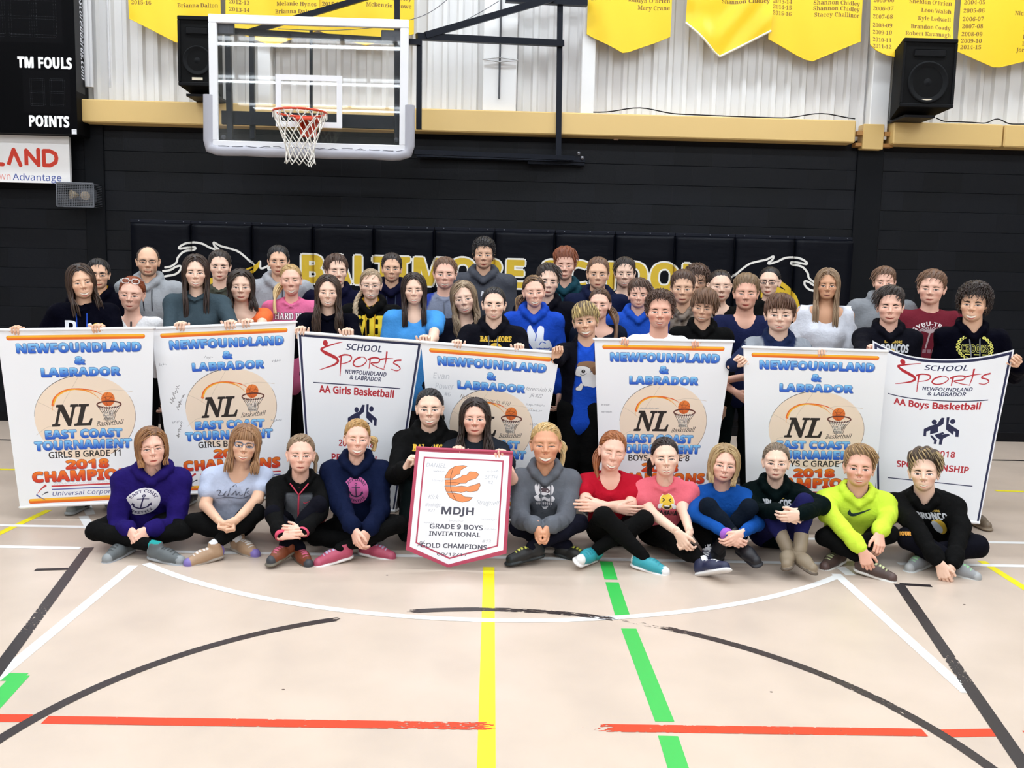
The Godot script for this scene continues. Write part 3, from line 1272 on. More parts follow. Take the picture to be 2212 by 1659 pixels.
func build_goal() -> void:
	var zb := 1.05
	var tl := at(450, 30, zb)
	var tr := at(883, 43, zb)
	var x0 := tl.x
	var x1 := tr.x
	var yt := (tl.y + tr.y) / 2
	var yb := (at(463, 315, zb).y + at(875, 329, zb).y) / 2
	var g := thing("basketball_goal", "glass basketball backboard with white frame, grey padding and orange rim on black steel", "basketball goal", Vector3((x0 + x1) / 2, 0, 0))
	var o := -g.position
	var white := mat(Color("e9e9ec"), 0.4)
	var steel := mat(Color("1b1e26"), 0.4, 0.2)
	var w := 0.075
	# the frame, mitred bars of white steel
	var b := Buf.new()
	for e in [[Vector3(x0, yt - w, zb - 0.03), Vector3(x1, yt, zb + 0.012)], [Vector3(x0, yb, zb - 0.03), Vector3(x1, yb + w * 0.75, zb + 0.012)], [Vector3(x0, yb + w * 0.75, zb - 0.03), Vector3(x0 + w, yt - w, zb + 0.012)], [Vector3(x1 - w, yb + w * 0.75, zb - 0.03), Vector3(x1, yt - w, zb + 0.012)]]:
		b.bevel_box(e[0], e[1], 0.005)
	part("frame", b.mesh(), g, white, o)
	b = Buf.new()
	b.box(Vector3(x0 + w - 0.01, yb + w * 0.75 - 0.01, zb - 0.012), Vector3(x1 - w + 0.01, yt - w + 0.01, zb - 0.002))
	var glass := mat(Color(0.80, 0.88, 0.88, 0.012), 0.02, 0.0, "pane")
	glass.metallic_specular = 0.42
	glass.transparency = BaseMaterial3D.TRANSPARENCY_ALPHA
	part("glass_pane", b.mesh(), g, glass, o)
	# the white shooter's square and the black line inside the frame
	var s0 := at(595, 160, zb)
	var s1 := at(739, 277, zb)
	b = Buf.new()
	var sw := 0.05
	for e in [[s0.x, s1.y, s0.x + sw, s0.y], [s1.x - sw, s1.y, s1.x, s0.y], [s0.x + sw, s0.y - sw, s1.x - sw, s0.y], [s0.x + sw, s1.y, s1.x - sw, s1.y + sw]]:
		b.box(Vector3(e[0], e[1], zb - 0.002), Vector3(e[2], e[3], zb + 0.001))
	part("target_square", b.mesh(), g, white, o)
	# grey padding along the bottom and up the lower corners
	b = Buf.new()
	var pts := PackedVector3Array()
	var yu := at(450, 205, zb).y
	var yr := at(890, 228, zb).y
	for q in [Vector3(x0 - 0.012, yu, zb), Vector3(x0 - 0.014, lerpf(yu, yb, 0.5), zb), Vector3(x0 - 0.016, yb + 0.05, zb), Vector3(x0 - 0.005, yb - 0.015, zb), Vector3(x0 + 0.07, yb - 0.035, zb)]: pts.push_back(q)
	for k in 9: pts.push_back(Vector3(lerpf(x0 + 0.14, x1 - 0.14, k / 8.0), yb - 0.037 + 0.004 * sin(k * 2.1), zb))
	for q in [Vector3(x1 - 0.07, yb - 0.035, zb), Vector3(x1 + 0.005, yb - 0.015, zb), Vector3(x1 + 0.02, yb + 0.05, zb), Vector3(x1 + 0.02, lerpf(yr, yb, 0.5), zb), Vector3(x1 + 0.018, yr, zb)]: pts.push_back(q)
	b.tube(pts, 0.046, 12)
	part("padding", b.mesh(), g, mat(Color("a9a8b0"), 0.55), o)
	# cracks of worn tape along the padding's upper edge
	b = Buf.new()
	for k in 14:
		var xx := lerpf(x0 + 0.08, x1 - 0.1, k / 13.0)
		b.tube(PackedVector3Array([Vector3(xx, yb + 0.004 + 0.008 * sin(k * 3.7), zb + 0.028), Vector3(xx + 0.05, yb + 0.006 + 0.006 * sin(k * 5.1), zb + 0.03), Vector3(xx + 0.1, yb + 0.002 + 0.008 * sin(k * 2.9), zb + 0.028)]), 0.0028, 5, Color.WHITE)
	part("tape_seam", b.mesh(), g, mat(Color("55555c"), 0.6), o)
	# the rim with its plate and braces
	var orange := mat(Color("d1401c"), 0.4)
	var rc := at(648, 243, zb + 0.38)
	var rr := 0.2285
	b = Buf.new()
	pts = PackedVector3Array()
	for k in 41: pts.push_back(rc + Vector3(cos(TAU * k / 40) * rr, 0, sin(TAU * k / 40) * rr))
	b.tube(pts, 0.0105, 10, Color.WHITE, false)
	part("rim", b.mesh(), g, orange, o)
	b = Buf.new()
	b.bevel_box(Vector3(rc.x - 0.08, rc.y - 0.03, zb + 0.15), Vector3(rc.x + 0.08, rc.y - 0.008, zb + 0.19), 0.004)
	b.bevel_box(Vector3(rc.x - 0.115, rc.y - 0.03, zb), Vector3(rc.x + 0.115, rc.y + 0.0, zb + 0.16), 0.006)
	b.bevel_box(Vector3(rc.x - 0.075, rc.y - 0.16, zb - 0.002), Vector3(rc.x + 0.075, rc.y, zb + 0.03), 0.005)
	b.slab(PackedVector2Array([Vector2(0, 0), Vector2(0.16, 0), Vector2(0.03, -0.13), Vector2(0, -0.13)]), -0.055, -0.047, Transform3D(Basis(Vector3(0, 0, 1), Vector3.UP, Vector3(-1, 0, 0)), Vector3(rc.x, rc.y - 0.03, zb)))
	b.slab(PackedVector2Array([Vector2(0, 0), Vector2(0.16, 0), Vector2(0.03, -0.13), Vector2(0, -0.13)]), 0.047, 0.055, Transform3D(Basis(Vector3(0, 0, 1), Vector3.UP, Vector3(-1, 0, 0)), Vector3(rc.x, rc.y - 0.03, zb)))
	part("rim_bracket", b.mesh(), g, orange, o)
	# the net: twelve strings each way, crossing in diamonds
	b = Buf.new()
	var n := 12
	var lv := [[0.0, 1.0], [0.07, 0.93], [0.15, 0.78], [0.22, 0.66], [0.28, 0.57], [0.34, 0.52], [0.40, 0.55], [0.44, 0.58]]
	for s in [-1.0, 1.0]:
		for k in n:
			pts = PackedVector3Array()
			for q in lv.size():
				var th: float = TAU * (k + s * q * 0.5) / n
				pts.push_back(rc + Vector3(cos(th) * rr * lv[q][1], -lv[q][0], sin(th) * rr * lv[q][1]))
			b.tube(pts, 0.0048, 5)
	for k in n:
		var th := TAU * k / n
		pts = PackedVector3Array()
		for q in 7:
			var a := PI * q / 6.0
			pts.push_back(rc + Vector3(cos(th + 0.16 * cos(a)) * (rr + 0.004), -0.05 + 0.062 * sin(a), sin(th + 0.16 * cos(a)) * (rr + 0.004)))
		b.tube(pts, 0.0045, 5)
	for q in [Vector3(0.085, -0.44, 0.09), Vector3(0.1, -0.44, 0.06)]:
		b.tube(PackedVector3Array([rc + q, rc + q + Vector3(0.012, -0.035, 0.0)]), 0.005, 5)
	part("net", b.mesh(), g, mat(Color("e8e3da"), 0.8), o)
	# the black steel frame that carries the board
	var ups := []
	ups.push_back([at(1213, -260, 0.2), at(1206, 338, 0.2), 0.055, "post"])
	ups.push_back([at(906, 84, 0.85), at(905, 279, 0.85), 0.05, "post"])
	ups.push_back([at(857, -200, 0.8), at(858, 310, 0.98), 0.05, "post"])
	ups.push_back([at(544, 66, 0.85), at(546, 300, 0.85), 0.045, "post"])
	ups.push_back([at(492, 60, 0.95), at(498, 320, 0.95), 0.05, "post"])
	ups.push_back([at(476, 66, 0.9), at(908, 92, 0.88), 0.05, "rail"])
	ups.push_back([at(900, 79, 0.86), at(1216, 94, 0.24), 0.06, "rail"])
	ups.push_back([at(474, 306, 0.95), at(890, 322, 0.93), 0.045, "rail"])
	ups.push_back([at(480, 254, 0.9), at(886, 266, 0.9), 0.05, "rail", 0.12])
	ups.push_back([at(893, 328, 0.82), at(1240, 342, 0.14), 0.045, "rail"])
	ups.push_back([at(918, 77, 0.84), at(1196, -4, 0.3), 0.06, "brace"])
	ups.push_back([at(536, 70, 0.9), at(800, -8, 0.5), 0.05, "brace"])
	ups.push_back([at(1092, -3, 0.3), at(1268, 6, 0.2), 0.07, "rail"])
	for e in ups:
		b = Buf.new()
		b.beam(e[0], e[1], e[2], e[4] if e.size() > 4 else e[2])
		part(e[3], b.mesh(), g, steel, o)
	b = Buf.new()
	b.tube(PackedVector3Array([at(672, 66, 0.8), at(672, 244, 0.8)]), 0.016, 8)
	part("rod", b.mesh(), g, steel, o)
	b = Buf.new()
	b.beam(at(900, 334, 0.10), at(1263, 346, 0.06), 0.1, 0.05)
	b.beam(at(1140, 346, 0.05), at(1262, 350, 0.05), 0.09, 0.08)
	part("wall_bracket", b.mesh(), g, steel, o)
	b = Buf.new()
	for q in [[1258, 341], [1250, 331]]:
		var p := at(q[0], q[1], 0.125)
		b.lathe(PackedVector2Array([Vector2(0.02, -0.01), Vector2(0.018, 0.008), Vector2(0.001, 0.014)]), 10, Transform3D(Basis(Vector3.RIGHT, PI / 2), p))
	part("bolt", b.mesh(), g, mat(Color("8f9096"), 0.3, 0.8), o)
	# clevis corners behind the glass and the guy wires
	b = Buf.new()
	for q in [[485, 62], [845, 78]]:
		var p := at(q[0], q[1], 1.0)
		b.bevel_box(p + Vector3(-0.09, -0.05, -0.02), p + Vector3(0.09, 0.05, 0.015), 0.006)
	for q in [[483, 296], [856, 302]]:
		var p := at(q[0], q[1], 1.02)
		b.lathe(PackedVector2Array([Vector2(0.022, 0), Vector2(0.02, 0.01), Vector2(0.001, 0.016)]), 10, Transform3D(Basis(Vector3.RIGHT, PI / 2), p))
	part("corner_clamp", b.mesh(), g, mat(Color("42454d"), 0.4, 0.4), o)
	for e in [[Vector2(885, 43), Vector2(965, 0), 0.95, 0.4], [Vector2(925, 75), Vector2(1078, 2), 0.84, 0.3], [Vector2(600, 62), Vector2(858, 54), 0.9, 0.9]]:
		b = Buf.new()
		var pa := at(e[0].x, e[0].y, e[2])
		var pb := at(e[1].x, e[1].y, e[3])
		pts = PackedVector3Array()
		for k in 9: pts.push_back(pa.lerp(pb, k / 8.0) + Vector3(0, -0.03 * sin(PI * k / 8.0), 0))
		b.tube(pts, 0.0035, 5)
		part("wire", b.mesh(), g, mat(Color("5f6066"), 0.4, 0.5), o)


# ---------------------------------------------------------------- scoreboard, sign, speakers, caged lamp, cables

func seven(sh: Sheet, x: float, y: float, w: float, h: float) -> void:
	# unlit digit: faint rows of lamps along the seven bars
	var c := Color("5a5b60")
	for e in [[0, 0, 1, 0], [0, 0.5, 1, 0.5], [0, 1, 1, 1], [0, 0, 0, 1], [1, 0, 1, 1]]:
		for off in [-0.035, 0.035]:
			for k in 26:
				var f := k / 25.0
				var p := Vector2(x + w * lerpf(e[0], e[2], f), y + h * lerpf(e[1], e[3], f))
				p += Vector2(0, off * h) if e[1] == e[3] else Vector2(off * h, 0)
				sh.rect(p.x - 0.3, p.y - 0.3, 0.6, 0.6, c)


func flat_print(sh_im: Image, x0: float, x1: float, y0: float, y1: float, z: float, thick: float, rough := 0.5) -> Array:
	# a thin board: the printed face apart from its body
	var f := Buf.new()
	f.face(Vector3(x0, y1, z), Vector3(x1, y1, z), Vector3(x1, y0, z), Vector3(x0, y0, z))
	var b := Buf.new()
	b.bevel_box(Vector3(x0, y0, z - thick), Vector3(x1, y1, z - 0.0008), minf(0.006, thick * 0.3))
	return [f.mesh(), b.mesh(), print_mat(sh_im, rough)]


func build_wall_things() -> void:
	# scoreboard: front face at z = 0.32; drawn in photograph pixels times two
	var z := 0.32
	var xr := at(163, 150, z).x
	var yb := at(100, 289, z).y
	var xl := xr - 2.4
	var yt := yb + 1.75
	var per := (at(160, 150, z).x - at(60, 150, z).x) / 100.0
	var W := 1024
	var sc := W / ((xr - xl) / per)
	var sh := Sheet.new(W, int((yt - yb) / per * sc), Color("060608"), sc)
	var ox := 163.0 - (xr - xl) / per
	var oy := 287.0 - (yt - yb) / per
	for e in [[-205, -110, 80, 95], [-60, -110, 197, 204], [48, 152, 102, 90], [-250, 152, 102, 90]]:
		sh.rect(e[0] - ox, e[1] - oy, e[2], e[3], Color("0b0b0d"))
	for e in [[26, 4, 44, 76], [80, 4, 42, 76], [-32, 4, 44, 76], [65, 171, 28, 54], [108, 171, 28, 54], [-230, 171, 28, 54], [-188, 171, 28, 54]]:
		seven(sh, e[0] - ox, e[1] - oy, e[2], e[3])
	write(sh, "TM FOULS", 97 - ox, 147 - oy, 22, Color("f3f3f3"), {"bold": true, "width": 116, "fat": 0.9})
	write(sh, "POINTS", 102 - ox, 271 - oy, 22, Color("f3f3f3"), {"bold": true, "width": 86, "fat": 0.9})
	write(sh, "TM FOULS", -200 - ox, 147 - oy, 22, Color("f3f3f3"), {"bold": true, "width": 116, "fat": 0.9})
	write(sh, "POINTS", -200 - ox, 271 - oy, 22, Color("f3f3f3"), {"bold": true, "width": 86, "fat": 0.9})
	sh.rect(150.5 - ox, 275 - oy, 11, 11, Color("e6e6ea"))
	sh.rect(153 - ox, 278 - oy, 7, 1.4, Color("9a9aa0"))
	var t := thing("scoreboard", "black scoreboard reading TM FOULS and POINTS with unlit digits, cut by the photo's left edge", "scoreboard", Vector3((xl + xr) / 2, yb, 0))
	var o := -t.position
	var r := flat_print(sh.im, xl, xr, yb, yt, z, 0.29)
	(r[2] as StandardMaterial3D).metallic_specular = 0.15
	part("face", r[0], t, r[2], o)
	part("cabinet", r[1], t, mat(Color("08080a"), 0.6), o)
	# the lettering up its right-hand side
	var sd := Sheet.new(128, 1024, Color("101013"), 1.0)
	write(sd, "r-scoreboards.com", 80, 560, 62, Color("e9e9ee"), {"bold": true, "turn": PI / 2, "skew": 0.25, "width": 680})
	var fb := Buf.new()
	fb.face(Vector3(xr + 0.001, yt - 0.1, z - 0.01), Vector3(xr + 0.001, yt - 0.1, 0.12), Vector3(xr + 0.001, yb + 0.42, 0.12), Vector3(xr + 0.001, yb + 0.42, z - 0.01))
	part("side_lettering", fb.mesh(), t, print_mat(sd.im, 0.5), o)
	# sign below it
	z = 0.2
	xr = at(150, 345, z).x
	yt = at(80, 293, z).y
	yb = at(80, 395, z).y
	xl = xr - 1.9
	per = (at(140, 345, z).x - at(40, 345, z).x) / 100.0
	sc = 1024.0 / ((xr - xl) / per)
	sh = Sheet.new(1024, int((yt - yb) / per * sc), Color("efedec"), sc)
	ox = 150.0 - (xr - xl) / per
	oy = 394.0 - (yt - yb) / per
	var red := Color("d2341a")
	# LAND with a bar-less A, drawn with a broad pen
	for e in [v2([-22, 323, -22, 356, 6, 356]), v2([18, 357, 30, 324, 44, 357]), v2([57, 357, 57, 325, 83, 356, 83, 323]), v2([95, 325, 95, 356, 108, 356, 120, 349, 122, 340, 120, 331, 108, 325, 95, 325])]:
		var q := PackedVector2Array()
		for p in e: q.push_back(p - Vector2(ox, oy))
		sh.line(q, 8.5, red)
	write(sh, "Advantage", 78.5 - ox, 389 - oy, 14, Color("2c4594"), {"width": 105})
	write(sh, "wn", 9 - ox, 388 - oy, 14, Color("e0958c"), {"width": 24})
	t = thing("sign", "white sign with red LAND and blue Advantage below the scoreboard", "sign", Vector3((xl + xr) / 2, yb, 0))
	o = -t.position
	r = flat_print(sh.im, xl, xr, yb, yt, z, 0.05)
	part("face", r[0], t, r[2], o)
	part("panel", r[1], t, mat(Color("e4e2e2"), 0.5), o)
	var bk := Buf.new()
	for e in [0.25, 0.8]: bk.box(Vector3(lerpf(xl, xr, e) - 0.03, yb + 0.1, 0.0), Vector3(lerpf(xl, xr, e) + 0.03, yt - 0.1, z - 0.05))
	part("bracket", bk.mesh(), t, mat(Color("2a2a2e"), 0.5), o)
	caged_lamp()
	# two loudspeakers on the beam
	speaker(at(420, 212, 0.4), at(420, 53, 0.4).y - at(420, 212, 0.4).y, at(385, 130, 0.62).x, at(467, 130, 0.62).x, "black loudspeaker on the beam, half hidden behind the backboard's left edge", -0.12)
	speaker(at(2000, 258, 0.4), at(2000, 101, 0.4).y - at(2000, 258, 0.4).y, at(1946, 180, 0.62).x, at(2062, 180, 0.62).x, "black loudspeaker with a round cone standing on the beam at the right under yellow pennants", 0.0)
	# loose cables on the beam
	var yc := at(1100, 239, 0.2).y + 0.008
	for e in [[1281, 1845, 0, "thin black cable lying along the beam in the middle of the wall"], [2022, 2230, 1, "thin black cable on the beam to the right of the right loudspeaker"]]:
		var b := Buf.new()
		var pts := PackedVector3Array()
		var xa := at(e[0], 245, 0.12).x
		var xb := at(e[1], 250, 0.12).x
		for k in 41:
			var f := k / 40.0
			pts.push_back(Vector3(lerpf(xa, xb, f), yc + 0.012 + 0.05 * pow(maxf(0, sin(f * 9.0 + e[2] * 2.0)), 3.0), 0.13 + 0.03 * sin(f * 7.0)))
		b.tube(pts, 0.006, 6)
		tag(part("cable", b.mesh(), self, mat(Color("17171b"), 0.5)), e[3], "cable")


func caged_lamp() -> void:
	# twin-head emergency lamp inside a wire guard
	var z := 0.22
	var a := at(122, 394, z)
	var b := at(203, 447, z)
	var t := thing("emergency_lamp", "grey wire guard box around a twin-head emergency lamp under the white sign", "lamp", Vector3((a.x + b.x) / 2, b.y, 0))
	var o := -t.position
	var w := Buf.new()
	for k in 22:
		var x := lerpf(a.x, b.x, k / 21.0)
		w.beam(Vector3(x, b.y, z), Vector3(x, a.y, z), 0.003, 0.003, Vector3.RIGHT)
		w.beam(Vector3(x, a.y, z), Vector3(x, a.y, 0.0), 0.003, 0.003)
		w.beam(Vector3(x, b.y, z), Vector3(x, b.y, 0.0), 0.003, 0.003)
	for k in 15:
		var y := lerpf(a.y, b.y, k / 14.0)
		w.beam(Vector3(a.x, y, z), Vector3(b.x, y, z), 0.003, 0.003)
		w.beam(Vector3(a.x, y, z), Vector3(a.x, y, 0), 0.003, 0.003)
		w.beam(Vector3(b.x, y, z), Vector3(b.x, y, 0), 0.003, 0.003)
	part("wire_guard", w.mesh(), t, mat(Color("7c7f86"), 0.45, 0.3), o)
	w = Buf.new()
	for e in [[a, Vector3(b.x, a.y, z)], [b, Vector3(a.x, b.y, z)], [a, Vector3(a.x, b.y, z)], [b, Vector3(b.x, a.y, z)]]: w.beam(e[0], e[1], 0.012, 0.012, Vector3.BACK)
	part("guard_frame", w.mesh(), t, mat(Color("6b6e75"), 0.45, 0.3), o)
	w = Buf.new()
	w.bevel_box(Vector3(a.x + 0.05, b.y + 0.05, 0), Vector3(b.x - 0.05, a.y - 0.05, 0.07), 0.01)
	part("battery_box", w.mesh(), t, mat(Color("55575d"), 0.5), o)
	for s in [-1.0, 1.0]:
		var c := (a + b) / 2 + Vector3(0.055 * s, -0.005 * s, 0)
		var bb := Basis(Vector3(0, 1, 0), 0.6 * s) * Basis(Vector3(1, 0, 0), PI / 2)
		w = Buf.new()
		w.lathe(PackedVector2Array([Vector2(0.012, -0.05), Vector2(0.03, -0.02), Vector2(0.045, 0.02), Vector2(0.047, 0.03), Vector2(0.04, 0.032), Vector2(0.001, 0.036)]), 14, Transform3D(bb, Vector3(c.x, c.y, 0.13)))
		part("lamp_head", w.mesh(), t, mat(Color("b6a48a"), 0.4), o)


func speaker(foot: Vector3, h: float, x0: float, x1: float, label: String, lean: float) -> void:
	var t := thing("loudspeaker", label, "speaker", Vector3((x0 + x1) / 2, foot.y + 0.02, 0.0))
	var w := x1 - x0
	var black := mat(Color("09090a"), 0.7)
	var b := Buf.new()
	# the cabinet narrows towards the back; its foot is cut at a slant
	var fr := [Vector3(-w / 2, 0.06, 0.62), Vector3(w / 2, 0.06, 0.62), Vector3(w / 2, h, 0.62), Vector3(-w / 2, h, 0.62)]
	var bk := [Vector3(-w * 0.33, 0.0, 0.2), Vector3(w * 0.33, 0.0, 0.2), Vector3(w * 0.33, h - 0.02, 0.2), Vector3(-w * 0.33, h - 0.02, 0.2)]
	b.face(fr[3], fr[2], fr[1], fr[0])
	b.face(bk[2], bk[3], bk[0], bk[1])
	for k in 4:
		var j := (k + 1) % 4
		b.face(fr[k], fr[j], bk[j], bk[k])
	part("cabinet", b.mesh(), t, black)
	b = Buf.new()
	for e in [[Vector3(-w / 2, 0.055, 0.61), Vector3(w / 2, 0.09, 0.635)], [Vector3(-w / 2, h - 0.035, 0.61), Vector3(w / 2, h + 0.004, 0.635)], [Vector3(-w / 2, 0.09, 0.61), Vector3(-w / 2 + 0.025, h - 0.035, 0.635)], [Vector3(w / 2 - 0.025, 0.09, 0.61), Vector3(w / 2, h - 0.035, 0.635)]]: b.bevel_box(e[0], e[1], 0.006)
	part("edge_trim", b.mesh(), t, mat(Color("0d0d0f"), 0.6))
	b = Buf.new()
	b.lathe(PackedVector2Array([Vector2(0.2, 0.0), Vector2(0.196, 0.012), Vector2(0.18, 0.012), Vector2(0.165, 0.002), Vector2(0.10, -0.012), Vector2(0.06, -0.014), Vector2(0.05, -0.004), Vector2(0.001, 0.004)]), 32, Transform3D(Basis(Vector3.RIGHT, PI / 2) * Basis.from_scale(Vector3.ONE * minf(1.0, w / 0.52)), Vector3(0, h * 0.42, 0.622)))
	part("woofer", b.mesh(), t, mat(Color("101113"), 0.6))
	b = Buf.new()
	b.bevel_box(Vector3(-w * 0.3, h * 0.76, 0.62), Vector3(w * 0.3, h * 0.86, 0.632), 0.01)
	part("horn", b.mesh(), t, mat(Color("0e0e10"), 0.6))
	b = Buf.new()
	b.box(Vector3(-0.05, 0.11, 0.622), Vector3(0.05, 0.135, 0.628))
	part("badge", b.mesh(), t, mat(Color("d9cdb6"), 0.4))
	b = Buf.new()
	b.box(Vector3(-0.15, -0.02, 0.1), Vector3(0.15, 0.004, 0.5))
	b.box(Vector3(-0.05, -0.02, 0.0), Vector3(0.05, 0.1, 0.2))
	part("shelf_bracket", b.mesh(), t, mat(Color("202024"), 0.5))


# ---------------------------------------------------------------- yellow pennants

func build_pennants() -> void:
	# x of the sides, y of the side bottoms, the tip, all in the photograph; lines of print with their height
	var list := [
		{"x": [279, 478], "b": [40, 52], "tip": [385, 94], "say": [["2015-16", "Brianna Dalton", 12], ["2014-15", "Kelsey Dalagh", -8]], "l": "leftmost yellow pennant, ending 2015-16, left of the backboard"},
		{"x": [489, 690], "b": [62, 66], "tip": [588, 98], "say": [["2012-13", "Melanie Hynes", 10], ["2013-14", "Brianna Dalton", 26], ["2014-15", "Deanna Hynes", 41]], "l": "yellow pennant over the backboard's left half listing 2012-13 and later"},
		{"x": [688, 894], "b": [66, 72], "tip": [790, 99], "say": [["2015-16", "Mckenzie Crowe", 13], ["2014-15", "Shannon Crowley", -3]], "l": "yellow pennant over the backboard's right half"},
		{"x": [1269, 1450], "b": [72, 79], "tip": [1347, 117], "say": [["2010-11", "Kaitlyn O'Brien", 3], ["", "Mary Crane", 18]], "l": "yellow pennant just right of the black goal frame, with year 2010-11"},
		{"x": [1481, 1665], "b": [50, 69], "tip": [1553, 122], "say": [["", "Shannon Chidley", 5]], "l": "glossy creased yellow pennant with white piping along its point", "white": true, "turn": 0.04},
		{"x": [1661, 1862], "b": [85, 90], "tip": [1753, 133], "say": [["2013-14", "Shannon Chidley", 10], ["2014-15", "Shannon Chidley", 22], ["2015-16", "Stacey Challinor", 35]], "l": "flat yellow pennant ending 2015-16, right of the creased one"},
		{"x": [1877, 2062], "b": [100, 96], "tip": [1930, 130], "say": [["2005-06", "Sheldon O'Brien", 8], ["2006-07", "Leon Walsh", 25], ["2007-08", "Kyle Ledwell", 42], ["2008-09", "Brandon Coady", 60], ["2009-10", "Robert Kavanagh", 75], ["2010-11", "Robert Kavanagh", 91], ["2011-12", "Jordan Walsh", 105]], "l": "curling yellow pennant with seven named seasons behind the right loudspeaker", "curl": true},
		{"x": [2073, 2290], "b": [110, 114], "tip": [2147, 149], "say": [["2004-05", "David Jones", 14], ["2005-06", "Nicholas Walsh", 31], ["2006-07", "Leon Walsh", 48], ["2007-08", "Leon Walsh", 63], ["2008-09", "Leon Walsh", 79], ["2009-10", "Leon Walsh", 93], ["2014-15", "Jordan Walsh", 106]], "l": "rightmost yellow pennant, cut off by the photo's right edge"},
	]
	for j in list.size():
		var e: Dictionary = list[j]
		var z := 0.16
		var x0 := at(e.x[0], 40, z).x
		var x1 := at(e.x[1], 40, z).x
		var W := x1 - x0
		var yl := at(e.x[0], e.b[0], z).y
		var yr := at(e.x[1], e.b[1], z).y
		var tip := at(e.tip[0], e.tip[1], z)
		var top := tip.y + 1.5
		var per := W / float(e.x[1] - e.x[0])
		var sc := 2.4
		var sh := Sheet.new(int(W / per * sc), int((top - tip.y) / per * sc), Color("f0c91a"), sc)
		var oy: float = e.tip[1] - (top - tip.y) / per
		var ink := Color("6e4a12")
		for s in e.say:
			if s[0]: write(sh, s[0], 7, s[2] + 3.5 - oy, 8.4, ink, {"font": "Droid Serif", "bold": true, "align": "left"})
			write(sh, s[1], W / per - (6 if j != 3 else 4), s[2] + 4.5 - oy, 8.4, ink, {"font": "Droid Serif", "bold": true, "align": "right"})
		var m := print_mat(sh.im, 0.38 if e.has("white") else 0.5)
		m.cull_mode = BaseMaterial3D.CULL_DISABLED
		m.backlight_enabled = true
		m.backlight = Color(0.25, 0.2, 0.02)
		var t := thing("pennant", e.l, "pennant", Vector3((x0 + x1) / 2, tip.y, z), "yellow champions' pennants high on the back wall")
		var b := Buf.new()
		var nx := 14
		var ny := 26
		var ft := (tip.x - x0) / W
		for iy in ny + 1:
			for ix in nx + 1:
				var f := float(ix) / nx
				var g := float(iy) / ny
				var low := lerpf(yl, tip.y, f / ft) if f < ft else lerpf(tip.y, yr, (f - ft) / (1 - ft))
				if e.has("curl"): low = lerpf(yl, yr, f) - (yl - tip.y) * pow(sin(PI * clampf(f * 1.25, 0, 1)), 0.7)
				var y := lerpf(low, top, g)
				var amp := 0.008 + 0.02 * (1.0 - g)
				if e.has("white"): amp *= 1.8
				var dz := amp * sin(f * 7.0 + j * 1.7 + g * 2.0) + 0.006 * sin(f * 17.0 + g * 9.0 + j)
				if e.has("white"): dz += 0.01 * sin(f * 11.0 - g * 23.0)
				if e.has("curl"): dz += 0.05 * pow(1.0 - f, 2.0) * (1.0 - g) + 0.05 * pow(clampf(1.0 - g * 3.0, 0, 1), 2)
				b.vert(Vector3(lerpf(x0, x1, f) - t.position.x, y - tip.y, dz), Vector3.BACK, Color.WHITE, Vector2(f, 1.0 - (y - tip.y) / (top - tip.y)))
		for iy in ny:
			for ix in nx:
				var a := iy * (nx + 1) + ix
				b.quad(a, a + nx + 1, a + nx + 2, a + 1)
		smooth_normals(b)
		part("cloth", thick(b, 0.0015).mesh(), t, m)
		# hem or piping along the lower edge, and the rod at the top
		var pts := PackedVector3Array()
		for ix in nx + 1: pts.push_back(b.v[ix])
		var p := Buf.new()
		p.tube(pts, 0.011 if e.has("white") else 0.004, 6)
		part("piping", p.mesh(), t, mat(Color("efe9d8") if e.has("white") else Color("e4bd18"), 0.5))
		p = Buf.new()
		p.tube(PackedVector3Array([Vector3(-W / 2, top - tip.y, 0), Vector3(W / 2, top - tip.y, 0)]), 0.012, 8)
		part("rod", p.mesh(), t, mat(Color("e3e0d8"), 0.5))


func thick(b: Buf, d: float) -> Buf:
	# gives a sheet a back face d behind its front, and rims
	var n := b.v.size()
	var out := Buf.new()
	out.v = b.v.duplicate(); out.n = b.n.duplicate(); out.c = b.c.duplicate(); out.u = b.u.duplicate(); out.i = b.i.duplicate()
	for k in n: out.vert(b.v[k] - b.n[k] * d, -b.n[k], b.c[k], b.u[k])
	var edges := {}
	for k in range(0, b.i.size(), 3):
		out.tri(n + b.i[k], n + b.i[k + 2], n + b.i[k + 1])
		for e in 3:
			var p := b.i[k + e]
			var q := b.i[k + (e + 1) % 3]
			if edges.has(Vector2i(q, p)): edges.erase(Vector2i(q, p))
			else: edges[Vector2i(p, q)] = true
	for e in edges: out.quad(e.y, e.x, n + e.x, n + e.y)
	return out


# ---------------------------------------------------------------- tournament banners

func fiery(sh: Sheet, x: float, y: float, w: float, h: float) -> void:
	sh.pill(x, y, w, h, Color("f6a81f"), Color("e2571a"))
	sh.pill(x + h * 0.3, y + h * 0.12, w - h * 0.6, h * 0.35, Color("f9c53b"), Color("f6a526"))


func block_word(sh: Sheet, txt: String, x: float, y: float, cap: float, width: float, a: Color, b: Color, turn := 0.0) -> void:
	# heavy letters that fade downwards, with a grey shadow
	var o := {"bold": true, "width": width, "fat": cap * 0.10, "turn": turn}
	write(sh, txt, x + cap * 0.07, y + cap * 0.07, cap, Color("a9b0bd"), o)
	write(sh, txt, x, y, cap, b.darkened(0.25), o)
	o.fat = cap * 0.055
	o.c2 = b
	write(sh, txt, x, y, cap, a, o)


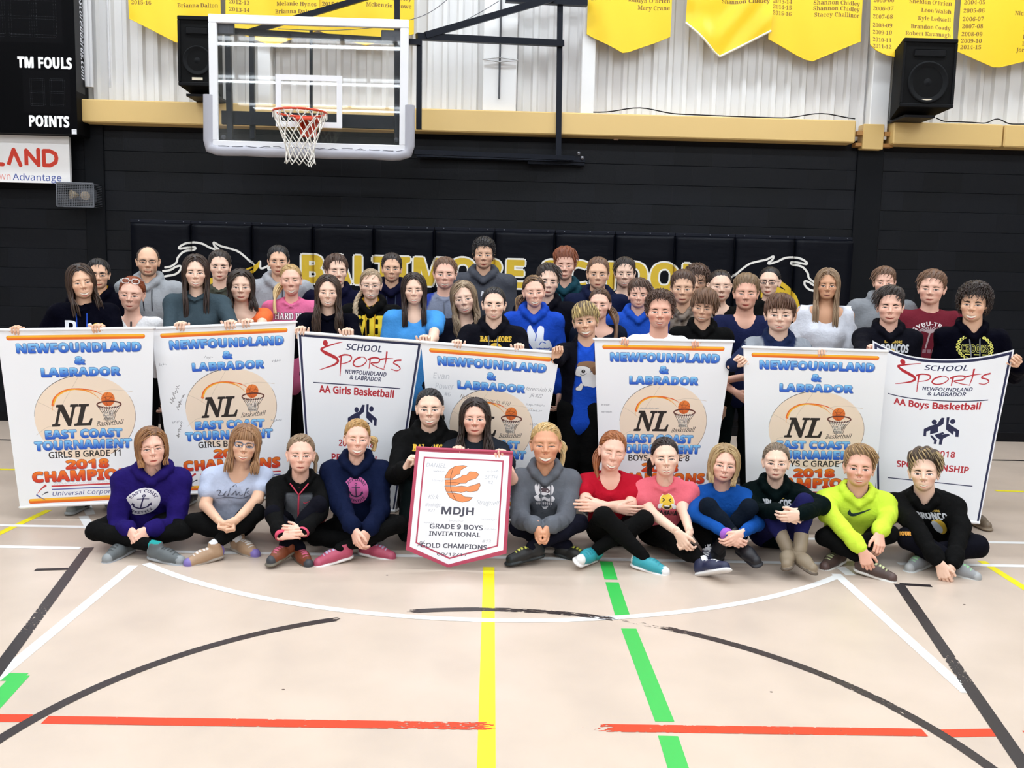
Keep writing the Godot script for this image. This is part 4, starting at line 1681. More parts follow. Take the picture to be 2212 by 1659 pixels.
func nl_print(grade: String, marks: int) -> Image:
	# the Newfoundland & Labrador banner on a sheet of 1000 by 1170 units
	var sh := Sheet.new(1400, 1638, Color("eeeef0"), 1.4)
	var sky := Color("8fd0f2")
	var deep := Color("1f55c4")
	var ink := Color("231c19")
	fiery(sh, 55, 42, 890, 30)
	fiery(sh, 70, 1112, 880, 32)
	# the pale ball
	var ball := Color("f0dcc6")
	sh.oval(Vector2(530, 585), 352, 282, Color("f0dcc6"), Color("f0d9c1"))
	var arc := PackedVector2Array()
	for k in 15:
		var th := lerpf(PI * 1.02, PI * 1.45, k / 14.0)
		arc.push_back(Vector2(530 + cos(th) * 352, 585 + sin(th) * 282))
	sh.line(arc, 1.0, ink, 4.0)
	arc = PackedVector2Array()
	for k in 22:
		var th := lerpf(-0.5, 1.05, k / 21.0)
		arc.push_back(Vector2(530 + cos(th) * 352, 585 + sin(th) * 282))
	sh.line(arc, 1.5, Color("6a4a38"), 4.0)
	for l in [v2([205, 470, 300, 520, 420, 620]), v2([500, 310, 440, 400, 390, 470, 350, 560]), v2([180, 690, 260, 640, 330, 640]), v2([610, 420, 720, 405, 860, 420])]:
		sh.line(spline(l), 2.2, Color("cdb9a4"))
	block_word(sh, "NEWFOUNDLAND", 515, 152, 54, 800, sky, deep)
	block_word(sh, "&", 515, 232, 46, 66, sky, deep)
	block_word(sh, "LABRADOR", 518, 308, 50, 520, sky, deep)
	# the swoosh of fire
	for e in [[v2([310, 500, 330, 450, 390, 408, 470, 394, 560, 402, 650, 432]), 20.0, Color("e8641b")], [v2([316, 490, 345, 440, 410, 406, 490, 398, 570, 412, 600, 428]), 11.0, Color("f6b431")], [v2([470, 396, 540, 408, 600, 436, 640, 472]), 9.0, Color("ee8f25")], [v2([520, 398, 600, 410, 660, 444]), 6.0, Color("e05a22")], [v2([305, 530, 308, 510, 316, 486]), 5.0, Color("f0b06a")]]:
		sh.line(spline(e[0]), e[1], e[2], 1.0)
	write(sh, "NL", 428, 636, 138, ink, {"font": "Droid Serif", "bold": true, "width": 268, "skew": 0.3, "fat": 2})
	# ball and hoop
	sh.oval(Vector2(690, 466), 47, 47, Color("ea8136"), Color("cf5a1d"))
	for l in [v2([644, 462, 690, 450, 736, 462]), v2([690, 420, 672, 466, 690, 512]), v2([655, 436, 690, 470, 725, 436])]: sh.line(spline(l), 2.0, Color("74300f"))
	var rim := PackedVector2Array()
	for k in 33: rim.push_back(Vector2(696 + cos(TAU * k / 32) * 84, 502 + sin(TAU * k / 32) * 22))
	sh.line(rim, 9.0, Color("5d2a20"))
	for k in 9:
		var f := k / 8.0
		sh.line(PackedVector2Array([Vector2(616 + 160 * f, 512 + 12 * sin(PI * f)), Vector2(650 + 92 * f, 560), Vector2(668 + 60 * f, 606)]), 3.4, Color("3d3430"))
	for k in 8:
		var f := k / 8.0
		sh.line(PackedVector2Array([Vector2(616 + 160 * f, 512), Vector2(668 + 80 * f, 556), Vector2(655 + 66 * f, 604)]), 2.6, Color("5a504a"))
		sh.line(PackedVector2Array([Vector2(636 + 160 * f, 512), Vector2(650 + 80 * f, 552), Vector2(672 + 60 * f, 604)]), 2.6, Color("f2eee8"))
	write(sh, "Basketball", 694, 640, 30, ink, {"font": "Droid Serif", "width": 190, "skew": 0.45, "turn": -0.05})
	block_word(sh, "EAST COAST", 512, 716, 50, 540, sky, deep)
	block_word(sh, "TOURNAMENT", 505, 790, 54, 690, sky, deep)
	write(sh, grade, 512, 846, 40, ink, {"width": 520, "fat": 1.2})
	block_word(sh, "2018", 525, 922, 54, 310, Color("f28a1e"), Color("d3341c"))
	block_word(sh, "CHAMPIONS", 520, 1000, 62, 800, Color("f07d1d"), Color("cf2f1a"))
	sh.line(PackedVector2Array([Vector2(250, 1034), Vector2(930, 1034)]), 9, Color("c8323a"))
	sh.line(PackedVector2Array([Vector2(250, 1056), Vector2(930, 1056)]), 7, Color("5a5a9c"))
	for e in [[v2([210, 1026, 175, 1046, 140, 1078]), 16.0, Color("c0393c")], [v2([220, 1072, 196, 1078, 172, 1092]), 10.0, Color("2f3038")], [v2([132, 1086, 158, 1104, 200, 1126]), 12.0, Color("4b5392")]]: sh.line(spline(e[0]), e[1], e[2], 1.0)
	write(sh, "Universal Corporate Wear", 590, 1098, 27, Color("4b4f86"), {"width": 680, "skew": 0.25})
	# signatures
	var pen := Color("8d8d93")
	if marks == 2:
		scribble(sh, 55, 520, 150, 40, ink, 4, -1.05)
		scribble(sh, 105, 560, 120, 30, ink, 5, -1.05)
		scribble(sh, 60, 640, 90, 30, pen, 6)
		scribble(sh, 80, 760, 110, 34, ink, 7, -1.2)
		scribble(sh, 350, 205, 60, 28, pen, 8)
		scribble(sh, 830, 250, 80, 26, pen, 9)
		scribble(sh, 20, 240, 50, 26, pen, 10)
		scribble(sh, 840, 660, 90, 26, pen, 11)
	elif marks == 4:
		write(sh, "Evan", 130, 250, 40, Color("c3c4ca"), {"skew": 0.2, "width": 120})
		write(sh, "Power", 150, 320, 40, Color("c3c4ca"), {"skew": 0.2, "width": 140})
		write(sh, "#6", 170, 370, 30, Color("b3b4ba"), {"skew": 0.2})
		write(sh, "Jeremiah R", 880, 290, 26, pen, {"skew": 0.3, "width": 200})
		write(sh, "JR #22", 870, 335, 24, pen, {"skew": 0.3})
		scribble(sh, 800, 380, 150, 26, pen, 14)
		scribble(sh, 820, 420, 120, 24, pen, 15)
		write(sh, "Nothing wrong in #10", 470, 392, 28, Color("86786c"), {"skew": 0.4, "width": 400, "turn": 0.08})
		scribble(sh, 850, 520, 120, 26, pen, 16)
		scribble(sh, 870, 570, 90, 24, pen, 17)
	elif marks == 5:
		scribble(sh, 30, 450, 70, 14, pen, 20)
		scribble(sh, 30, 500, 90, 14, pen, 21)
		scribble(sh, 340, 470, 150, 18, pen, 22)
	elif marks == 1:
		scribble(sh, 270, 1008, 500, 22, Color("cfc4c4"), 24)
	return sh.half()


func ym(y: float) -> float:
	# the layout's heights, fitted to the photograph
	var k := [[0.0, 0.0], [140.0, 104.0], [362.0, 280.0], [412.0, 320.0], [446.0, 362.0], [556.0, 432.0], [622.0, 498.0], [890.0, 724.0], [975.0, 820.0], [1060.0, 930.0], [1120.0, 1026.0], [1300.0, 1300.0]]
	for i in k.size() - 1:
		if y <= k[i + 1][0]: return lerpf(k[i][1], k[i + 1][1], (y - k[i][0]) / (k[i + 1][0] - k[i][0]))
	return y


func yms(a: Array) -> Array:
	var out := []
	for q in a: out.push_back(Vector2(q.x, ym(q.y)))
	return out


func sports_print(who: String, prize: String) -> Image:
	# the School Sports banner on a sheet of 1000 by 1300 units
	var sh := Sheet.new(1400, 1820, Color("edeef1"), 1.4)
	var navy := Color("1c2146")
	var red := Color("b3202b")
	sh.rect(12, 12, 976, 1288, navy)
	sh.rect(30, 34, 940, 1286, Color("edeef1"))
	write(sh, "SCHOOL", 535, ym(140), 44, navy, {"width": 290, "skew": 0.2, "fat": 1.0})
	# the figure that makes the S, and the brush letters
	sh.oval(Vector2(222, ym(92)), 20, 22, red)
	for e in [[v2([360, 68, 280, 100, 200, 142, 192, 164, 250, 196, 310, 228, 322, 258, 290, 290, 230, 318, 168, 345]), 26.0], [v2([196, 150, 205, 175, 260, 205, 315, 240]), 26.0]]:
		var s := spline(yms(e[0]))
		var mid := s.size() / 2
		sh.line(s.slice(0, mid + 1), 4.0, red, e[1])
		sh.line(s.slice(mid), e[1], red, 3.0)
	for e in [v2([352, 196, 346, 300, 342, 388]), v2([330, 214, 375, 190, 430, 196, 432, 236, 395, 262, 350, 276]), v2([512, 200, 470, 226, 452, 268, 480, 290, 530, 276, 562, 232, 540, 200, 512, 200]), v2([592, 200, 590, 250, 586, 300]), v2([572, 220, 620, 196, 668, 204, 660, 238, 600, 250, 650, 280, 716, 300]), v2([724, 130, 722, 220, 712, 290]), v2([668, 212, 720, 196, 780, 192]), v2([850, 200, 806, 208, 790, 232, 830, 254, 850, 282, 820, 302, 778, 290])]:
		sh.line(spline(yms(e)), 13, red, 5)
	write(sh, "NEWFOUNDLAND", 560, ym(362), 29, navy, {"width": 350, "skew": 0.15, "fat": 0.8})
	write(sh, "& LABRADOR", 560, ym(412), 29, navy, {"width": 270, "skew": 0.15, "fat": 0.8})
	sh.line(PackedVector2Array([Vector2(110, ym(446)), Vector2(870, ym(446))]), 7, navy)
	write(sh, who, 490, ym(556), 50, red, {"width": 660, "fat": 2.5})
	# two players reaching for a ball
	var q := [
		v2([548, 628, 568, 628, 566, 690, 528, 724, 532, 772, 470, 800, 470, 760, 440, 775, 440, 820, 418, 820, 418, 752, 470, 716, 520, 690]),
		v2([584, 622, 604, 620, 604, 684, 690, 744, 692, 806, 668, 806, 664, 762, 650, 752, 650, 790, 590, 740]),
		v2([508, 800, 570, 768, 582, 780, 560, 794, 610, 780, 626, 792, 576, 832, 570, 890, 548, 890, 550, 840, 520, 820]),
		v2([470, 812, 486, 806, 530, 850, 526, 888, 506, 888, 508, 858]),
	]
	for s in q: sh.poly(PackedVector2Array(yms(s)), navy)
	sh.oval(Vector2(496, ym(676)), 20, 20, navy)
	sh.oval(Vector2(632, ym(660)), 20, 20, navy)
	write(sh, "2017-2018", 510, ym(975), 45, red, {"width": 350, "fat": 1.5})
	write(sh, prize, 505, ym(1060), 46, red, {"width": 480 if prize.length() < 12 else 620, "fat": 2.2})
	sh.line(PackedVector2Array([Vector2(110, ym(1120)), Vector2(870, ym(1120))]), 6, navy)
	return sh.half()


func mdjh_print() -> Image:
	var sh := Sheet.new(1400, 1740, Color("eeeef1"), 1.4)
	var rose := Color("b3405a")
	var ink := Color("4a4a58")
	# border: rose edge, white band, thin rose line; the outline is cut by the sheet's own shape
	sh.rect(0, 0, 1000, 1243, rose)
	sh.poly(PackedVector2Array([Vector2(34, 34), Vector2(966, 34), Vector2(966, 1025), Vector2(432, 1206), Vector2(34, 1025)]), Color("eeeef1"))
	sh.poly(PackedVector2Array([Vector2(88, 88), Vector2(912, 88), Vector2(912, 988), Vector2(436, 1150), Vector2(88, 988)]), rose)
	sh.poly(PackedVector2Array([Vector2(103, 103), Vector2(897, 103), Vector2(897, 978), Vector2(437, 1132), Vector2(103, 978)]), Color("efeff2"))
	# the torn basketball
	var org := Color("f0915a")
	var dark := Color("3c2018")
	var pieces := [
		v2([500, 160, 420, 170, 360, 210, 330, 270, 322, 300, 400, 300, 440, 260, 470, 252, 476, 210, 540, 166, 500, 160]),
		v2([330, 318, 420, 312, 480, 286, 500, 262, 540, 262, 570, 222, 640, 224, 666, 250, 640, 290, 560, 320, 540, 346, 480, 350, 440, 372, 330, 376]),
		v2([328, 384, 440, 384, 500, 376, 560, 382, 610, 366, 680, 338, 690, 360, 664, 420, 590, 436, 550, 428, 500, 446, 440, 436, 350, 440]),
		v2([356, 452, 430, 452, 500, 462, 540, 488, 620, 492, 590, 528, 520, 546, 450, 530, 390, 500]),
	]
	for p in pieces:
		sh.poly(PackedVector2Array(p), org)
		var c := PackedVector2Array(p)
		c.push_back(p[0])
		sh.line(c, 3.4, dark)
	sh.line(spline(v2([400, 190, 380, 300, 396, 420, 450, 520])), 4, dark)
	sh.line(spline(v2([328, 350, 420, 342, 480, 350])), 4, dark)
	write(sh, "MDJH", 480, 674, 72, ink, {"width": 320, "fat": 4})
	write(sh, "GRADE 9 BOYS", 480, 828, 46, ink, {"width": 530, "fat": 2})
	write(sh, "INVITATIONAL", 470, 904, 44, ink, {"width": 510, "fat": 1.5})
	write(sh, "GOLD CHAMPIONS", 470, 1030, 44, ink, {"width": 660, "fat": 2})
	write(sh, "09/12/17", 460, 1112, 28, ink, {"width": 300, "fat": 0.5})
	var pen := Color("b9bac2")
	write(sh, "DANIEL", 220, 190, 42, pen, {"width": 200, "skew": 0.2})
	write(sh, "Kirk", 220, 520, 42, pen, {"skew": 0.3, "width": 100})
	write(sh, "Woodridge", 220, 600, 36, pen, {"skew": 0.3, "width": 150})
	write(sh, "#31", 210, 655, 30, pen, {"skew": 0.3})
	write(sh, "Strugnell", 770, 560, 46, pen, {"skew": 0.3, "width": 220})
	write(sh, "SETH", 790, 290, 40, pen, {"skew": 0.2, "width": 120})
	write(sh, "#2", 790, 340, 34, pen, {})
	write(sh, "#13", 790, 960, 36, pen, {"skew": 0.2})
	scribble(sh, 740, 200, 130, 30, Color("9a9aa4"), 31, -0.1)
	scribble(sh, 200, 222, 120, 18, Color("9a9aa4"), 32)
	scribble(sh, 190, 310, 140, 34, pen, 33)
	scribble(sh, 400, 728, 150, 30, pen, 34)
	scribble(sh, 150, 760, 110, 24, pen, 35)
	scribble(sh, 720, 700, 160, 26, pen, 36)
	scribble(sh, 760, 800, 130, 26, pen, 37)
	for k in 4: sh.line(PackedVector2Array([Vector2(112 + k * 12, 1020 - k * 2), Vector2(135 + k * 14, 970 - k * 3)]), 5, ink)
	return sh.half()


func build_banners() -> void:
	# corners in the photograph: top left, top right, bottom right, bottom left; the depth of the top and bottom edge
	var list := [
		{"c": [[-8, 711], [332, 707], [325, 1084], [44, 1098]], "z": [3.86, 3.80], "p": nl_print("GIRLS B GRADE 11", 1), "l": "white tournament banner for GIRLS B GRADE 11, leftmost, held by the person with a lanyard", "wave": 0.4},
		{"c": [[327, 708], [639, 694], [622, 1058], [373, 1070]], "z": [3.78, 3.74], "p": nl_print("GIRLS B GRADE 9", 2), "l": "signed white tournament banner behind the seated person in blue-framed glasses", "wave": 0.9},
		{"c": [[642, 716], [913, 737], [853, 1106], [668, 1097]], "z": [3.84, 3.80], "p": sports_print("AA Girls Basketball", "PROVINCIAL"), "l": "white School Sports banner for AA Girls Basketball with a navy border", "wave": 0.3, "sports": true},
		{"c": [[909, 737], [1210, 761], [1150, 1102], [942, 1098]], "z": [3.90, 3.86], "p": nl_print("BOYS C GRADE 7", 4), "l": "white tournament banner signed Evan and Jeremiah, behind the two kneeling people", "wave": 0.5},
		{"c": [[1284, 731], [1584, 736], [1532, 1095], [1298, 1092]], "z": [3.84, 3.80], "p": nl_print("BOYS C GRADE 8", 5), "l": "white tournament banner for BOYS C GRADE 8, held by the person in white", "wave": 0.4},
		{"c": [[1606, 748], [1918, 757], [1886, 1104], [1612, 1103]], "z": [3.90, 3.86], "p": nl_print("BOYS C GRADE 9", 6), "l": "white tournament banner for BOYS C GRADE 9, held by the person with grey shoulders", "wave": 0.3},
		{"c": [[1883, 735], [2193, 755], [2115, 1131], [1893, 1105]], "z": [3.78, 3.80], "p": sports_print("AA Boys Basketball", "SPORTSMANSHIP"), "l": "white School Sports banner for AA Boys Basketball with a sagging top, far right", "wave": 0.3, "sag": 34.0, "sports": true},
	]
	for j in list.size():
		var e: Dictionary = list[j]
		var c: Array = e.c
		var P := []
		for k in 4: P.push_back(at(c[k][0], c[k][1], e.z[0 if k < 2 else 1]))
		var base := Vector3((P[0].x + P[1].x) / 2, P[3].y, e.z[1])
		var t := thing("banner", e.l, "banner", base, "white banners held up by the standing players")
		var b := Buf.new()
		var nx := 24
		var ny := 28
		var sag: float = e.get("sag", 0.0) / 320.0
		for iy in ny + 1:
			for ix in nx + 1:
				var f := float(ix) / nx
				var g := float(iy) / ny
				var p: Vector3 = (P[0].lerp(P[1], f)).lerp(P[3].lerp(P[2], f), g)
				p.y -= sag * 4.0 * f * (1 - f) * pow(1.0 - g, 2.0) * (1.15 - 0.5 * f)
				p.z += e.wave * (0.15 + 0.85 * g) * (0.014 * sin(f * 5.0 + j + g * 3.0) + 0.006 * sin(f * 13.0 - g * 4.0 + j * 2.0)) - 0.03 * sin(g * PI) * sin(f * PI) * 0.5
				if sag: p.z += 0.02 * sin(f * 9.0 + 1.0) * (1 - g)
				b.vert(p - base, Vector3.BACK, Color.WHITE, Vector2(f, g))
		for iy in ny:
			for ix in nx:
				var a := iy * (nx + 1) + ix
				b.quad(a, a + 1, a + nx + 2, a + nx + 1)
		smooth_normals(b)
		var m := print_mat(e.p, 0.5)
		m.texture_repeat = false
		m.cull_mode = BaseMaterial3D.CULL_DISABLED
		part("sheet", thick(b, 0.0018).mesh(), t, m)
		# hem pockets with their rods
		for row in [0, ny]:
			if sag and row == 0: continue
			var pts := PackedVector3Array()
			for ix in nx + 1: pts.push_back(b.v[row * (nx + 1) + ix] + Vector3(0, -0.006 if row == 0 else 0.006, -0.004))
			var h := Buf.new()
			h.tube(pts, 0.011, 10)
			part("hem", h.mesh(), t, mat(Color("efeff1"), 0.5))
			if not e.has("sports"):
				var r := Buf.new()
				r.tube(PackedVector3Array([pts[0] + (pts[0] - pts[1]) * 0.25, pts[0] + (pts[1] - pts[0]) * 0.3]), 0.007, 8)
				r.tube(PackedVector3Array([pts[nx] + (pts[nx] - pts[nx - 1]) * 0.25, pts[nx] - (pts[nx] - pts[nx - 1]) * 0.3]), 0.007, 8)
				part("rod", r.mesh(), t, mat(Color("dcdce0"), 0.4))
	# the small pointed banner in front
	var z0 := 4.58
	var z1 := 4.70
	var a0 := at(899, 967, z0)
	var a1 := at(1108, 978, z0)
	var a2 := at(1094, 1195, z1)
	var a3 := at(877, 1187, z1)
	var tp := at(968, 1227, z1)
	if tp.y < 0.004: tp.y = 0.004
	var base := Vector3((a0.x + a1.x) / 2, tp.y, z1)
	var t := thing("pointed_banner", "small white pointed banner reading MDJH GOLD CHAMPIONS with a rose border", "banner", base)
	var b := Buf.new()
	var nx := 24
	var ny := 24
	for iy in ny + 1:
		for ix in nx + 1:
			var f := float(ix) / nx
			var g := float(iy) / ny
			var ft := 0.432
			var low := a3.lerp(tp, f / ft) if f < ft else tp.lerp(a2, (f - ft) / (1 - ft))
			var p := a0.lerp(a1, f).lerp(low, g)
			p.z += 0.006 * sin(f * 6.0 + g * 2.0) + 0.01 * sin(g * 3.0)
			var vv := 1025.0 + (180.0 * (f / ft if f < ft else (1 - f) / (1 - ft)))
			b.vert(p - base, Vector3.BACK, Color.WHITE, Vector2(f, g * (vv + 36.0) / 1243.0))
	for iy in ny:
		for ix in nx:
			var a := iy * (nx + 1) + ix
			b.quad(a, a + 1, a + nx + 2, a + nx + 1)
	smooth_normals(b)
	var m := print_mat(mdjh_print(), 0.5)
	m.texture_repeat = false
	m.cull_mode = BaseMaterial3D.CULL_DISABLED
	part("sheet", thick(b, 0.002).mesh(), t, m)
	var pts := PackedVector3Array()
	for ix in nx + 1: pts.push_back(b.v[ix])
	var h := Buf.new()
	h.tube(pts, 0.009, 10)
	part("hem", h.mesh(), t, mat(Color("b3405a"), 0.55))


# ---------------------------------------------------------------- people

const CELL_W := 256        # the face sheet: one cell for each person, 0.2 m by 0.25 m of the face
const CELL_H := 292
var face_sheet: Image
var head_hi := {}
var head_lo := {}
var ear_b: Buf
var hand_b := {}
var shoe_b: Buf
var boot_b: Buf
var skin_m: StandardMaterial3D
var hair_m: StandardMaterial3D
var cloth_m: StandardMaterial3D
var shiny_m: StandardMaterial3D
var folds: FastNoiseLite
var crowd := []
var done := []
var prints := {}


static func smin(a: float, b: float, k: float) -> float:
	var e := maxf(k - absf(a - b), 0.0)
	return minf(a, b) - e * e * 0.25 / k


static func smax(a: float, b: float, k: float) -> float:
	return -smin(-a, -b, k)


static func ell(p: Vector3, c: Vector3, r: Vector3) -> float:
	var q := p - c
	var k0 := (q / r).length()
	var k1 := (q / (r * r)).length()
	return k0 * (k0 - 1.0) / maxf(k1, 1e-6)


static func cap(p: Vector3, a: Vector3, b: Vector3, ra: float, rb: float) -> float:
	var ba := b - a
	var t := clampf((p - a).dot(ba) / ba.length_squared(), 0, 1)
	return p.distance_to(a + ba * t) - lerpf(ra, rb, t)


static func head_d(q: Vector3) -> float:
	# a head looking along z, the eyes at y = 0; both halves alike
	var p := Vector3(absf(q.x), q.y, q.z)
	var d := ell(p, Vector3(0, 0.028, -0.012), Vector3(0.0765, 0.084, 0.097))
	d = smin(d, ell(p, Vector3(0, -0.028, 0.028), Vector3(0.0655, 0.084, 0.060)), 0.03)
	d = smin(d, ell(p, Vector3(0, -0.074, 0.032), Vector3(0.0535, 0.038, 0.049)), 0.025)
	d = smin(d, ell(p, Vector3(0, -0.098, 0.063), Vector3(0.022, 0.016, 0.018)), 0.02)
	d = smin(d, ell(p, Vector3(0.041, -0.030, 0.055), Vector3(0.024, 0.022, 0.026)), 0.022)
	d = smin(d, cap(p, Vector3(0.010, 0.020, 0.083), Vector3(0.046, 0.018, 0.066), 0.010, 0.010), 0.016)
	d = smin(d, cap(p, Vector3(0, -0.05, -0.02), Vector3(0, -0.135, -0.03), 0.047, 0.044), 0.03)
	# sockets and eyes
	d = smax(d, -ell(p, Vector3(0.032, 0.0, 0.097), Vector3(0.019, 0.010, 0.0165)), 0.010)
	d = smin(d, ell(p, Vector3(0.0315, -0.001, 0.0715), Vector3(0.0155, 0.0125, 0.0135)), 0.003)
	# nose
	d = smin(d, cap(p, Vector3(0, 0.006, 0.083), Vector3(0, -0.036, 0.102), 0.0075, 0.0105), 0.012)
	d = smin(d, ell(p, Vector3(0.0115, -0.041, 0.091), Vector3(0.0085, 0.0075, 0.010)), 0.007)
	# lips
	d = smin(d, cap(p, Vector3(0, -0.0675, 0.0895), Vector3(0.021, -0.0705, 0.079), 0.0062, 0.004), 0.006)
	d = smin(d, cap(p, Vector3(0, -0.0785, 0.0885), Vector3(0.018, -0.0755, 0.079), 0.0068, 0.004), 0.005)
	return d


func make_head(nu: int, nv: int) -> Dictionary:
	var c := Vector3(0, -0.012, 0)
	var pts := PackedVector3Array()
	var az := PackedFloat32Array()
	for j in nv + 1:
		var t := float(j) / nv
		# rows crowd together over the face
		var el := lerpf(-82.0, -52.0, t / 0.1) if t < 0.1 else lerpf(-52.0, 20.0, (t - 0.1) / 0.65) if t < 0.75 else lerpf(20.0, 90.0, (t - 0.75) / 0.25)
		el = deg_to_rad(el)
		for i in nu + 1:
			var s := 2.0 * i / nu - 1.0
			var a := PI * (0.45 * s + 0.55 * s * s * s)
			var d := Vector3(sin(a) * cos(el), sin(el), cos(a) * cos(el))
			var r := 0.21
			for k in 60:
				var h := head_d(c + d * r)
				if h < 0.0003: break
				r -= h * 0.75
			pts.push_back(c + d * r)
			az.push_back(a)
	return {"p": pts, "az": az, "nu": nu, "nv": nv}


func make_templates() -> void:
	head_hi = make_head(92, 76)
	head_lo = make_head(60, 50)
	# ear: a shell with a hollow, x outward, standing on the head's right-hand side of the picture
	var f := Fld.new(Vector3(-0.03, -0.045, -0.04), Vector3(0.04, 0.045, 0.04), 0.0034)
	f.cone(Vector3(0.004, 0.012, 0), Vector3(0.002, -0.014, 0.004), 0.0225, 0.015, 0.01, Vector3(1, 0, 0), 0.42)
	f.cone(Vector3(0.016, 0.012, 0.003), Vector3(0.014, -0.006, 0.005), 0.0125, 0.009, 0.006, Vector3.ZERO, 1.0, true)
	f.cone(Vector3(0.004, -0.024, 0.006), Vector3(0.004, -0.028, 0.006), 0.0085, 0.007, 0.006, Vector3(1, 0, 0), 0.6)
	ear_b = Buf.new()
	f.net(ear_b)
	# hands: thumb at +x, palm towards +z, fingers along +y from the wrist
	for pose in [["grip", [78.0, 86.0, 36.0]], ["rest", [30.0, 46.0, 24.0]], ["fist", [62.0, 84.0, 46.0]], ["flat", [8.0, 14.0, 8.0]]]:
		f = Fld.new(Vector3(-0.062, -0.045, -0.035), Vector3(0.075, 0.20, 0.10), 0.0036)
		f.cone(Vector3(0, -0.014, 0), Vector3(0, 0.012, 0), 0.0245, 0.0245, 0.01, Vector3(0, 0, 1), 0.74)
		var kn := [Vector3(0.027, 0.087, 0.001), Vector3(0.0075, 0.091, -0.002), Vector3(-0.0125, 0.087, -0.001), Vector3(-0.030, 0.078, 0.002)]
		var ln := [[0.041, 0.025, 0.020], [0.045, 0.029, 0.021], [0.042, 0.027, 0.020], [0.033, 0.020, 0.018]]
		for k in 4: f.cone(Vector3(kn[k].x * 0.45, 0.008, 0), kn[k], 0.0145, 0.0105, 0.012)
		f.cone(Vector3(0.012, 0.014, 0.006), Vector3(0.034, 0.044, 0.012), 0.017, 0.0135, 0.012)
		var tb: Vector3 = Vector3(0.036, 0.046, 0.012)
		var tm: Vector3 = tb + (Vector3(0.017, 0.027, 0.006) if pose[0] != "fist" else Vector3(0.004, 0.026, 0.016))
		var te: Vector3 = tm + (Vector3(0.004, 0.027, 0.008) if pose[0] != "fist" else Vector3(-0.014, 0.016, 0.012))
		f.cone(tb, tm, 0.0118, 0.0098, 0.006)
		f.cone(tm, te, 0.0098, 0.0075, 0.003)
		for k in 4:
			var p: Vector3 = kn[k]
			var th := 0.0
			for s in 3:
				th += deg_to_rad(pose[1][s] + (k - 1.5) * 2.0)
				var q: Vector3 = p + Vector3((1.5 - k) * 0.035 * (1.0 if s == 0 else 0.2) * (0.4 if pose[0] != "flat" else 1.0), cos(th), sin(th)) * ln[k][s]
				f.cone(p, q, 0.0094 - 0.0008 * s - (0.0008 if k == 3 else 0.0), 0.0088 - 0.0009 * s - (0.0008 if k == 3 else 0.0), 0.0025)
				p = q
		var b := Buf.new()
		f.net(b)
		hand_b[pose[0]] = b
	# shoe: ankle over the origin, toes along z; the vertex colour's red tells sole, upper, toe cap and laces apart
	for kind in 2:
		f = Fld.new(Vector3(-0.065, -0.02, -0.1), Vector3(0.065, 0.22 if kind else 0.14, 0.225), 0.0062)
		f.cone(Vector3(0, 0.052, -0.035), Vector3(0, 0.045, 0.07), 0.040, 0.041, 0.02)
		f.cone(Vector3(0, 0.045, 0.06), Vector3(0.004, 0.034, 0.15), 0.041, 0.034, 0.03)
		f.cone(Vector3(0, 0.05, -0.028), Vector3(0, 0.10 if kind else 0.092, -0.026), 0.043, 0.042 if kind else 0.041, 0.02)
		if kind == 0: f.cone(Vector3(0, 0.118, -0.03), Vector3(0, 0.15, -0.034), 0.034, 0.034, 0.004, Vector3.ZERO, 1.0, true)
		f.cone(Vector3(0, 0.013, -0.035), Vector3(0.003, 0.012, 0.155), 0.043, 0.043, 0.006, Vector3.UP, 0.36)
		f.keep_above(0.0)
		var b := Buf.new()
		f.net(b)
		for k in b.v.size():
			var p := b.v[k]
			var r := 0.25
			if p.y < 0.024: r = 0.0
			elif kind == 0 and p.z > 0.02 and p.z < 0.115 and absf(p.x) < 0.02 and p.y > 0.05: r = 0.75 if int(floor(p.z * 90.0)) % 2 == 0 else 0.25
			elif p.z > 0.145 or p.z < -0.055: r = 0.5
			if kind == 1: r = 0.0 if p.y < 0.022 else (0.5 if p.y > 0.09 and absf(p.z + 0.03) < 0.022 else 0.25)
			b.c[k] = Color(r, 0, 0)
		if kind: boot_b = b
		else: shoe_b = b
	folds = FastNoiseLite.new()
	folds.seed = 77
	folds.noise_type = FastNoiseLite.TYPE_SIMPLEX
	folds.frequency = 6.0
	folds.fractal_type = FastNoiseLite.FRACTAL_RIDGED
	folds.fractal_octaves = 2
	hair_m = StandardMaterial3D.new()
	hair_m.vertex_color_use_as_albedo = true
	hair_m.roughness = 0.5
	cloth_m = StandardMaterial3D.new()
	cloth_m.vertex_color_use_as_albedo = true
	cloth_m.roughness = 0.85
	cloth_m.metallic_specular = 0.2
	cloth_m.normal_enabled = true
	cloth_m.normal_texture = noise_tex(55, 0.03, 256, true, 5.0, FastNoiseLite.TYPE_SIMPLEX_SMOOTH, null, FastNoiseLite.FRACTAL_RIDGED, 3)
	cloth_m.normal_scale = 0.35
	cloth_m.uv1_triplanar = true
	cloth_m.uv1_scale = Vector3(3, 3, 3)
	shiny_m = StandardMaterial3D.new()
	shiny_m.vertex_color_use_as_albedo = true
	shiny_m.roughness = 0.5


static func lin(c: Color) -> Color:
	return c.srgb_to_linear()


# ---- the face, painted on its cell of the sheet

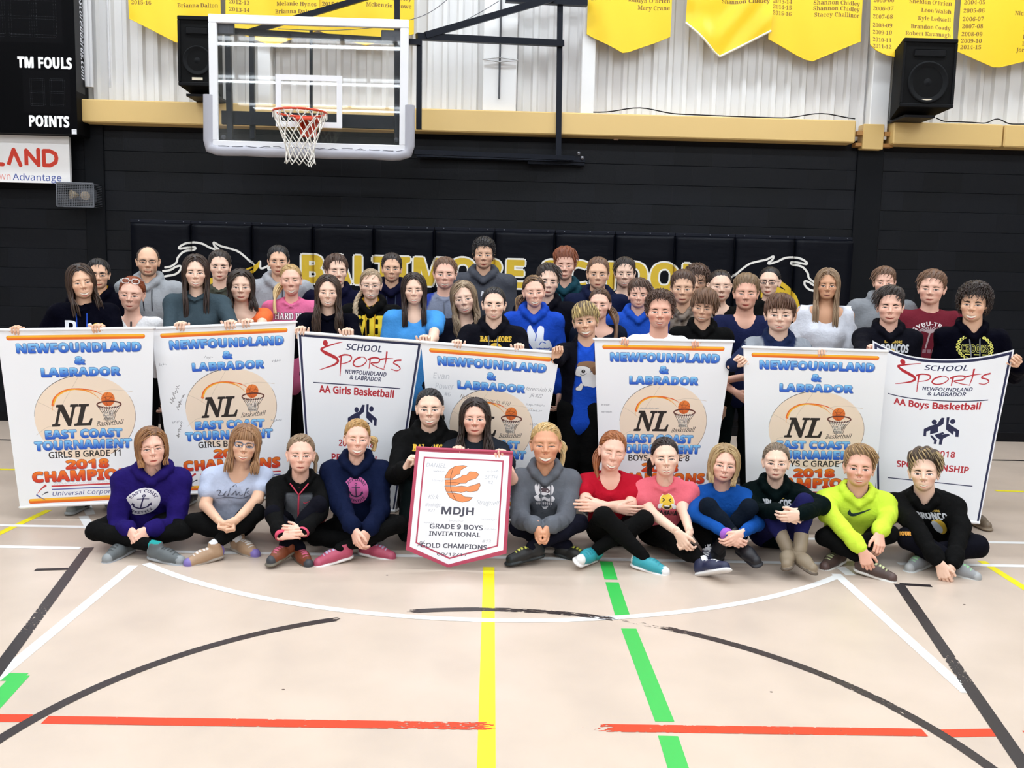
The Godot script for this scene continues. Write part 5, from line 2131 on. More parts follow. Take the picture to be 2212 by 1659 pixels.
func paint_face(s: Dictionary) -> Image:
	var sc := CELL_W / 0.2
	var sh := Sheet.new(CELL_W, CELL_H, s.skin, sc)
	var o := Vector2(0.1, 0.125)
	var lift: float = (1.0 - s.long) * 0.1
	var P := func(x: float, y: float) -> Vector2: return o + Vector2(x, -y - lift * smoothstep(-0.02, -0.1, y)) * Vector2(1, CELL_H / (0.25 * sc))
	var es: float = s.eyes
	var skin: Color = s.skin
	var pink: Color = Color(skin.r * 0.99, skin.g * 0.74, skin.b * 0.72)
	var rosy: float = s.get("rosy", 0.4)
	for x in [-1.0, 1.0]:
		sh.soft(P.call(0.044 * x, -0.040), 0.034, 0.032, Color(pink.r, pink.g, pink.b, rosy * 0.6))
		sh.soft(P.call(0.032 * x, -0.014), 0.020, 0.010, Color(skin.r * 0.9, skin.g * 0.78, skin.b * 0.78, 0.35))
	sh.soft(P.call(0, -0.036), 0.015, 0.014, Color(pink.r, pink.g, pink.b, rosy * 0.8))
	sh.soft(P.call(0, -0.1), 0.02, 0.014, Color(pink.r, pink.g, pink.b, rosy * 0.4))
	if s.get("freckles", false):
		var rn := RandomNumberGenerator.new()
		rn.seed = 3 + int(s.id)
		for k in 70:
			var p: Vector2 = P.call(rn.randf_range(-0.055, 0.055), rn.randf_range(-0.05, -0.012))
			sh.oval(p, 0.0009, 0.0009, Color(skin.r * 0.86, skin.g * 0.68, skin.b * 0.6))
	# beard and stubble
	var bd: float = s.get("beard", 0.0)
	if bd > 0.0:
		var bc: Color = s.get("beard_c", s.hc)
		var soft := Color(bc.r, bc.g, bc.b, bd)
		for q in [[-0.05, -0.075, 0.022, 0.04], [0.05, -0.075, 0.022, 0.04], [-0.03, -0.1, 0.028, 0.022], [0.03, -0.1, 0.028, 0.022], [0, -0.103, 0.03, 0.02], [0, -0.057, 0.03, 0.009], [-0.026, -0.068, 0.009, 0.02], [0.026, -0.068, 0.009, 0.02]]:
			sh.soft(P.call(q[0], q[1]), q[2], q[3], soft)
	# brows
	var bw: Color = s.brow
	var bt: float = s.get("brow_t", 1.0)
	for x in [-1.0, 1.0]:
		var up := PackedVector2Array()
		var lo := PackedVector2Array()
		for k in 9:
			var f := k / 8.0
			var xx: float = x * lerpf(0.0145, 0.0500, f)
			var yy := 0.0165 + 0.0045 * sin(f * PI * 0.85) - 0.003 * f * f
			var th := 0.0039 * bt * (0.75 + 0.35 * sin(f * PI)) * (1.0 - 0.75 * f * f)
			up.push_back(P.call(xx, yy + th))
			lo.push_back(P.call(xx, yy - th))
		lo.reverse()
		up.append_array(lo)
		sh.blend_poly(up, Color(bw.r, bw.g, bw.b, 0.92))
	# eyes
	var op: float = s.get("open", 0.72)
	for x in [-1.0, 1.0]:
		var ex: float = 0.0318 * x
		var top := PackedVector2Array()
		var bot := PackedVector2Array()
		for k in 13:
			var f := k / 12.0 * 2.0 - 1.0
			var xx: float = ex + f * 0.0158 * es * x
			top.push_back(Vector2(xx, 0.0008 * f + 0.0072 * es * op * (1.0 - pow(absf(f), 2.2)) - 0.0004))
			bot.push_back(Vector2(xx, 0.0008 * f - 0.0050 * es * minf(op, 0.9) * (1.0 - pow(absf(f), 2.0)) - 0.0004))
		if op > 0.15:
			var al := PackedVector2Array()
			for p in top: al.push_back(P.call(p.x, p.y))
			var rb := bot.duplicate()
			rb.reverse()
			for p in rb: al.push_back(P.call(p.x, p.y))
			sh.poly(al, Color(0.86, 0.83, 0.81))
			# iris, clipped by the lids
			var ir := PackedVector2Array()
			var pu := PackedVector2Array()
			for k in 24:
				var q := Vector2(cos(TAU * k / 24), sin(TAU * k / 24))
				for rr in [[0.0067 * es, ir], [0.0032 * es, pu]]:
					var w: Vector2 = Vector2(ex + s.get("gaze", 0.0), 0.0006) + q * rr[0]
					var f := clampf((w.x - ex) / (0.0158 * es), -1, 1)
					w.y = clampf(w.y, -0.0050 * es * minf(op, 0.9) * (1.0 - f * f), 0.0072 * es * op * (1.0 - pow(absf(f), 2.2)))
					rr[1].push_back(P.call(w.x, w.y))
			sh.poly(ir, s.get("iris", Color("43301f")))
			sh.poly(pu, Color("15100e"))
			sh.oval(P.call(ex + 0.002, 0.0026 * op), 0.0011, 0.0011, Color(0.96, 0.96, 0.96))
		var lid := PackedVector2Array()
		for p in (top if op > 0.15 else bot): lid.push_back(P.call(p.x, p.y))
		sh.line(lid, 0.0027 if s.get("lash", true) else 0.0019, Color("2a1c17") if op > 0.15 else Color("5a3a2c"))
		if op > 0.15:
			lid = PackedVector2Array()
			for p in bot: lid.push_back(P.call(p.x, p.y))
			sh.line(lid, 0.0008, Color(skin.r * 0.68, skin.g * 0.5, skin.b * 0.46))
			lid = PackedVector2Array()
			for p in top: lid.push_back(P.call(p.x * 1.0, p.y + 0.0034))
			sh.line(lid, 0.0008, Color(skin.r * 0.84, skin.g * 0.70, skin.b * 0.66))
	# nostrils
	for x in [-1.0, 1.0]: sh.oval(P.call(0.0075 * x, -0.0462), 0.0034, 0.0017, Color(skin.r * 0.5, skin.g * 0.32, skin.b * 0.28))
	# mouth
	var sm: float = s.get("smile", 0.3)
	var lipc: Color = s.get("lip", Color(skin.r * 0.80, skin.g * 0.44, skin.b * 0.44))
	var w := 0.0238 + 0.0115 * maxf(sm, 0.0)
	var teeth: float = s.get("teeth", 0.0)
	var my := -0.0728
	var up := PackedVector2Array()
	var m1 := PackedVector2Array()
	var m2 := PackedVector2Array()
	var lo2 := PackedVector2Array()
	for k in 17:
		var f := k / 16.0 * 2.0 - 1.0
		var lf := 0.0095 * sm * f * f
		var e := 1.0 - f * f
		up.push_back(P.call(f * w, my + lf + 0.0058 * pow(e, 0.7) * (1.0 - 0.18 * exp(-f * f * 30.0)) * (1.0 - 0.3 * sm)))
		m1.push_back(P.call(f * w, my + lf + (0.0015 + 0.0012 * teeth) * e * (1.0 if teeth > 0 else 0.3)))
		m2.push_back(P.call(f * w * 0.96, my + lf - 0.0155 * teeth * pow(e, 0.8)))
		lo2.push_back(P.call(f * w * 0.9, my + lf - 0.0072 * pow(e, 0.7) - 0.0155 * teeth * pow(e, 0.8)))
	var ring := up.duplicate()
	var rev := lo2.duplicate()
	rev.reverse()
	ring.append_array(rev)
	sh.blend_poly(ring, Color(lipc.r, lipc.g, lipc.b, 0.85))
	if teeth > 0.05:
		ring = m1.duplicate()
		rev = m2.duplicate()
		rev.reverse()
		ring.append_array(rev)
		sh.poly(ring, Color("4a1c1a") if teeth > 0.9 else Color("e8e0d6"))
		var tm := PackedVector2Array()
		var tl := PackedVector2Array()
		for k in 17:
			var f := (k / 16.0 * 2.0 - 1.0) * 0.88
			tm.push_back(m1[k].lerp(m1[8], 0.1))
			tl.push_back(m1[k].lerp(m2[k], 0.82).lerp(m1[8], 0.08))
		tl.reverse()
		tm.append_array(tl)
		sh.poly(tm, Color("fff4e2"))
	else: sh.line(m1, 0.0012, Color(lipc.r * 0.55, lipc.g * 0.42, lipc.b * 0.42))
	# colour for the rest of the skin: the cell's bottom row
	sh.im.fill_rect(Rect2i(0, CELL_H - 8, CELL_W, 8), s.skin)
	sh.im.fill_rect(Rect2i(0, 0, CELL_W, 8), s.skin)
	sh.im.fill_rect(Rect2i(0, 0, 10, CELL_H), s.skin)
	sh.im.fill_rect(Rect2i(CELL_W - 10, 0, 10, CELL_H), s.skin)
	return sh.im


func cell_uv(id: int, x: float, y: float) -> Vector2:
	# the place on the sheet of a point of the face
	var u := clampf((x + 0.1) / 0.2, 0.012, 0.988)
	var v := clampf((0.125 - y) / 0.25, 0.01, 0.99)
	return Vector2(((id % 8) + u) * CELL_W / 2048.0, ((id / 8) + v) * CELL_H / 2048.0)


# ---- head, hair, glasses

func hairline(a: float, kind: String) -> float:
	# height of the hair's edge at an angle round the head (0 in front)
	var x := absf(a)
	var keys := [[0.0, 0.070], [0.45, 0.066], [0.75, 0.052], [0.98, 0.030], [1.15, -0.004], [1.4, -0.024], [1.62, -0.004], [1.85, -0.022], [2.2, -0.055], [3.2, -0.078]]
	if kind == "tied": keys = [[0.0, 0.071], [0.45, 0.067], [0.75, 0.055], [1.0, 0.036], [1.2, 0.016], [1.5, 0.004], [1.75, 0.0], [2.1, -0.03], [3.2, -0.06]]
	elif kind == "bald": keys = [[0.0, 0.15], [0.9, 0.13], [1.05, 0.06], [1.25, 0.0], [1.45, -0.024], [1.62, -0.002], [1.9, -0.03], [3.2, -0.07]]
	elif kind == "full": keys = [[0.0, 0.068], [0.5, 0.062], [0.8, 0.044], [1.0, 0.01], [1.15, -0.06], [1.5, -0.08], [3.2, -0.09]]
	for k in keys.size() - 1:
		if x <= keys[k + 1][0]: return lerpf(keys[k][1], keys[k + 1][1], (x - keys[k][0]) / (keys[k + 1][0] - keys[k][0]))
	return -0.08


func shaped(p: Vector3, s: Dictionary) -> Vector3:
	# the template's point after smile, jaw and cheeks
	var x := absf(p.x)
	var sg := signf(p.x)
	var sm: float = s.get("smile", 0.3)
	if p.z > 0.02 and p.y < 0.02:
		var e := sm * exp(-pow((x - 0.026) / 0.012, 2) - pow((p.y + 0.071) / 0.013, 2))
		p += Vector3(0.0035 * sg, 0.0042, -0.001) * e
		var c := sm * exp(-pow((x - 0.043) / 0.016, 2) - pow((p.y + 0.036) / 0.016, 2))
		p += Vector3(0.0028 * sg, 0.002, 0.0035) * c
	var lowf := smoothstep(0.0, -0.09, p.y) * smoothstep(-0.17, -0.11, p.y)
	p.x *= 1.0 + (s.get("jaw", 1.0) - 1.0) * lowf
	var chin := smoothstep(-0.03, -0.11, p.y) * smoothstep(-0.16, -0.12, p.y)
	p.y += (1.0 - s.long) * 0.1 * smoothstep(-0.02, -0.1, p.y)
	p.z += 0.004 * (s.get("chin", 0.0)) * chin
	return p


func build_head(s: Dictionary, b: Buf, ht: Transform3D) -> void:
	var T: Dictionary = head_hi if s.hi else head_lo
	var nu: int = T.nu
	var nv: int = T.nv
	var k0 := b.v.size()
	var loc := PackedVector3Array()
	for p in T.p: loc.push_back(shaped(p, s))
	var acc := PackedVector3Array()
	acc.resize(loc.size())
	var ix := PackedInt32Array()
	for j in nv:
		for i in nu:
			var a := j * (nu + 1) + i
			for t in [[a, a + nu + 1, a + 1], [a + 1, a + nu + 1, a + nu + 2]]:
				var n: Vector3 = (loc[t[2]] - loc[t[0]]).cross(loc[t[1]] - loc[t[0]])
				for e in t: acc[e] += n
				ix.append_array(t)
	for j in nv + 1:
		var a := j * (nu + 1)
		var n := acc[a] + acc[a + nu]
		acc[a] = n
		acc[a + nu] = n
	s.loc = loc
	s.lnor = acc
	for k in loc.size():
		var p := loc[k]
		b.v.push_back(ht * p)
		b.n.push_back((ht.basis * acc[k]).normalized())
		b.c.push_back(Color.WHITE)
		b.u.push_back(cell_uv(s.id, p.x, p.y) if p.z > 0.0 else cell_uv(s.id, 0.0, -0.2))
	for k in ix: b.i.push_back(k0 + k)
	for x in [-1.0, 1.0]:
		var eb := Basis(Vector3.UP, -0.42) * Basis.from_scale(Vector3(1, 1, 1) * (1.0 + 0.1 * (s.get("ears", 1.0) - 1.0)))
		var et := Transform3D(Basis.from_scale(Vector3(x, 1, 1)) * eb, Vector3(0.0745 * x, -0.012, -0.006))
		b.join(ear_b, ht * et, null, cell_uv(s.id, 0.0, -0.2))


func lock(b: Buf, pts: PackedVector3Array, r: float, c: Color, tip := 0.25, sides := 4) -> void:
	var rr := []
	var n := pts.size()
	for k in n:
		var f := float(k) / (n - 1)
		rr.push_back(r * (0.55 + 0.9 * f if f < 0.5 else lerpf(1.0, tip, (f - 0.5) * 2.0)))
	b.tube(pts, rr, sides, c, false)


func build_hair(s: Dictionary, b: Buf, ht: Transform3D, N0: Vector3) -> void:
	var H: Dictionary = s.hair
	var style: String = H.s
	if style == "none": return
	var rn := RandomNumberGenerator.new()
	rn.seed = 100 + int(s.id)
	var T: Dictionary = head_hi if s.hi else head_lo
	var loc: PackedVector3Array = s.loc
	var nor: PackedVector3Array = s.lnor
	var nu: int = T.nu
	var nv: int = T.nv
	var base: Color = lin(H.c)
	var second: Color = lin(H.get("c2", H.c))
	var line := "tied" if style in ["pony", "braid", "bun"] else "bald" if style == "bald" else "full" if style in ["long", "bob"] else "short"
	var top: float = H.get("top", 0.016)
	var sides: float = H.get("sides", 0.008)
	var drop: float = H.get("brow", 0.0)    # lowers the front edge
	# the cap
	var idx := PackedInt32Array()
	idx.resize(loc.size())
	idx.fill(-1)
	var mask := PackedFloat32Array()
	var jag: float = H.get("jag", 0.004)
	for k in loc.size():
		var p := loc[k]
		var a: float = T.az[k]
		var hl := hairline(a, line) - drop * smoothstep(0.95, 0.3, absf(a)) + jag * sin(a * 31.0 + s.id) * sin(a * 13.0)
		if p.y < -0.095: hl = 1.0
		mask.push_back((p.y - hl) / 0.022)
	for j in nv:
		for i in nu:
			var a := j * (nu + 1) + i
			for t in [[a, a + nu + 1, a + 1], [a + 1, a + nu + 1, a + nu + 2]]:
				if maxf(mask[t[0]], maxf(mask[t[1]], mask[t[2]])) < 0.0: continue
				for e in t:
					if idx[e] < 0:
						var p := loc[e]
						var f := smoothstep(0.0, 1.6, mask[e])
						var up := smoothstep(0.03, 0.1, p.y)
						var th := lerpf(sides, top, up) * f - 0.004 * (1.0 - smoothstep(0.0, 0.5, mask[e]))
						th *= 1.0 + 0.25 * sin(p.x * 190.0 + p.z * 60.0) * f * H.get("rough", 0.4)
						var q := p + nor[e].normalized() * th
						if style == "short" and H.has("quiff"): q += Vector3(0, 1, 0.35) * H.quiff * smoothstep(0.02, 0.09, p.z) * up * f
						idx[e] = b.vert(ht * q, (ht.basis * nor[e]).normalized(), base * (0.86 + 0.14 * sin(p.x * 300.0 + p.y * 40.0)))
				for e in t: b.i.push_back(idx[e])
	# locks
	var n: int = int(H.get("n", 150) * (1.5 if s.hi else 0.9))
	var part_x: float = H.get("part", 0.0)
	var down := ht.basis.inverse() * Vector3.DOWN
	down = down.normalized()
	var hs := ht.basis.x.length()
	var nb := ht.affine_inverse() * N0
	var er := Vector3(0.0775, 0.0855, 0.0985)
	var ec := Vector3(0, 0.028, -0.012)
	for k in n:
		# roots spread evenly over the scalp
		var f := (k + 0.5) / n
		var cy := 1.0 - 1.55 * f
		var a := fmod(k * 2.39996, TAU) - PI
		var d := Vector3(sin(a) * sqrt(maxf(0, 1 - cy * cy)), cy, cos(a) * sqrt(maxf(0, 1 - cy * cy)))
		var p := ec + d * er
		var az := atan2(p.x, p.z)
		if p.y < hairline(az, line) - drop * smoothstep(0.95, 0.3, absf(az)) + 0.006: continue
		var col: Color = base.lerp(second, rn.randf() if H.has("c2") else 0.0) * rn.randf_range(0.86, 1.14)
		var nn := (d / er).normalized()
		var pts := PackedVector3Array()
		var r: float = H.get("r", 0.0044) * rn.randf_range(0.75, 1.2)
		if style in ["short", "crop", "curly", "bald"]:
			var L: float = H.get("len", 0.045) * rn.randf_range(0.7, 1.2) * (lerpf(0.45, 1.0, smoothstep(0.02, 0.08, p.y)) if style != "curly" else 1.0)
			var crown := Vector3(H.get("cx", 0.01), 0.1, -0.06)
			var flow := (p - crown)
			flow = (flow - nn * flow.dot(nn)).normalized()
			flow = (flow + Vector3(H.get("sweep", 0.0), 0, H.get("fwd", 0.3) * smoothstep(0.02, 0.08, p.y)) + down * 0.3).normalized()
			var lift: float = H.get("lift", 0.25) * (0.4 + 0.6 * smoothstep(0.0, 0.09, p.y))
			var dir := (flow + nn * lift).normalized()
			var q := p + nn * (lerpf(sides, top, smoothstep(0.03, 0.1, p.y)) * 0.95 - 0.001)
			var steps := 5
			for t in steps + 1:
				var w := q
				if H.has("quiff"): w += Vector3(0, 1, 0.35) * H.quiff * smoothstep(0.02, 0.09, p.z) * smoothstep(0.03, 0.1, p.y)
				if style == "curly":
					w += Vector3(sin(t * 2.2 + k), cos(t * 2.0 + k * 1.7), sin(t * 1.9 + k * 0.7)) * 0.006
				pts.push_back(w)
				dir = (dir + flow * 0.25 + down * 0.15 * (1.0 + t * 0.2) - nn * lift * 0.25).normalized()
				q += dir * L / steps
				var e := (q - ec) / er
				var low := lerpf(sides, top, smoothstep(0.03, 0.1, q.y)) * 0.95 - 0.001
				if e.length() < 1.0 + low / 0.085: q = ec + e.normalized() * (1.0 + low / 0.085) * er
			lock(b, transformed(pts, ht), r * hs, col, 0.3)
		elif style in ["long", "bob"]:
			var side := signf(p.x - part_x + 0.0001)
			var L: float = H.get("len", 0.3) * rn.randf_range(0.82, 1.08)
			var back := smoothstep(0.01, -0.06, p.z)
			var dir := Vector3(side * 0.9, 0.0, -0.25 - 0.6 * back)
			var lim := 1.0 + (top * 0.55 + 0.008 * rn.randf()) / 0.085
			var q := ec + (d * lim) * er
			var behind: bool = p.z < -0.03
			if rn.randf() > (H.get("front_l", 1.0) if side < 0 else H.get("front_r", 1.0)): behind = true
			var spread: float = H.get("spread", 1.0)
			var ex := side * (0.052 + 0.05 * spread * rn.randf())
			if behind: ex = lerpf(q.x, side * 0.075 * spread, 0.6 * rn.randf())
			var ez := nb.z - 0.085 if behind else nb.z + 0.088 + 0.02 * rn.randf()
			var y_end := -L - 0.08
			# round the skull first, then straight down
			var guard := 0
			while q.y > -0.045 and guard < 16:
				pts.push_back(q)
				guard += 1
				var e := (q - ec) / er
				var nq := (e / er).normalized()
				dir = (dir * 0.6 + down * (0.35 + 0.06 * guard)).normalized()
				dir = (dir - nq * minf(dir.dot(nq), 0.0) - nq * 0.5 * maxf(dir.dot(nq), 0.0)).normalized()
				q += dir * 0.026
				e = (q - ec) / er
				if e.length() < lim or q.y > 0.02: q = ec + e.normalized() * lim * er
				var fw := 0.062 + 0.006 * rn.randf()
				if q.z > 0.005 and q.y < 0.05 and absf(q.x) < fw: q.x = fw * side
				if q.y < 0.0 and q.z > 0.055: q.z = 0.055
				q.x = clampf(q.x, -0.094, 0.094)
			var q0 := q
			for t in 6:
				var g := (t + 1) / 6.0
				var w := Vector3(lerpf(q0.x, ex, smoothstep(0.0, 0.7, g)), lerpf(q0.y, y_end, g), lerpf(q0.z, ez, smoothstep(0.0, 0.6, g)))
				if not behind and w.y > -0.12: w.z = minf(w.z, 0.05)
				if H.has("wavy"): w += Vector3(sin(t * 1.9 + k * 0.5), 0, cos(t * 1.9 + k * 0.5)) * H.wavy
				pts.push_back(w)
			lock(b, transformed(pts, ht), r * 1.7 * hs, col, 0.3)
		else:
			# drawn back to the tie
			var tie: Vector3 = H.get("tie", Vector3(0, 0.03, -0.118))
			var steps := 6
			for t in steps + 1:
				var g := float(t) / steps
				var q := p.lerp(tie, g)
				var e := (q - ec) / er
				var lim := 1.0 + (lerpf(sides, top, smoothstep(0.03, 0.1, q.y)) * 0.95) / 0.085
				if e.length() < lim or t == 0: q = ec + e.normalized() * lim * er
				pts.push_back(q)
			lock(b, transformed(pts, ht), r * 0.9 * hs, col, 0.8)
	# bangs
	if H.has("bangs"):
		for k in 26:
			var f := k / 25.0 * 2.0 - 1.0
			var x := f * 0.06
			var pts := PackedVector3Array()
			for t in 7:
				var g := t / 6.0
				var yy := lerpf(0.105, H.bangs, g) - 0.012 * f * f * g
				var q := Vector3(x * (0.75 + 0.3 * g) + H.get("bang_x", 0.0) * g * g + (H.get("part", 0.0)) * (1 - g), yy, 0.0)
				var r2 := 1.0 - pow((q.x) / 0.083, 2) - pow((q.y - 0.028) / 0.097, 2)
				q.z = ec.z + 0.112 * sqrt(maxf(r2, 0.06)) + 0.004 * sin(k * 2.1)
				pts.push_back(q)
			lock(b, transformed(pts, ht), 0.0068 * hs, base.lerp(second, 0.5 if H.has("c2") else 0.0) * rn.randf_range(0.8, 1.2), 0.4)
	# tail
	if style in ["pony", "braid"]:
		var tie: Vector3 = ht * (H.get("tie", Vector3(0, 0.03, -0.118)) as Vector3)
		var to: Vector3 = H.get("tail", Vector3(0, -0.25, -0.06))
		var via: Vector3 = H.get("via", Vector3(0, -0.03, -0.07))
		var m := 34 if style == "pony" else 3
		for k in m:
			var pts := PackedVector3Array()
			var th := TAU * k / m
			var off := Vector3(cos(th * 5.0), sin(th * 3.0) * 0.4, sin(th * 5.0))
			for t in 12:
				var g := t / 11.0
				var q := tie * pow(1 - g, 2) + (tie + via * 1.6) * 2 * g * (1 - g) + (tie + to) * g * g
				if style == "pony": q += off * 0.026 * sin(minf(g * 1.4 + 0.12, 1.0) * PI * 0.9) * hs * H.get("thick", 1.0) + Vector3(sin(g * 6.0 + k), 0, cos(g * 5.0 + k)) * 0.004
				else: q += Vector3(cos(g * 22.0 + th), 0, sin(g * 22.0 + th)) * 0.013
				pts.push_back(q)
			lock(b, pts, (0.0075 if style == "pony" else 0.015) * hs, base.lerp(second, rn.randf() if H.has("c2") else 0.0) * rn.randf_range(0.8, 1.2), 0.35, 4 if style == "pony" else 7)
	if style == "bun":
		var f2 := PackedVector2Array()
		for k in 9: f2.push_back(Vector2(0.034 * sin(PI * k / 8.0) + 0.0005, -0.034 * cos(PI * k / 8.0)))
		b.lathe(f2, 12, ht * Transform3D(Basis.IDENTITY, H.get("tie", Vector3(0, 0.05, -0.12))), base)


func transformed(pts: PackedVector3Array, t: Transform3D) -> PackedVector3Array:
	var out := PackedVector3Array()
	for p in pts: out.push_back(t * p)
	return out


func build_glasses(s: Dictionary, b: Buf, ht: Transform3D) -> void:
	var y0: float = s.get("glass_y", -0.003)
	var z0: float = s.get("glass_z", 0.0965)
	for x in [-1.0, 1.0]:
		var pts := PackedVector3Array()
		for k in 21:
			var a := TAU * k / 20
			var q := Vector2(signf(cos(a)) * pow(absf(cos(a)), 0.65) * 0.0235, signf(sin(a)) * pow(absf(sin(a)), 0.65) * s.get("glass_h", 0.0165))
			pts.push_back(Vector3(0.0325 * x + q.x, y0 + q.y, z0 - 0.13 * absf(q.x * x + 0.0325) * 0.35))
		b.tube(transformed(pts, ht), s.get("glass_t", 0.0016), 6, lin(s.glasses), false)
		pts = PackedVector3Array([Vector3(0.056 * x, y0 + 0.005, z0 - 0.006), Vector3(0.069 * x, y0 + 0.006, z0 - 0.022), Vector3(0.077 * x, y0 + 0.006, 0.0), Vector3(0.076 * x, y0 - 0.012, -0.02)])
		b.tube(transformed(pts, ht), 0.0016, 5, lin(s.glasses))
	b.tube(transformed(PackedVector3Array([Vector3(-0.0095, y0 + 0.003, z0 - 0.001), Vector3(0, y0 + 0.006, z0 + 0.002), Vector3(0.0095, y0 + 0.003, z0 - 0.001)]), ht), 0.0015, 5, lin(s.glasses))


# ---- the body

func elbow(S: Vector3, W: Vector3, l1: float, l2: float, hint: Vector3) -> Vector3:
	var d := W - S
	var L := clampf(d.length(), 0.02, l1 + l2 - 0.004)
	var u := d.normalized()
	var x := (l1 * l1 - l2 * l2 + L * L) / (2 * L)
	var h := sqrt(maxf(l1 * l1 - x * x, 0))
	var p := (hint - u * hint.dot(u)).normalized()
	return S + u * x + p * h


func build_person(k: int) -> void:
	# works out one person's meshes; runs on any thread, adds nothing to the scene
	var s: Dictionary = crowd[k]
	var out := {}
	var E: Vector3 = s.eye
	var hs: float = s.hs
	var bs: float = s.b
	var fwd := Vector3(sin(s.by), 0, cos(s.by))
	var X := Vector3(cos(s.by), 0, -sin(s.by))
	var R: Basis = s.R
	var O: Vector3 = E - R * Vector3(0, 0, 0.083 * hs)
	var ht := Transform3D(R * Basis.from_scale(Vector3(s.get("wide", 1.0), 1, 1) * hs), O)
	var lean: Vector3 = s.get("lean", Vector3.ZERO)
	var N0: Vector3 = O + R * Vector3(0, -0.06, -0.02) * hs + Vector3(0, -0.106, 0) * hs - fwd * 0.012 + lean
	var Hc: Vector3 = s.hip
	var up := (N0 - Hc).normalized()
	var T: Dictionary = s.top
	var fem: bool = s.fem
	var shw: float = s.get("shw", 0.162 if fem else 0.178) * bs
	var fat: float = s.get("fat", 1.0)
	var cl: float = T.get("loose", {"hoodie": 0.016, "tee": 0.007, "long": 0.006, "jacket": 0.014, "tank": 0.003}.get(T.t, 0.008))
	var cell: float = 0.0115 if s.sit else (0.0125 if s.hi else 0.016)
	var S := [N0 - X * shw - up * 0.062 * bs, N0 + X * shw - up * 0.062 * bs]
	var W := []
	var Eb := []
	for j in 2:
		var sg := -1.0 if j == 0 else 1.0
		var w: Vector3
		var wr = s.get("wl" if j == 0 else "wr")
		if wr != null: w = wr
		else: w = S[j] + X * 0.05 * sg * bs - up * 0.53 * bs + fwd * 0.06
		var el = s.get("el" if j == 0 else "er")
		if el != null: Eb.push_back(el)
		else: Eb.push_back(elbow(S[j], w, 0.285 * bs, 0.245 * bs, s.get("hintl" if j == 0 else "hintr", X * sg * 0.5 - Vector3.UP - fwd * 0.4)))
		W.push_back(w)
	# ---- skin: head, neck, chest, arms, hands
	var body := Buf.new()
	build_head(s, body, ht)
	var kb := body.v.size()
	var bare: float = T.get("bare", 1.0 if T.t in ["tee", "tank"] else 0.0)
	var lo := N0 - Vector3.ONE * 0.14
	var hi := N0 + Vector3.ONE * 0.14
	var arm_pts := [S[0], S[1]]
	arm_pts.append_array([Eb[0], Eb[1], W[0], W[1]])
	for p in arm_pts:
		lo = lo.min(p - Vector3.ONE * 0.07)
		hi = hi.max(p + Vector3.ONE * 0.07)
	lo.y = minf(lo.y, N0.y - 0.16)
	var f := Fld.new(lo, hi, 0.011 if s.sit else 0.0135)
	var nr = 0.053 * hs * s.get("neck", 0.94 if fem else 1.06)
	f.cone(N0 - up * 0.06, O + R * Vector3(0, -0.075, -0.020) * hs, nr * 1.1, nr, 0.02)
	var low_neck: bool = T.get("neck", "") in ["scoop", "v", "wide", "deep"]
	for j in 2:
		f.cone(N0 - up * 0.035, S[j], 0.038 * bs, (0.044 if bare > 0 else 0.03) * bs, 0.04 if low_neck else 0.02)
	var cr: float = (0.088 if low_neck else 0.070) * bs * fat
	f.cone(N0 - up * 0.10 - X * 0.07 * bs, N0 - up * 0.10 + X * 0.07 * bs, cr, cr, 0.05, fwd, 0.8)
	var th := 1.0 if bare > 0 else 0.55
	for j in 2:
		f.cone(S[j], Eb[j], 0.045 * bs * fat * th, 0.037 * bs * th, 0.015)
		f.cone(Eb[j], W[j], 0.037 * bs * th, 0.0245 * bs if bare > 0 else 0.016 * bs, 0.02)
	var fb := Buf.new()
	f.net(fb)
	body.join(fb, Transform3D.IDENTITY, null, cell_uv(s.id, 0.0, -0.2))
	var hands := Buf.new()
	for j in 2:
		var sg := -1.0 if j == 0 else 1.0
		var pose: String = s.get("hp_l" if j == 0 else "hp_r", "rest")
		var ang = s.get("ha_l" if j == 0 else "ha_r")
		var hb: Basis
		var dirv: Vector3 = (W[j] - Eb[j]).normalized()
		if ang != null:
			# [along the fingers, the way the palm faces]
			var y: Vector3 = (ang[0] as Vector3).normalized()
			var z: Vector3 = (ang[1] - y * y.dot(ang[1])).normalized()
			hb = Basis(y.cross(z), y, z)
		else:
			var inward: Vector3 = -X * sg
			var z := (inward - dirv * dirv.dot(inward)).normalized()
			hb = Basis(dirv.cross(z), dirv, z)
		# the template is the hand at the picture's left (the person's right one)
		if j == 1: hb = hb * Basis.from_scale(Vector3(-1, 1, 1))
		hands.join(hand_b[pose], Transform3D(hb * Basis.from_scale(Vector3.ONE * bs * s.get("hand", 0.98)), W[j]), null, cell_uv(s.id, 0.0, -0.2))
	body.join(hands, Transform3D.IDENTITY)
	out.body = body
	# ---- hair
	var hair := Buf.new()
	build_hair(s, hair, ht, N0)
	out.hair = hair
	if s.has("glasses"):
		var g := Buf.new()
		build_glasses(s, g, ht)
		out.glasses = g
	# ---- top
	lo = Hc
	hi = Hc
	for p in [S[0], S[1], Eb[0], Eb[1], W[0], W[1], N0 + up * 0.08]:
		lo = lo.min(p)
		hi = hi.max(p)
	lo -= Vector3.ONE * 0.2 * bs
	hi += Vector3.ONE * 0.14 * bs
	var hem: float = T.get("hem", 0.03 if s.sit else -0.06)
	if s.sit: lo.y = maxf(lo.y, 0.012)
	f = Fld.new(lo, hi, cell)
	var tl := (N0 - Hc).length()
	var chest := N0 - up * tl * 0.34
	var waist := N0 - up * tl * 0.68
	var low := Hc + up * hem * (1.0 if s.sit else 1.0)
	var fl := 0.70
	f.cone(S[0], S[1], (0.045 if fem else 0.05) * bs + cl, (0.045 if fem else 0.05) * bs + cl, 0.03)
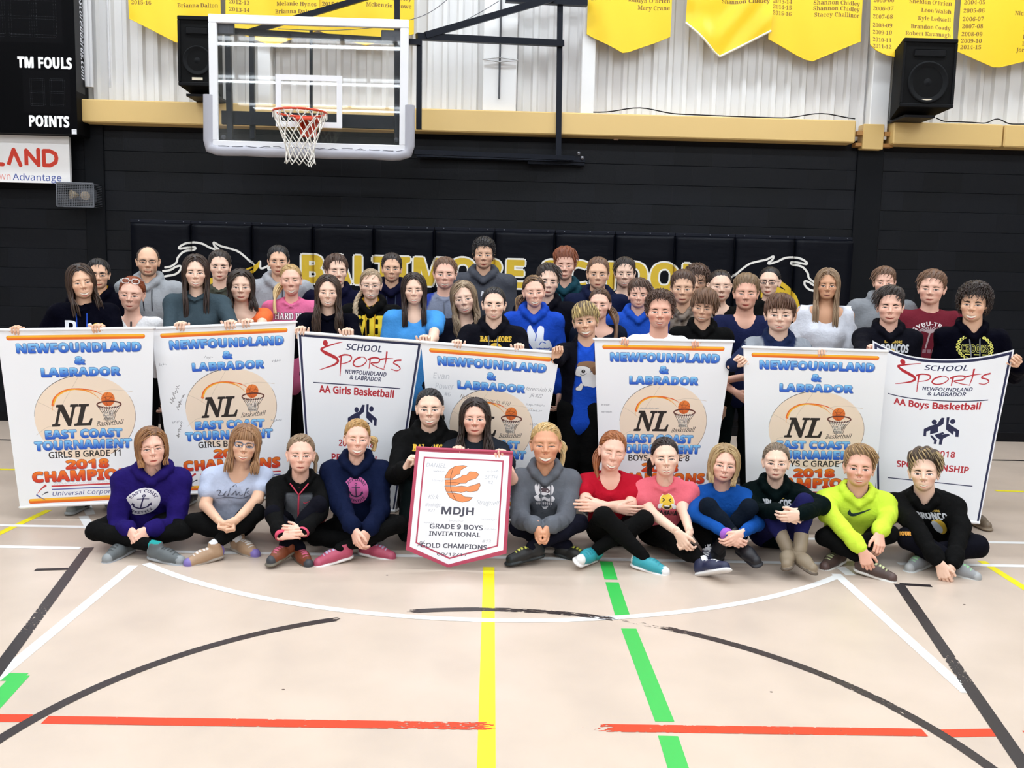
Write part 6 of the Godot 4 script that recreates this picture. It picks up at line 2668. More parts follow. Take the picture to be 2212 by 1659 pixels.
	for j in 2: f.cone(N0 - up * 0.03, S[j], 0.046 * bs + cl * 0.6, 0.050 * bs + cl, 0.04)
	var cw := (0.07 if fem else 0.082) * bs
	f.cone(chest - X * cw, chest + X * cw, 0.098 * bs * fat + cl, 0.098 * bs * fat + cl, 0.06, fwd, 0.88)
	f.cone(chest + up * 0.02 - X * cw * 0.4, waist - X * cw * 0.3, 0.112 * bs * fat + cl, 0.102 * bs * fat + cl, 0.06, fwd, fl + 0.08 * (fat - 1) * 3.0)
	f.cone(chest + up * 0.02 + X * cw * 0.4, waist + X * cw * 0.3, 0.112 * bs * fat + cl, 0.102 * bs * fat + cl, 0.06, fwd, fl + 0.08 * (fat - 1) * 3.0)
	f.cone(waist - X * cw * 0.45, low - X * cw * 0.5, 0.104 * bs * fat + cl, 0.114 * bs * fat + cl, 0.05, fwd, 0.78)
	f.cone(waist + X * cw * 0.45, low + X * cw * 0.5, 0.104 * bs * fat + cl, 0.114 * bs * fat + cl, 0.05, fwd, 0.78)
	if fem and s.age > 0:
		for sg in [-1.0, 1.0]: f.cone(chest + X * 0.062 * bs * sg + fwd * 0.062 * bs - up * 0.01, chest + X * 0.055 * bs * sg + fwd * 0.05 * bs - up * 0.045, 0.045 * bs + cl, 0.05 * bs + cl, 0.05)
	# sleeves; a copy without them carries prints, cords and zips
	var bare_torso: Fld = null
	if T.has("print") or T.has("cord") or T.has("zip"):
		bare_torso = Fld.new(lo, hi, cell)
		bare_torso.v = f.v.duplicate()
	var slv: float = T.get("sleeve", 0.48 if T.t == "tee" else 0.0 if T.t == "tank" else 2.0)
	for j in 2:
		var a: Vector3 = S[j]
		if slv <= 1.0 and slv > 0.0:
			f.cone(a, a.lerp(Eb[j], slv), 0.052 * bs * fat + cl, 0.050 * bs * fat + cl * 1.8, 0.025)
		elif slv > 1.0:
			f.cone(a, Eb[j], 0.050 * bs * fat + cl, 0.042 * bs + cl, 0.025)
			var we: Vector3 = Eb[j].lerp(W[j], 0.94 if slv >= 2.0 else slv - 1.0)
			f.cone(Eb[j], we, 0.042 * bs + cl, 0.027 * bs + cl * 0.75, 0.02)
			if T.t in ["hoodie", "jacket"]:
				f.cone(Eb[j].lerp(we, 0.8), Eb[j].lerp(we, 0.86), 0.040 * bs + cl * 0.8, 0.036 * bs + cl, 0.02)
	var torso: Fld = f
	if T.has("print") or T.has("cord") or T.has("zip"):
		torso = bare_torso
		torso.ridge(folds, T.get("fold", 0.007 if T.t in ["hoodie", "jacket"] else 0.005), Vector3(1.0, 0.55, 1.0))
	if T.has("cold"):
		for j in 2: f.cone(S[j] + X * (0.05 if j else -0.05) * bs + up * 0.03, S[j] + X * (0.062 if j else -0.062) * bs - up * 0.03, 0.05 * bs, 0.05 * bs, 0.01, Vector3.ZERO, 1.0, true)
	f.ridge(folds, T.get("fold", 0.007 if T.t in ["hoodie", "jacket"] else 0.005), Vector3(1.0, 0.55, 1.0))
	# neckline
	var nk: String = T.get("neck", "hood" if T.t == "hoodie" else "crew")
	if nk in ["hood", "crew", "collar"]: f.cone(N0 - up * 0.01 + fwd * 0.006, O + R * Vector3(0, -0.08, -0.02) * hs, nr * 0.9, nr + 0.02, 0.006, Vector3.ZERO, 1.0, true)
	else: f.cone(N0 - up * 0.045 + fwd * 0.012, O + R * Vector3(0, -0.08, -0.02) * hs, nr * 1.02 + 0.008, nr + 0.03, 0.01, Vector3.ZERO, 1.0, true)
	if nk == "scoop": f.cone(N0 + fwd * 0.07 * bs - up * 0.0, N0 + fwd * 0.11 * bs - up * 0.035, 0.07 * bs, 0.06 * bs, 0.012, Vector3.ZERO, 1.0, true)
	elif nk == "wide":
		f.cone(N0 + fwd * 0.06 * bs - X * 0.06 * bs, N0 + fwd * 0.06 * bs + X * 0.06 * bs, 0.068 * bs, 0.068 * bs, 0.012, Vector3.ZERO, 1.0, true)
		f.cone(N0 + fwd * 0.1 * bs - up * 0.03, N0 + fwd * 0.12 * bs - up * 0.05, 0.07 * bs, 0.06 * bs, 0.02, Vector3.ZERO, 1.0, true)
	elif nk == "v":
		f.cone(N0 + fwd * 0.07 * bs + up * 0.01, N0 + fwd * 0.125 * bs - up * 0.10 * bs, 0.058 * bs, 0.02 * bs, 0.01, Vector3.ZERO, 1.0, true)
	elif nk == "deep":
		f.cone(N0 + fwd * 0.07 * bs - X * 0.05 * bs, N0 + fwd * 0.07 * bs + X * 0.05 * bs, 0.075 * bs, 0.075 * bs, 0.012, Vector3.ZERO, 1.0, true)
		f.cone(N0 + fwd * 0.11 * bs - up * 0.05, N0 + fwd * 0.14 * bs - up * 0.10, 0.085 * bs, 0.07 * bs, 0.02, Vector3.ZERO, 1.0, true)
	elif nk in ["hood", "collar", "crew"]:
		var hr := 0.030 * bs if nk == "hood" else 0.018 * bs
		var ring := [N0 + fwd * 0.102 * bs - up * 0.054, N0 + fwd * 0.064 * bs + X * 0.060 * bs + up * 0.002, N0 + fwd * 0.012 + X * 0.086 * bs + up * 0.034, N0 - fwd * 0.055 * bs + X * 0.066 * bs + up * 0.052, N0 - fwd * 0.085 * bs + up * 0.058]
		if nk == "crew":
			hr = 0.0105 * bs
			ring = [N0 + fwd * 0.086 * bs - up * 0.040, N0 + fwd * 0.062 * bs + X * 0.050 * bs - up * 0.016, N0 + fwd * 0.006 + X * 0.074 * bs + up * 0.008, N0 - fwd * 0.048 * bs + X * 0.052 * bs + up * 0.022, N0 - fwd * 0.07 * bs + up * 0.024]
		for sg in [-1.0, 1.0]:
			for q in 4:
				var a: Vector3 = ring[q]
				var c: Vector3 = ring[q + 1]
				if sg < 0:
					a -= X * 2.0 * (a - N0).dot(X)
					c -= X * 2.0 * (c - N0).dot(X)
				f.cone(a, c, hr * (0.62 if q == 0 else 1.0), hr * (1.0 if q < 2 else 1.2), 0.014)
		if nk == "hood":
			f.cone(N0 - fwd * 0.105 * bs - up * 0.02, N0 - fwd * 0.12 * bs - up * 0.13, 0.072 * bs, 0.045 * bs, 0.04, fwd, 0.75)
			f.cone(N0 - up * 0.01 + fwd * 0.008, O + R * Vector3(0, -0.07, -0.01) * hs, nr - 0.002, nr + 0.006, 0.006, Vector3.ZERO, 1.0, true)
	# clear of the head
	f.cone(O + R * Vector3(0, 0.0, 0.0) * hs, O + R * Vector3(0, -0.03, 0.03) * hs, 0.085 * hs, 0.07 * hs, 0.006, Vector3.ZERO, 1.0, true)
	# gaps where the hands come out
	if slv > 1.0:
		for j in 2:
			var dv: Vector3 = (W[j] - Eb[j]).normalized()
			if slv >= 2.0 and s.has("thumb"): pass
	if not s.sit: f.keep_above(low.y - 0.12)
	var tb := Buf.new()
	f.net(tb)
	var c1: Color = lin(T.c)
	var c2: Color = lin(T.get("c2", T.c))
	var how: String = T.get("two", "")
	for q in tb.v.size():
		var p := tb.v[q] - N0
		var px := absf(p.dot(X)) / bs
		var pu := p.dot(up) / bs
		var pf := p.dot(fwd) / bs
		var cc := c1
		if how == "raglan":
			cc = c1.lerp(c2, smoothstep(-0.006, 0.006, px - 0.085 + pu * 0.42))
		elif how == "sleeves":
			if px > 0.155 or (px > 0.12 and pu > -0.1): cc = c2
		elif how == "panel":
			# a light front between dark shoulders, sleeves and a low yoke
			cc = c1.lerp(c2, smoothstep(-0.006, 0.006, 0.088 + 0.06 * clampf(-pu - 0.05, 0, 0.2) - px) * smoothstep(-0.04, -0.05, pu) * smoothstep(0.02, 0.035, pf) * smoothstep(0.185, 0.17, pf))
		elif how == "lining":
			if pu > -0.06 and px < 0.075 and pf > -0.07 and pf < 0.085 and tb.n[q].dot(p) < 0.0: cc = c2
		elif how == "yoke":
			cc = c1.lerp(c2, smoothstep(-0.006, 0.006, px - 0.12 - 0.3 * (pu + 0.02)) * smoothstep(-0.17, -0.155, pu) * smoothstep(0.255, 0.245, px))
		elif how == "open":
			# an open jacket over a shirt
			cc = c1.lerp(c2, smoothstep(-0.005, 0.005, 0.066 + 0.10 * clampf(-pu - 0.1, 0, 0.4) - px) * smoothstep(0.0, 0.012, pf))
		elif how == "camo":
			var w := folds.get_noise_3d(p.x * 2.2, p.y * 2.2, p.z * 2.2)
			cc = c1.lerp(c2, 1.0 if w > 0.1 else 0.35 if w > -0.25 else 0.0)
		tb.c[q] = cc
	out.top = tb
	# a front patch for the print: rays onto the garment
	if T.has("print"):
		var P: Dictionary = T.print
		var pb := Buf.new()
		var gx := 14
		var gy := 14
		var m: Vector3 = N0 - up * P.y * bs + X * P.get("x", 0.0) * bs
		var ok := true
		for iy in gy + 1:
			for ix in gx + 1:
				var q: Vector3 = m + X * (float(ix) / gx - 0.5) * P.w * bs - up * (float(iy) / gy - 0.5) * P.h * bs + fwd * 0.34
				for t in 70:
					var d := torso.get_at(q)
					if d < 0.0045: break
					q -= fwd * clampf(d * 0.6, 0.002, 0.03)
				pb.vert(q, fwd, Color.WHITE, Vector2(float(ix) / gx, float(iy) / gy))
		for iy in gy:
			for ix in gx:
				var a := iy * (gx + 1) + ix
				pb.quad(a, a + 1, a + gx + 2, a + gx + 1)
		smooth_normals(pb)
		out.print = pb
	# draw cords
	if T.has("cord"):
		var cb := Buf.new()
		for sg in [-1.0, 1.0]:
			var pts := PackedVector3Array()
			for t in 9:
				var q: Vector3 = N0 + X * (0.034 - 0.006 * t / 8.0) * sg * bs - up * (0.055 + T.get("cord_l", 0.16) * t / 8.0) * bs + fwd * 0.3
				for w in 60:
					var d := torso.get_at(q)
					if d < 0.006: break
					q -= fwd * clampf(d * 0.6, 0.002, 0.03)
				pts.push_back(q)
			cb.tube(pts, 0.0042, 6, lin(T.cord))
		out.cord = cb
	if T.has("zip"):
		var cb := Buf.new()
		var pts := PackedVector3Array()
		for t in 14:
			var q: Vector3 = N0 - up * lerpf(0.03, T.get("zip_l", 0.36), t / 13.0) * bs + fwd * 0.3
			for w in 60:
				var d := torso.get_at(q)
				if d < 0.003: break
				q -= fwd * clampf(d * 0.6, 0.002, 0.03)
			pts.push_back(q)
		cb.tube(pts, 0.006, 6, lin(T.zip))
		if T.has("zip_v"):
			for sg in [-1.0, 1.0]:
				var ln := PackedVector3Array()
				for t in 7:
					var g := t / 6.0
					var q: Vector3 = N0 + X * sg * lerpf(0.0, 0.062, g) * bs - up * lerpf(0.085, 0.0, g) * bs + fwd * 0.3
					for w in 60:
						var d := f.get_at(q)
						if d < 0.003: break
						q -= fwd * clampf(d * 0.6, 0.002, 0.03)
					ln.push_back(q)
				cb.tube(ln, 0.0045, 6, lin(T.zip))
		out.zip = cb
	# ---- trousers
	var L: Array = s.legs     # for each leg: hip, knee, ankle, toe
	lo = Hc
	hi = Hc
	for lg in L:
		for q in 3:
			lo = lo.min(lg[q])
			hi = hi.max(lg[q])
	lo -= Vector3.ONE * 0.16 * bs
	hi += Vector3.ONE * 0.16 * bs
	if s.sit: lo.y = maxf(lo.y, -0.02)
	f = Fld.new(lo, hi, 0.0125 if s.sit else 0.02)
	var pl: float = s.get("pants_loose", 0.0)
	f.cone(Hc - X * 0.06 * bs, Hc + X * 0.06 * bs, 0.108 * bs * fat, 0.108 * bs * fat, 0.04, fwd, 0.85)
	for lg in L:
		f.cone(lg[0], lg[1], 0.083 * bs * fat + pl, 0.055 * bs + pl, 0.03)
		f.cone(lg[1], lg[1].lerp(lg[2], 0.35), 0.055 * bs + pl, 0.052 * bs + pl, 0.02)
		f.cone(lg[1].lerp(lg[2], 0.35), lg[1].lerp(lg[2], 0.84 if s.has("sock") else 0.80 if s.get("shoes", ["shoe"])[0] == "boot" else 1.0), 0.052 * bs + pl, 0.037 * bs + pl * 1.2, 0.02)
	f.ridge(folds, 0.005, Vector3(0.8, 0.8, 0.8))
	if s.sit: f.keep_above(0.004)
	var pb2 := Buf.new()
	f.net(pb2)
	var pc: Color = lin(s.get("pants", Color("0e0d10")))
	for q in pb2.v.size(): pb2.c[q] = pc
	out.pants = pb2
	# print on the trousers: [image, place, width, height, turn]
	out.patches = []
	for P in s.get("patches", []):
		var m: Vector3 = P[1]
		var toward := (EYE - m).normalized()
		var ax := Vector3(toward.z, 0, -toward.x).normalized().rotated(toward, P[4])
		var ay := toward.cross(ax)
		var b := Buf.new()
		for iy in 9:
			for ix in 9:
				var q = m + ax * (ix / 8.0 - 0.5) * P[2] - ay * (iy / 8.0 - 0.5) * P[3] + toward * 0.2
				for t in 60:
					var d := f.get_at(q)
					if d < 0.004: break
					q -= toward * clampf(d * 0.6, 0.002, 0.03)
				b.vert(q, toward, Color.WHITE, Vector2(ix / 8.0, iy / 8.0))
		for iy in 8:
			for ix in 8:
				var a := iy * 9 + ix
				b.quad(a, a + 1, a + 10, a + 9)
		smooth_normals(b)
		out.patches.push_back([P[0], b])
	# bands round the wrists
	out.bands = []
	for j in 2:
		var bc = s.get("band_l" if j == 0 else "band_r")
		if bc == null: continue
		var dv: Vector3 = (W[j] - Eb[j]).normalized()
		var b := Buf.new()
		var r0: float = (0.031 if bare > 0 else 0.042) * bs
		b.tube(PackedVector3Array([W[j] - dv * 0.030, W[j] - dv * 0.022, W[j] - dv * 0.002, W[j] + dv * 0.004]), [r0 * 0.9, r0, r0, r0 * 0.88], 16, lin(bc))
		out.bands.push_back(b)
	# ---- shoes and socks
	out.shoes = []
	out.socks = Buf.new()
	var shoe: Array = s.get("shoes", ["shoe", Color("d9d9d6"), Color("3a3a40"), Color("55555c"), Color("efefef")])
	var pal := [lin(shoe[1]), lin(shoe[2]), lin(shoe[3]), lin(shoe[4])]
	for j in 2:
		var lg: Array = L[j]
		var an: Vector3 = lg[2]
		var toe: Vector3 = lg[3]
		var z := (toe - an).normalized()
		var shin: Vector3 = (lg[1] - an).normalized()
		var y: Vector3 = s.get("sole_l" if j == 0 else "sole_r", Vector3.UP + (shin if shoe[0] == "boot" else Vector3.ZERO))
		y = (y - z * y.dot(z)).normalized()
		var sb := Buf.new()
		var src: Buf = boot_b if shoe[0] == "boot" else shoe_b
		var k2: float = bs * s.get("foot_k", 0.98)
		sb.join(src, Transform3D(Basis(y.cross(z), y, z) * Basis.from_scale(Vector3.ONE * k2), an - y * 0.085 * k2))
		for q in sb.v.size():
			var r := sb.c[q].r
			sb.c[q] = pal[0 if r < 0.1 else 1 if r < 0.4 else 2 if r < 0.6 else 3]
		if shoe[0] == "boot":
			var rr := [0.036 * bs, 0.043 * bs, 0.044 * bs, 0.046 * bs, 0.040 * bs]
			sb.tube(PackedVector3Array([an - y * 0.02, an + shin * 0.01, an + shin * 0.05, an + shin * 0.10, an + shin * 0.101]), rr, 14, pal[1])
		out.shoes.push_back(sb)
		if s.has("sock"):
			out.socks.tube(PackedVector3Array([an - y * 0.03, an + y * 0.005 + shin * 0.02, an + shin * 0.06]), 0.034 * bs, 12, lin(s.sock))
	done[k] = out


func add_person(k: int) -> void:
	var s: Dictionary = crowd[k]
	var out: Dictionary = done[k]
	var t := thing("person", s.label, "person", s.foot, s.get("group", ""))
	var o: Vector3 = -s.foot
	part("body", out.body.mesh(null, false), t, skin_m, o)
	if out.hair.v.size(): part("hair", out.hair.mesh(null, false), t, hair_m, o)
	var T: Dictionary = s.top
	var top := part({"hoodie": "hoodie", "tee": "shirt", "long": "long_sleeved_shirt", "jacket": "jacket", "tank": "top"}[T.t], out.top.mesh(null, false), t, cloth_m, o)
	if out.has("print"): part("print", out.print.mesh(), top, print_mat(prints[T.print.im], 0.8, true))
	if out.has("cord"): part("drawcord", out.cord.mesh(null, false), top, cloth_m)
	if out.has("zip"): part("zip", out.zip.mesh(null, false), top, shiny_m)
	var tr := part("trousers", out.pants.mesh(null, false), t, cloth_m, o)
	for e in out.patches: part("print", e[1].mesh(), tr, print_mat(prints[e[0]], 0.8, true))
	for e in out.bands: part("wristband", e.mesh(), t, cloth_m, o)
	for sb in out.shoes: part("boot" if s.get("shoes", ["shoe"])[0] == "boot" else "shoe", sb.mesh(null, false), t, shiny_m, o)
	if out.socks.v.size(): part("sock", out.socks.mesh(null, false), t, cloth_m, o)
	if out.has("glasses"): part("glasses", out.glasses.mesh(null, false), t, shiny_m, o)
	done[k] = {}


# ---------------------------------------------------------------- who stands and sits where

const FAIR := Color("f1c9b1")
const PINK := Color("f2bfa8")
const WARM := Color("e6b798")
const TAN := Color("d9a37f")
const RUDDY := Color("ecb49b")
const BLACK_H := Color("1b1513")
const DARK := Color("2e2019")
const BROWN := Color("50372a")
const MID := Color("6d4d37")
const SANDY := Color("8f6f4e")
const BLOND := Color("c9a468")
const ASH := Color("a18a6e")
const RED := Color("8d4524")
const GINGER := Color("a8673a")
const INK := Color("0b0c10")
const NAVY := Color("10152a")


func A(px: float, py: float, z: float) -> Vector3:
	return at(px, py, z)


func common(s: Dictionary) -> void:
	s.id = crowd.size()
	s.eye = at(s.e[0], s.e[1], s.e[2])
	s.hs = clampf(s.e[3] * depth_of(s.eye) / FOCAL / s.get("hair_k", 0.238), 0.86, 1.1)
	var to: Vector3 = EYE - s.eye
	var fy := atan2(to.x, to.z)
	var fp := atan2(to.y, Vector2(to.x, to.z).length())
	var f: Array = s.get("face", [0, 0, 0])
	s.R = Basis(Vector3.UP, fy * 0.9 + deg_to_rad(f[0])) * Basis(Vector3.RIGHT, -fp * 0.85 - deg_to_rad(f[1])) * Basis(Vector3.BACK, -deg_to_rad(f[2]))
	s.by = fy * 0.5 + deg_to_rad(s.get("body_turn", 0.0))
	s.hc = s.hair.c
	s.brow = s.get("brow", (s.hair.c as Color).darkened(0.25))
	s.age = s.get("age", 1)
	s.lash = s.fem
	if not s.has("jaw"): s.jaw = 0.94 if s.fem else 1.0
	s.long = s.get("long", [0.90, 0.96, 1.0][s.age])
	s.eyes = s.get("eyes", [1.22, 1.15, 1.06][s.age] * (1.04 if s.fem else 1.0))
	if not s.has("brow_t"): s.brow_t = 0.8 if s.fem else 1.15
	crowd.push_back(s)


func stands(s: Dictionary) -> void:
	# a standing person: feet under the head
	s.sit = false
	s.hi = s.e[2] > 3.05
	common(s)
	var E: Vector3 = s.eye
	var H := E.y * 1.07
	s.b = clampf(H / 1.75, 0.78, 1.08) * s.get("build", 1.0)
	var fwd := Vector3(sin(s.by), 0, cos(s.by))
	var X := Vector3(cos(s.by), 0, -sin(s.by))
	s.foot = Vector3(E.x + s.get("shift", 0.0), 0, E.z - 0.1)
	s.hip = s.foot + Vector3(0, H * 0.53, 0)
	s.legs = []
	for sg in [-1.0, 1.0]:
		var k: Vector3 = s.foot + X * 0.09 * sg * s.b + Vector3(0, H * 0.285, 0) + fwd * 0.02
		var a: Vector3 = s.foot + X * 0.1 * sg * s.b + Vector3(0, 0.085 * s.b, 0) - fwd * 0.02
		s.legs.push_back([s.hip + X * 0.085 * sg * s.b - Vector3(0, 0.03, 0), k, a, a + fwd * 0.1 + X * 0.03 * sg - Vector3(0, 0.0, 0)])
	# hands on a banner's edge: [x, y, depth of the banner] in the photograph
	for side in ["l", "r"]:
		if s.has("h" + side):
			var h: Array = s["h" + side]
			var kind: String = h[3] if h.size() > 3 else "top"
			var p := at(h[0], h[1], h[2])
			if kind == "top":
				s["w" + side] = p + Vector3(0, -0.066 * s.b, -0.058)
				s["ha_" + side] = [Vector3((0.12 if side == "l" else -0.12), 1, 0.30), Vector3(0, -0.3, 1)]
				s["hp_" + side] = "grip"
			elif kind == "side":
				# round the banner's upright edge, the fingers to the front
				var sg := 1.0 if side == "l" else -1.0
				s["w" + side] = p + Vector3(-0.055 * sg, -0.045, -0.035)
				s["ha_" + side] = [Vector3(0.75 * sg, 0.6, 0.1), Vector3(0.2 * sg, 0, 1)]
				s["hp_" + side] = "grip"
			else:
				s["w" + side] = p


func sits(s: Dictionary) -> void:
	s.sit = true
	s.hi = true
	common(s)
	s.b = s.get("build", 0.9)
	var hx := at(s.seat[0], 1150, s.seat[1]).x
	s.hip = Vector3(hx, s.get("seat_y", 0.115 * s.b), s.seat[1])
	s.foot = Vector3(hx, 0, s.seat[1] + 0.15)
	var X := Vector3(cos(s.by), 0, -sin(s.by))
	s.legs = []
	for sd in [[-1.0, s.ll], [1.0, s.rl]]:
		var q: Array = sd[1]
		if not s.has("sole_l" if sd[0] < 0 else "sole_r") and s.get("seat_y", 0.0) == 0.0:
			# soles on the floor
			q[1].y = maxf(q[1].y, 0.083 * s.b)
			q[2].y = q[1].y - 0.02
		s.legs.push_back([s.hip + X * 0.075 * sd[0] * s.b, q[0], q[1], q[2]])
	for side in ["l", "r"]:
		if s.has("h" + side): s["w" + side] = s["h" + side]


func hoodie(c: Color, more := {}) -> Dictionary:
	var d := {"t": "hoodie", "c": c}
	d.merge(more, true)
	return d


func tee(c: Color, more := {}) -> Dictionary:
	var d := {"t": "tee", "c": c}
	d.merge(more, true)
	return d


func longs(c: Color, more := {}) -> Dictionary:
	var d := {"t": "long", "c": c}
	d.merge(more, true)
	return d


func hair(s: String, c: Color, more := {}) -> Dictionary:
	var d := {"s": s, "c": c}
	d.merge(more, true)
	return d


func anchor_print(disc: Color, ink: Color, ring: Color) -> Image:
	var sh := Sheet.new(512, 512, Color(disc.r, disc.g, disc.b, 0), 5.12)
	sh.oval(Vector2(50, 50), 49, 49, disc)
	write(sh, "EAST COAST", 50, 50, 9.5, ink, {"bold": true, "arc": 34.0, "width": 78})
	write(sh, "LIFESTYLE", 50, 50, 9.5, ink, {"bold": true, "arc": -44.0, "width": 84})
	sh.line(PackedVector2Array([Vector2(50, 34), Vector2(50, 70)]), 4.0, ink)
	sh.oval(Vector2(50, 28), 5, 5, ink)
	sh.oval(Vector2(50, 28), 2.4, 2.4, disc)
	sh.line(PackedVector2Array([Vector2(34, 38), Vector2(66, 38)]), 2.6, ink)
	sh.line(spline(v2([27, 56, 32, 66, 50, 73, 68, 66, 73, 56])), 4.6, ink)
	for q in [-1.0, 1.0]: sh.poly(PackedVector2Array([Vector2(50 + 26 * q, 50), Vector2(50 + 17 * q, 59), Vector2(50 + 29 * q, 62)]), ink)
	return sh.half()


func make_prints() -> void:
	prints.anchor_w = anchor_print(Color("e9e6ea"), Color("2c2350"), Color.WHITE)
	prints.anchor_p = anchor_print(Color("c15c94"), Color("1a1c38"), Color.WHITE)
	var y := Color("e3b93c")
	var sh := Sheet.new(512, 256, Color(y.r, y.g, y.b, 0), 2.56)
	write(sh, "BALTIMORE", 100, 60, 30, y, {"font": "Droid Serif", "bold": true, "width": 186, "fat": 1.5})
	sh.poly(spline(v2([66, 96, 74, 76, 96, 68, 122, 74, 136, 92, 110, 86, 96, 98, 66, 96])), y)
	prints.baltimore = sh.half()
	sh = Sheet.new(512, 512, Color(0.8, 0.8, 0.8, 0), 5.12)
	write(sh, "BALTIMORE", 50, 24, 8, y, {"bold": true, "width": 52})
	write(sh, "BRONCOS", 50, 52, 24, Color("c9cbce"), {"bold": true, "width": 96, "fat": 0.9})
	sh.poly(spline(v2([48, 40, 44, 52, 58, 46, 52, 58, 62, 52, 48, 40])), y)
	prints.broncos = sh.half()
	sh = Sheet.new(512, 640, Color(0.8, 0.8, 0.8, 0), 5.12)
	write(sh, "BALTIMORE", 50, 16, 7, y, {"bold": true, "width": 44})
	write(sh, "BRONCOS", 50, 44, 24, Color("c9cbce"), {"bold": true, "width": 96, "fat": 0.9})
	sh.poly(spline(v2([38, 50, 60, 44, 74, 62, 72, 90, 58, 104, 46, 92, 38, 50])), y)
	sh.poly(spline(v2([34, 56, 46, 50, 56, 64, 62, 84, 54, 100, 40, 88, 34, 56])), Color("c4c8cc"))
	prints.shield = sh.half()
	sh = Sheet.new(512, 256, Color(y.r, y.g, y.b, 0), 2.56)
	write(sh, "VHS", 100, 90, 74, Color("f0cf2e"), {"font": "Droid Serif", "bold": true, "width": 180, "fat": 4})
	prints.vhs = sh.half()
	sh = Sheet.new(512, 256, Color(1, 1, 1, 0), 2.56)
	write(sh, "HARD PLAY", 100, 60, 34, Color("5b2033"), {"font": "Droid Serif", "bold": true, "width": 190, "fat": 3})
	write(sh, "HARD PLAY", 100, 60, 34, Color("f4eef0"), {"font": "Droid Serif", "bold": true, "width": 190, "fat": 0.5})
	prints.college = sh.half()
	sh = Sheet.new(512, 512, Color(0.9, 0.85, 0.3, 0), 5.12)
	var gold := Color("e2dc6a")
	for k in 26:
		var a := TAU * k / 26
		sh.oval(Vector2(50 + cos(a) * 43, 40 + sin(a) * 34), 5.2, 3.8, gold)
		sh.oval(Vector2(50 + cos(a) * 43, 40 + sin(a) * 34), 2.2, 1.6, INK)
	write(sh, "CROOKS", 50, 52, 20, gold, {"bold": true, "width": 68, "fat": 1.0})
	write(sh, "CROOKS", 50, 52, 20, INK, {"bold": true, "width": 68, "fat": -0.0})
	for k in 3: sh.rect(24 + k * 22, 57, 14, 3, gold)
	prints.crooks = sh.half()
	sh = Sheet.new(512, 512, Color(0.9, 0.9, 0.9, 0), 5.12)
	var pale := Color("e6dcdc")
	write(sh, "RAYBU-TRAIL", 50, 74, 10, pale, {"bold": true, "arc": 46.0, "width": 100})
	for k in 9:
		var a := lerpf(-1.5, 1.5, k / 8.0)
		sh.line(spline([Vector2(50, 46), Vector2(50 + 20 * sin(a), 42 - 12 * cos(a)), Vector2(50 + 34 * sin(a), 52 - 16 * cos(a))]), 3.2, Color("b9a3a6"), 0.6)
	sh.line(PackedVector2Array([Vector2(50, 46), Vector2(47, 84)]), 3.6, Color("b9a3a6"))
	for k in 4: sh.rect(30 + k * 11, 88, 8, 9, Color("8f6a72"))
	prints.palm = sh.half()
	sh = Sheet.new(512, 512, Color(0.9, 0.9, 0.9, 0), 5.12)
	var bone := Color("e4e0e2")
	sh.poly(spline(v2([14, 14, 20, 6, 24, 16, 32, 4, 38, 14, 50, 2, 60, 14, 68, 4, 74, 16, 82, 8, 88, 20, 84, 36, 74, 44, 66, 40, 50, 46, 34, 40, 26, 46, 16, 34, 14, 14])), bone)
	sh.poly(spline(v2([30, 24, 44, 20, 58, 18, 72, 28, 66, 36, 50, 34, 34, 34, 30, 24])), Color("5a474d"))
	for q in [[38, 30], [62, 30]]: sh.oval(Vector2(q[0], q[1]), 3.4, 2.2, bone)
	sh.poly(spline(v2([10, 50, 24, 44, 34, 56, 50, 50, 66, 56, 78, 46, 90, 54, 84, 66, 60, 66, 50, 60, 38, 66, 18, 64, 10, 50])), bone)
	for k in 8: sh.poly(spline(v2([18 + k * 8, 72, 23 + k * 8, 70, 24 + k * 8, 78, 20 + k * 8, 80, 18 + k * 8, 72])), bone)
	sh.poly(spline(v2([36, 84, 50, 88, 64, 84, 56, 96, 46, 96, 36, 84])), bone)
	prints.grizzly = sh.half()
	sh = Sheet.new(512, 512, Color(0.9, 0.8, 0.3, 0), 5.12)
	sh.oval(Vector2(50, 34), 31, 31, Color("f3ead2"))
	sh.oval(Vector2(50, 34), 28, 29, Color("f2d44a"), Color("f0c23a"))
	for q in [-1.0, 1.0]:
		sh.line(PackedVector2Array([Vector2(50 + 18 * q, 22), Vector2(50 + 8 * q, 28), Vector2(50 + 17 * q, 33)]), 3, Color("33261a"))
		sh.poly(spline(v2([50 + 16 * q, 40, 50 + 34 * q, 44, 50 + 38 * q, 56, 50 + 26 * q, 60, 50 + 16 * q, 40])), Color("eef0f2"))
	sh.poly(spline(v2([34, 46, 50, 52, 66, 46, 60, 60, 50, 63, 40, 60, 34, 46])), Color("33261a"))
	sh.rect(39, 48, 22, 4, Color("f4f2ee"))
	write(sh, "HAHAHA", 50, 86, 18, Color("2a1a20"), {"bold": true, "width": 84, "fat": 0.8})
	prints.emoji = sh.half()
	sh = Sheet.new(512, 256, Color(0.1, 0.2, 0.2, 0), 2.56)
	sh.poly(spline(v2([24, 30, 8, 62, 30, 88, 70, 82, 192, 14, 80, 54, 40, 62, 24, 30])), Color("1d3433"))
	prints.tick = sh.half()
	sh = Sheet.new(256, 128, Color(0.8, 0.2, 0.3, 0), 1.28)
	sh.poly(spline(v2([24, 30, 8, 62, 30, 88, 70, 82, 192, 14, 80, 54, 40, 62, 24, 30])), Color("e04a62"))
	prints.tick_s = sh.half()
	sh = Sheet.new(512, 256, Color(0.3, 0.3, 0.4, 0), 2.56)
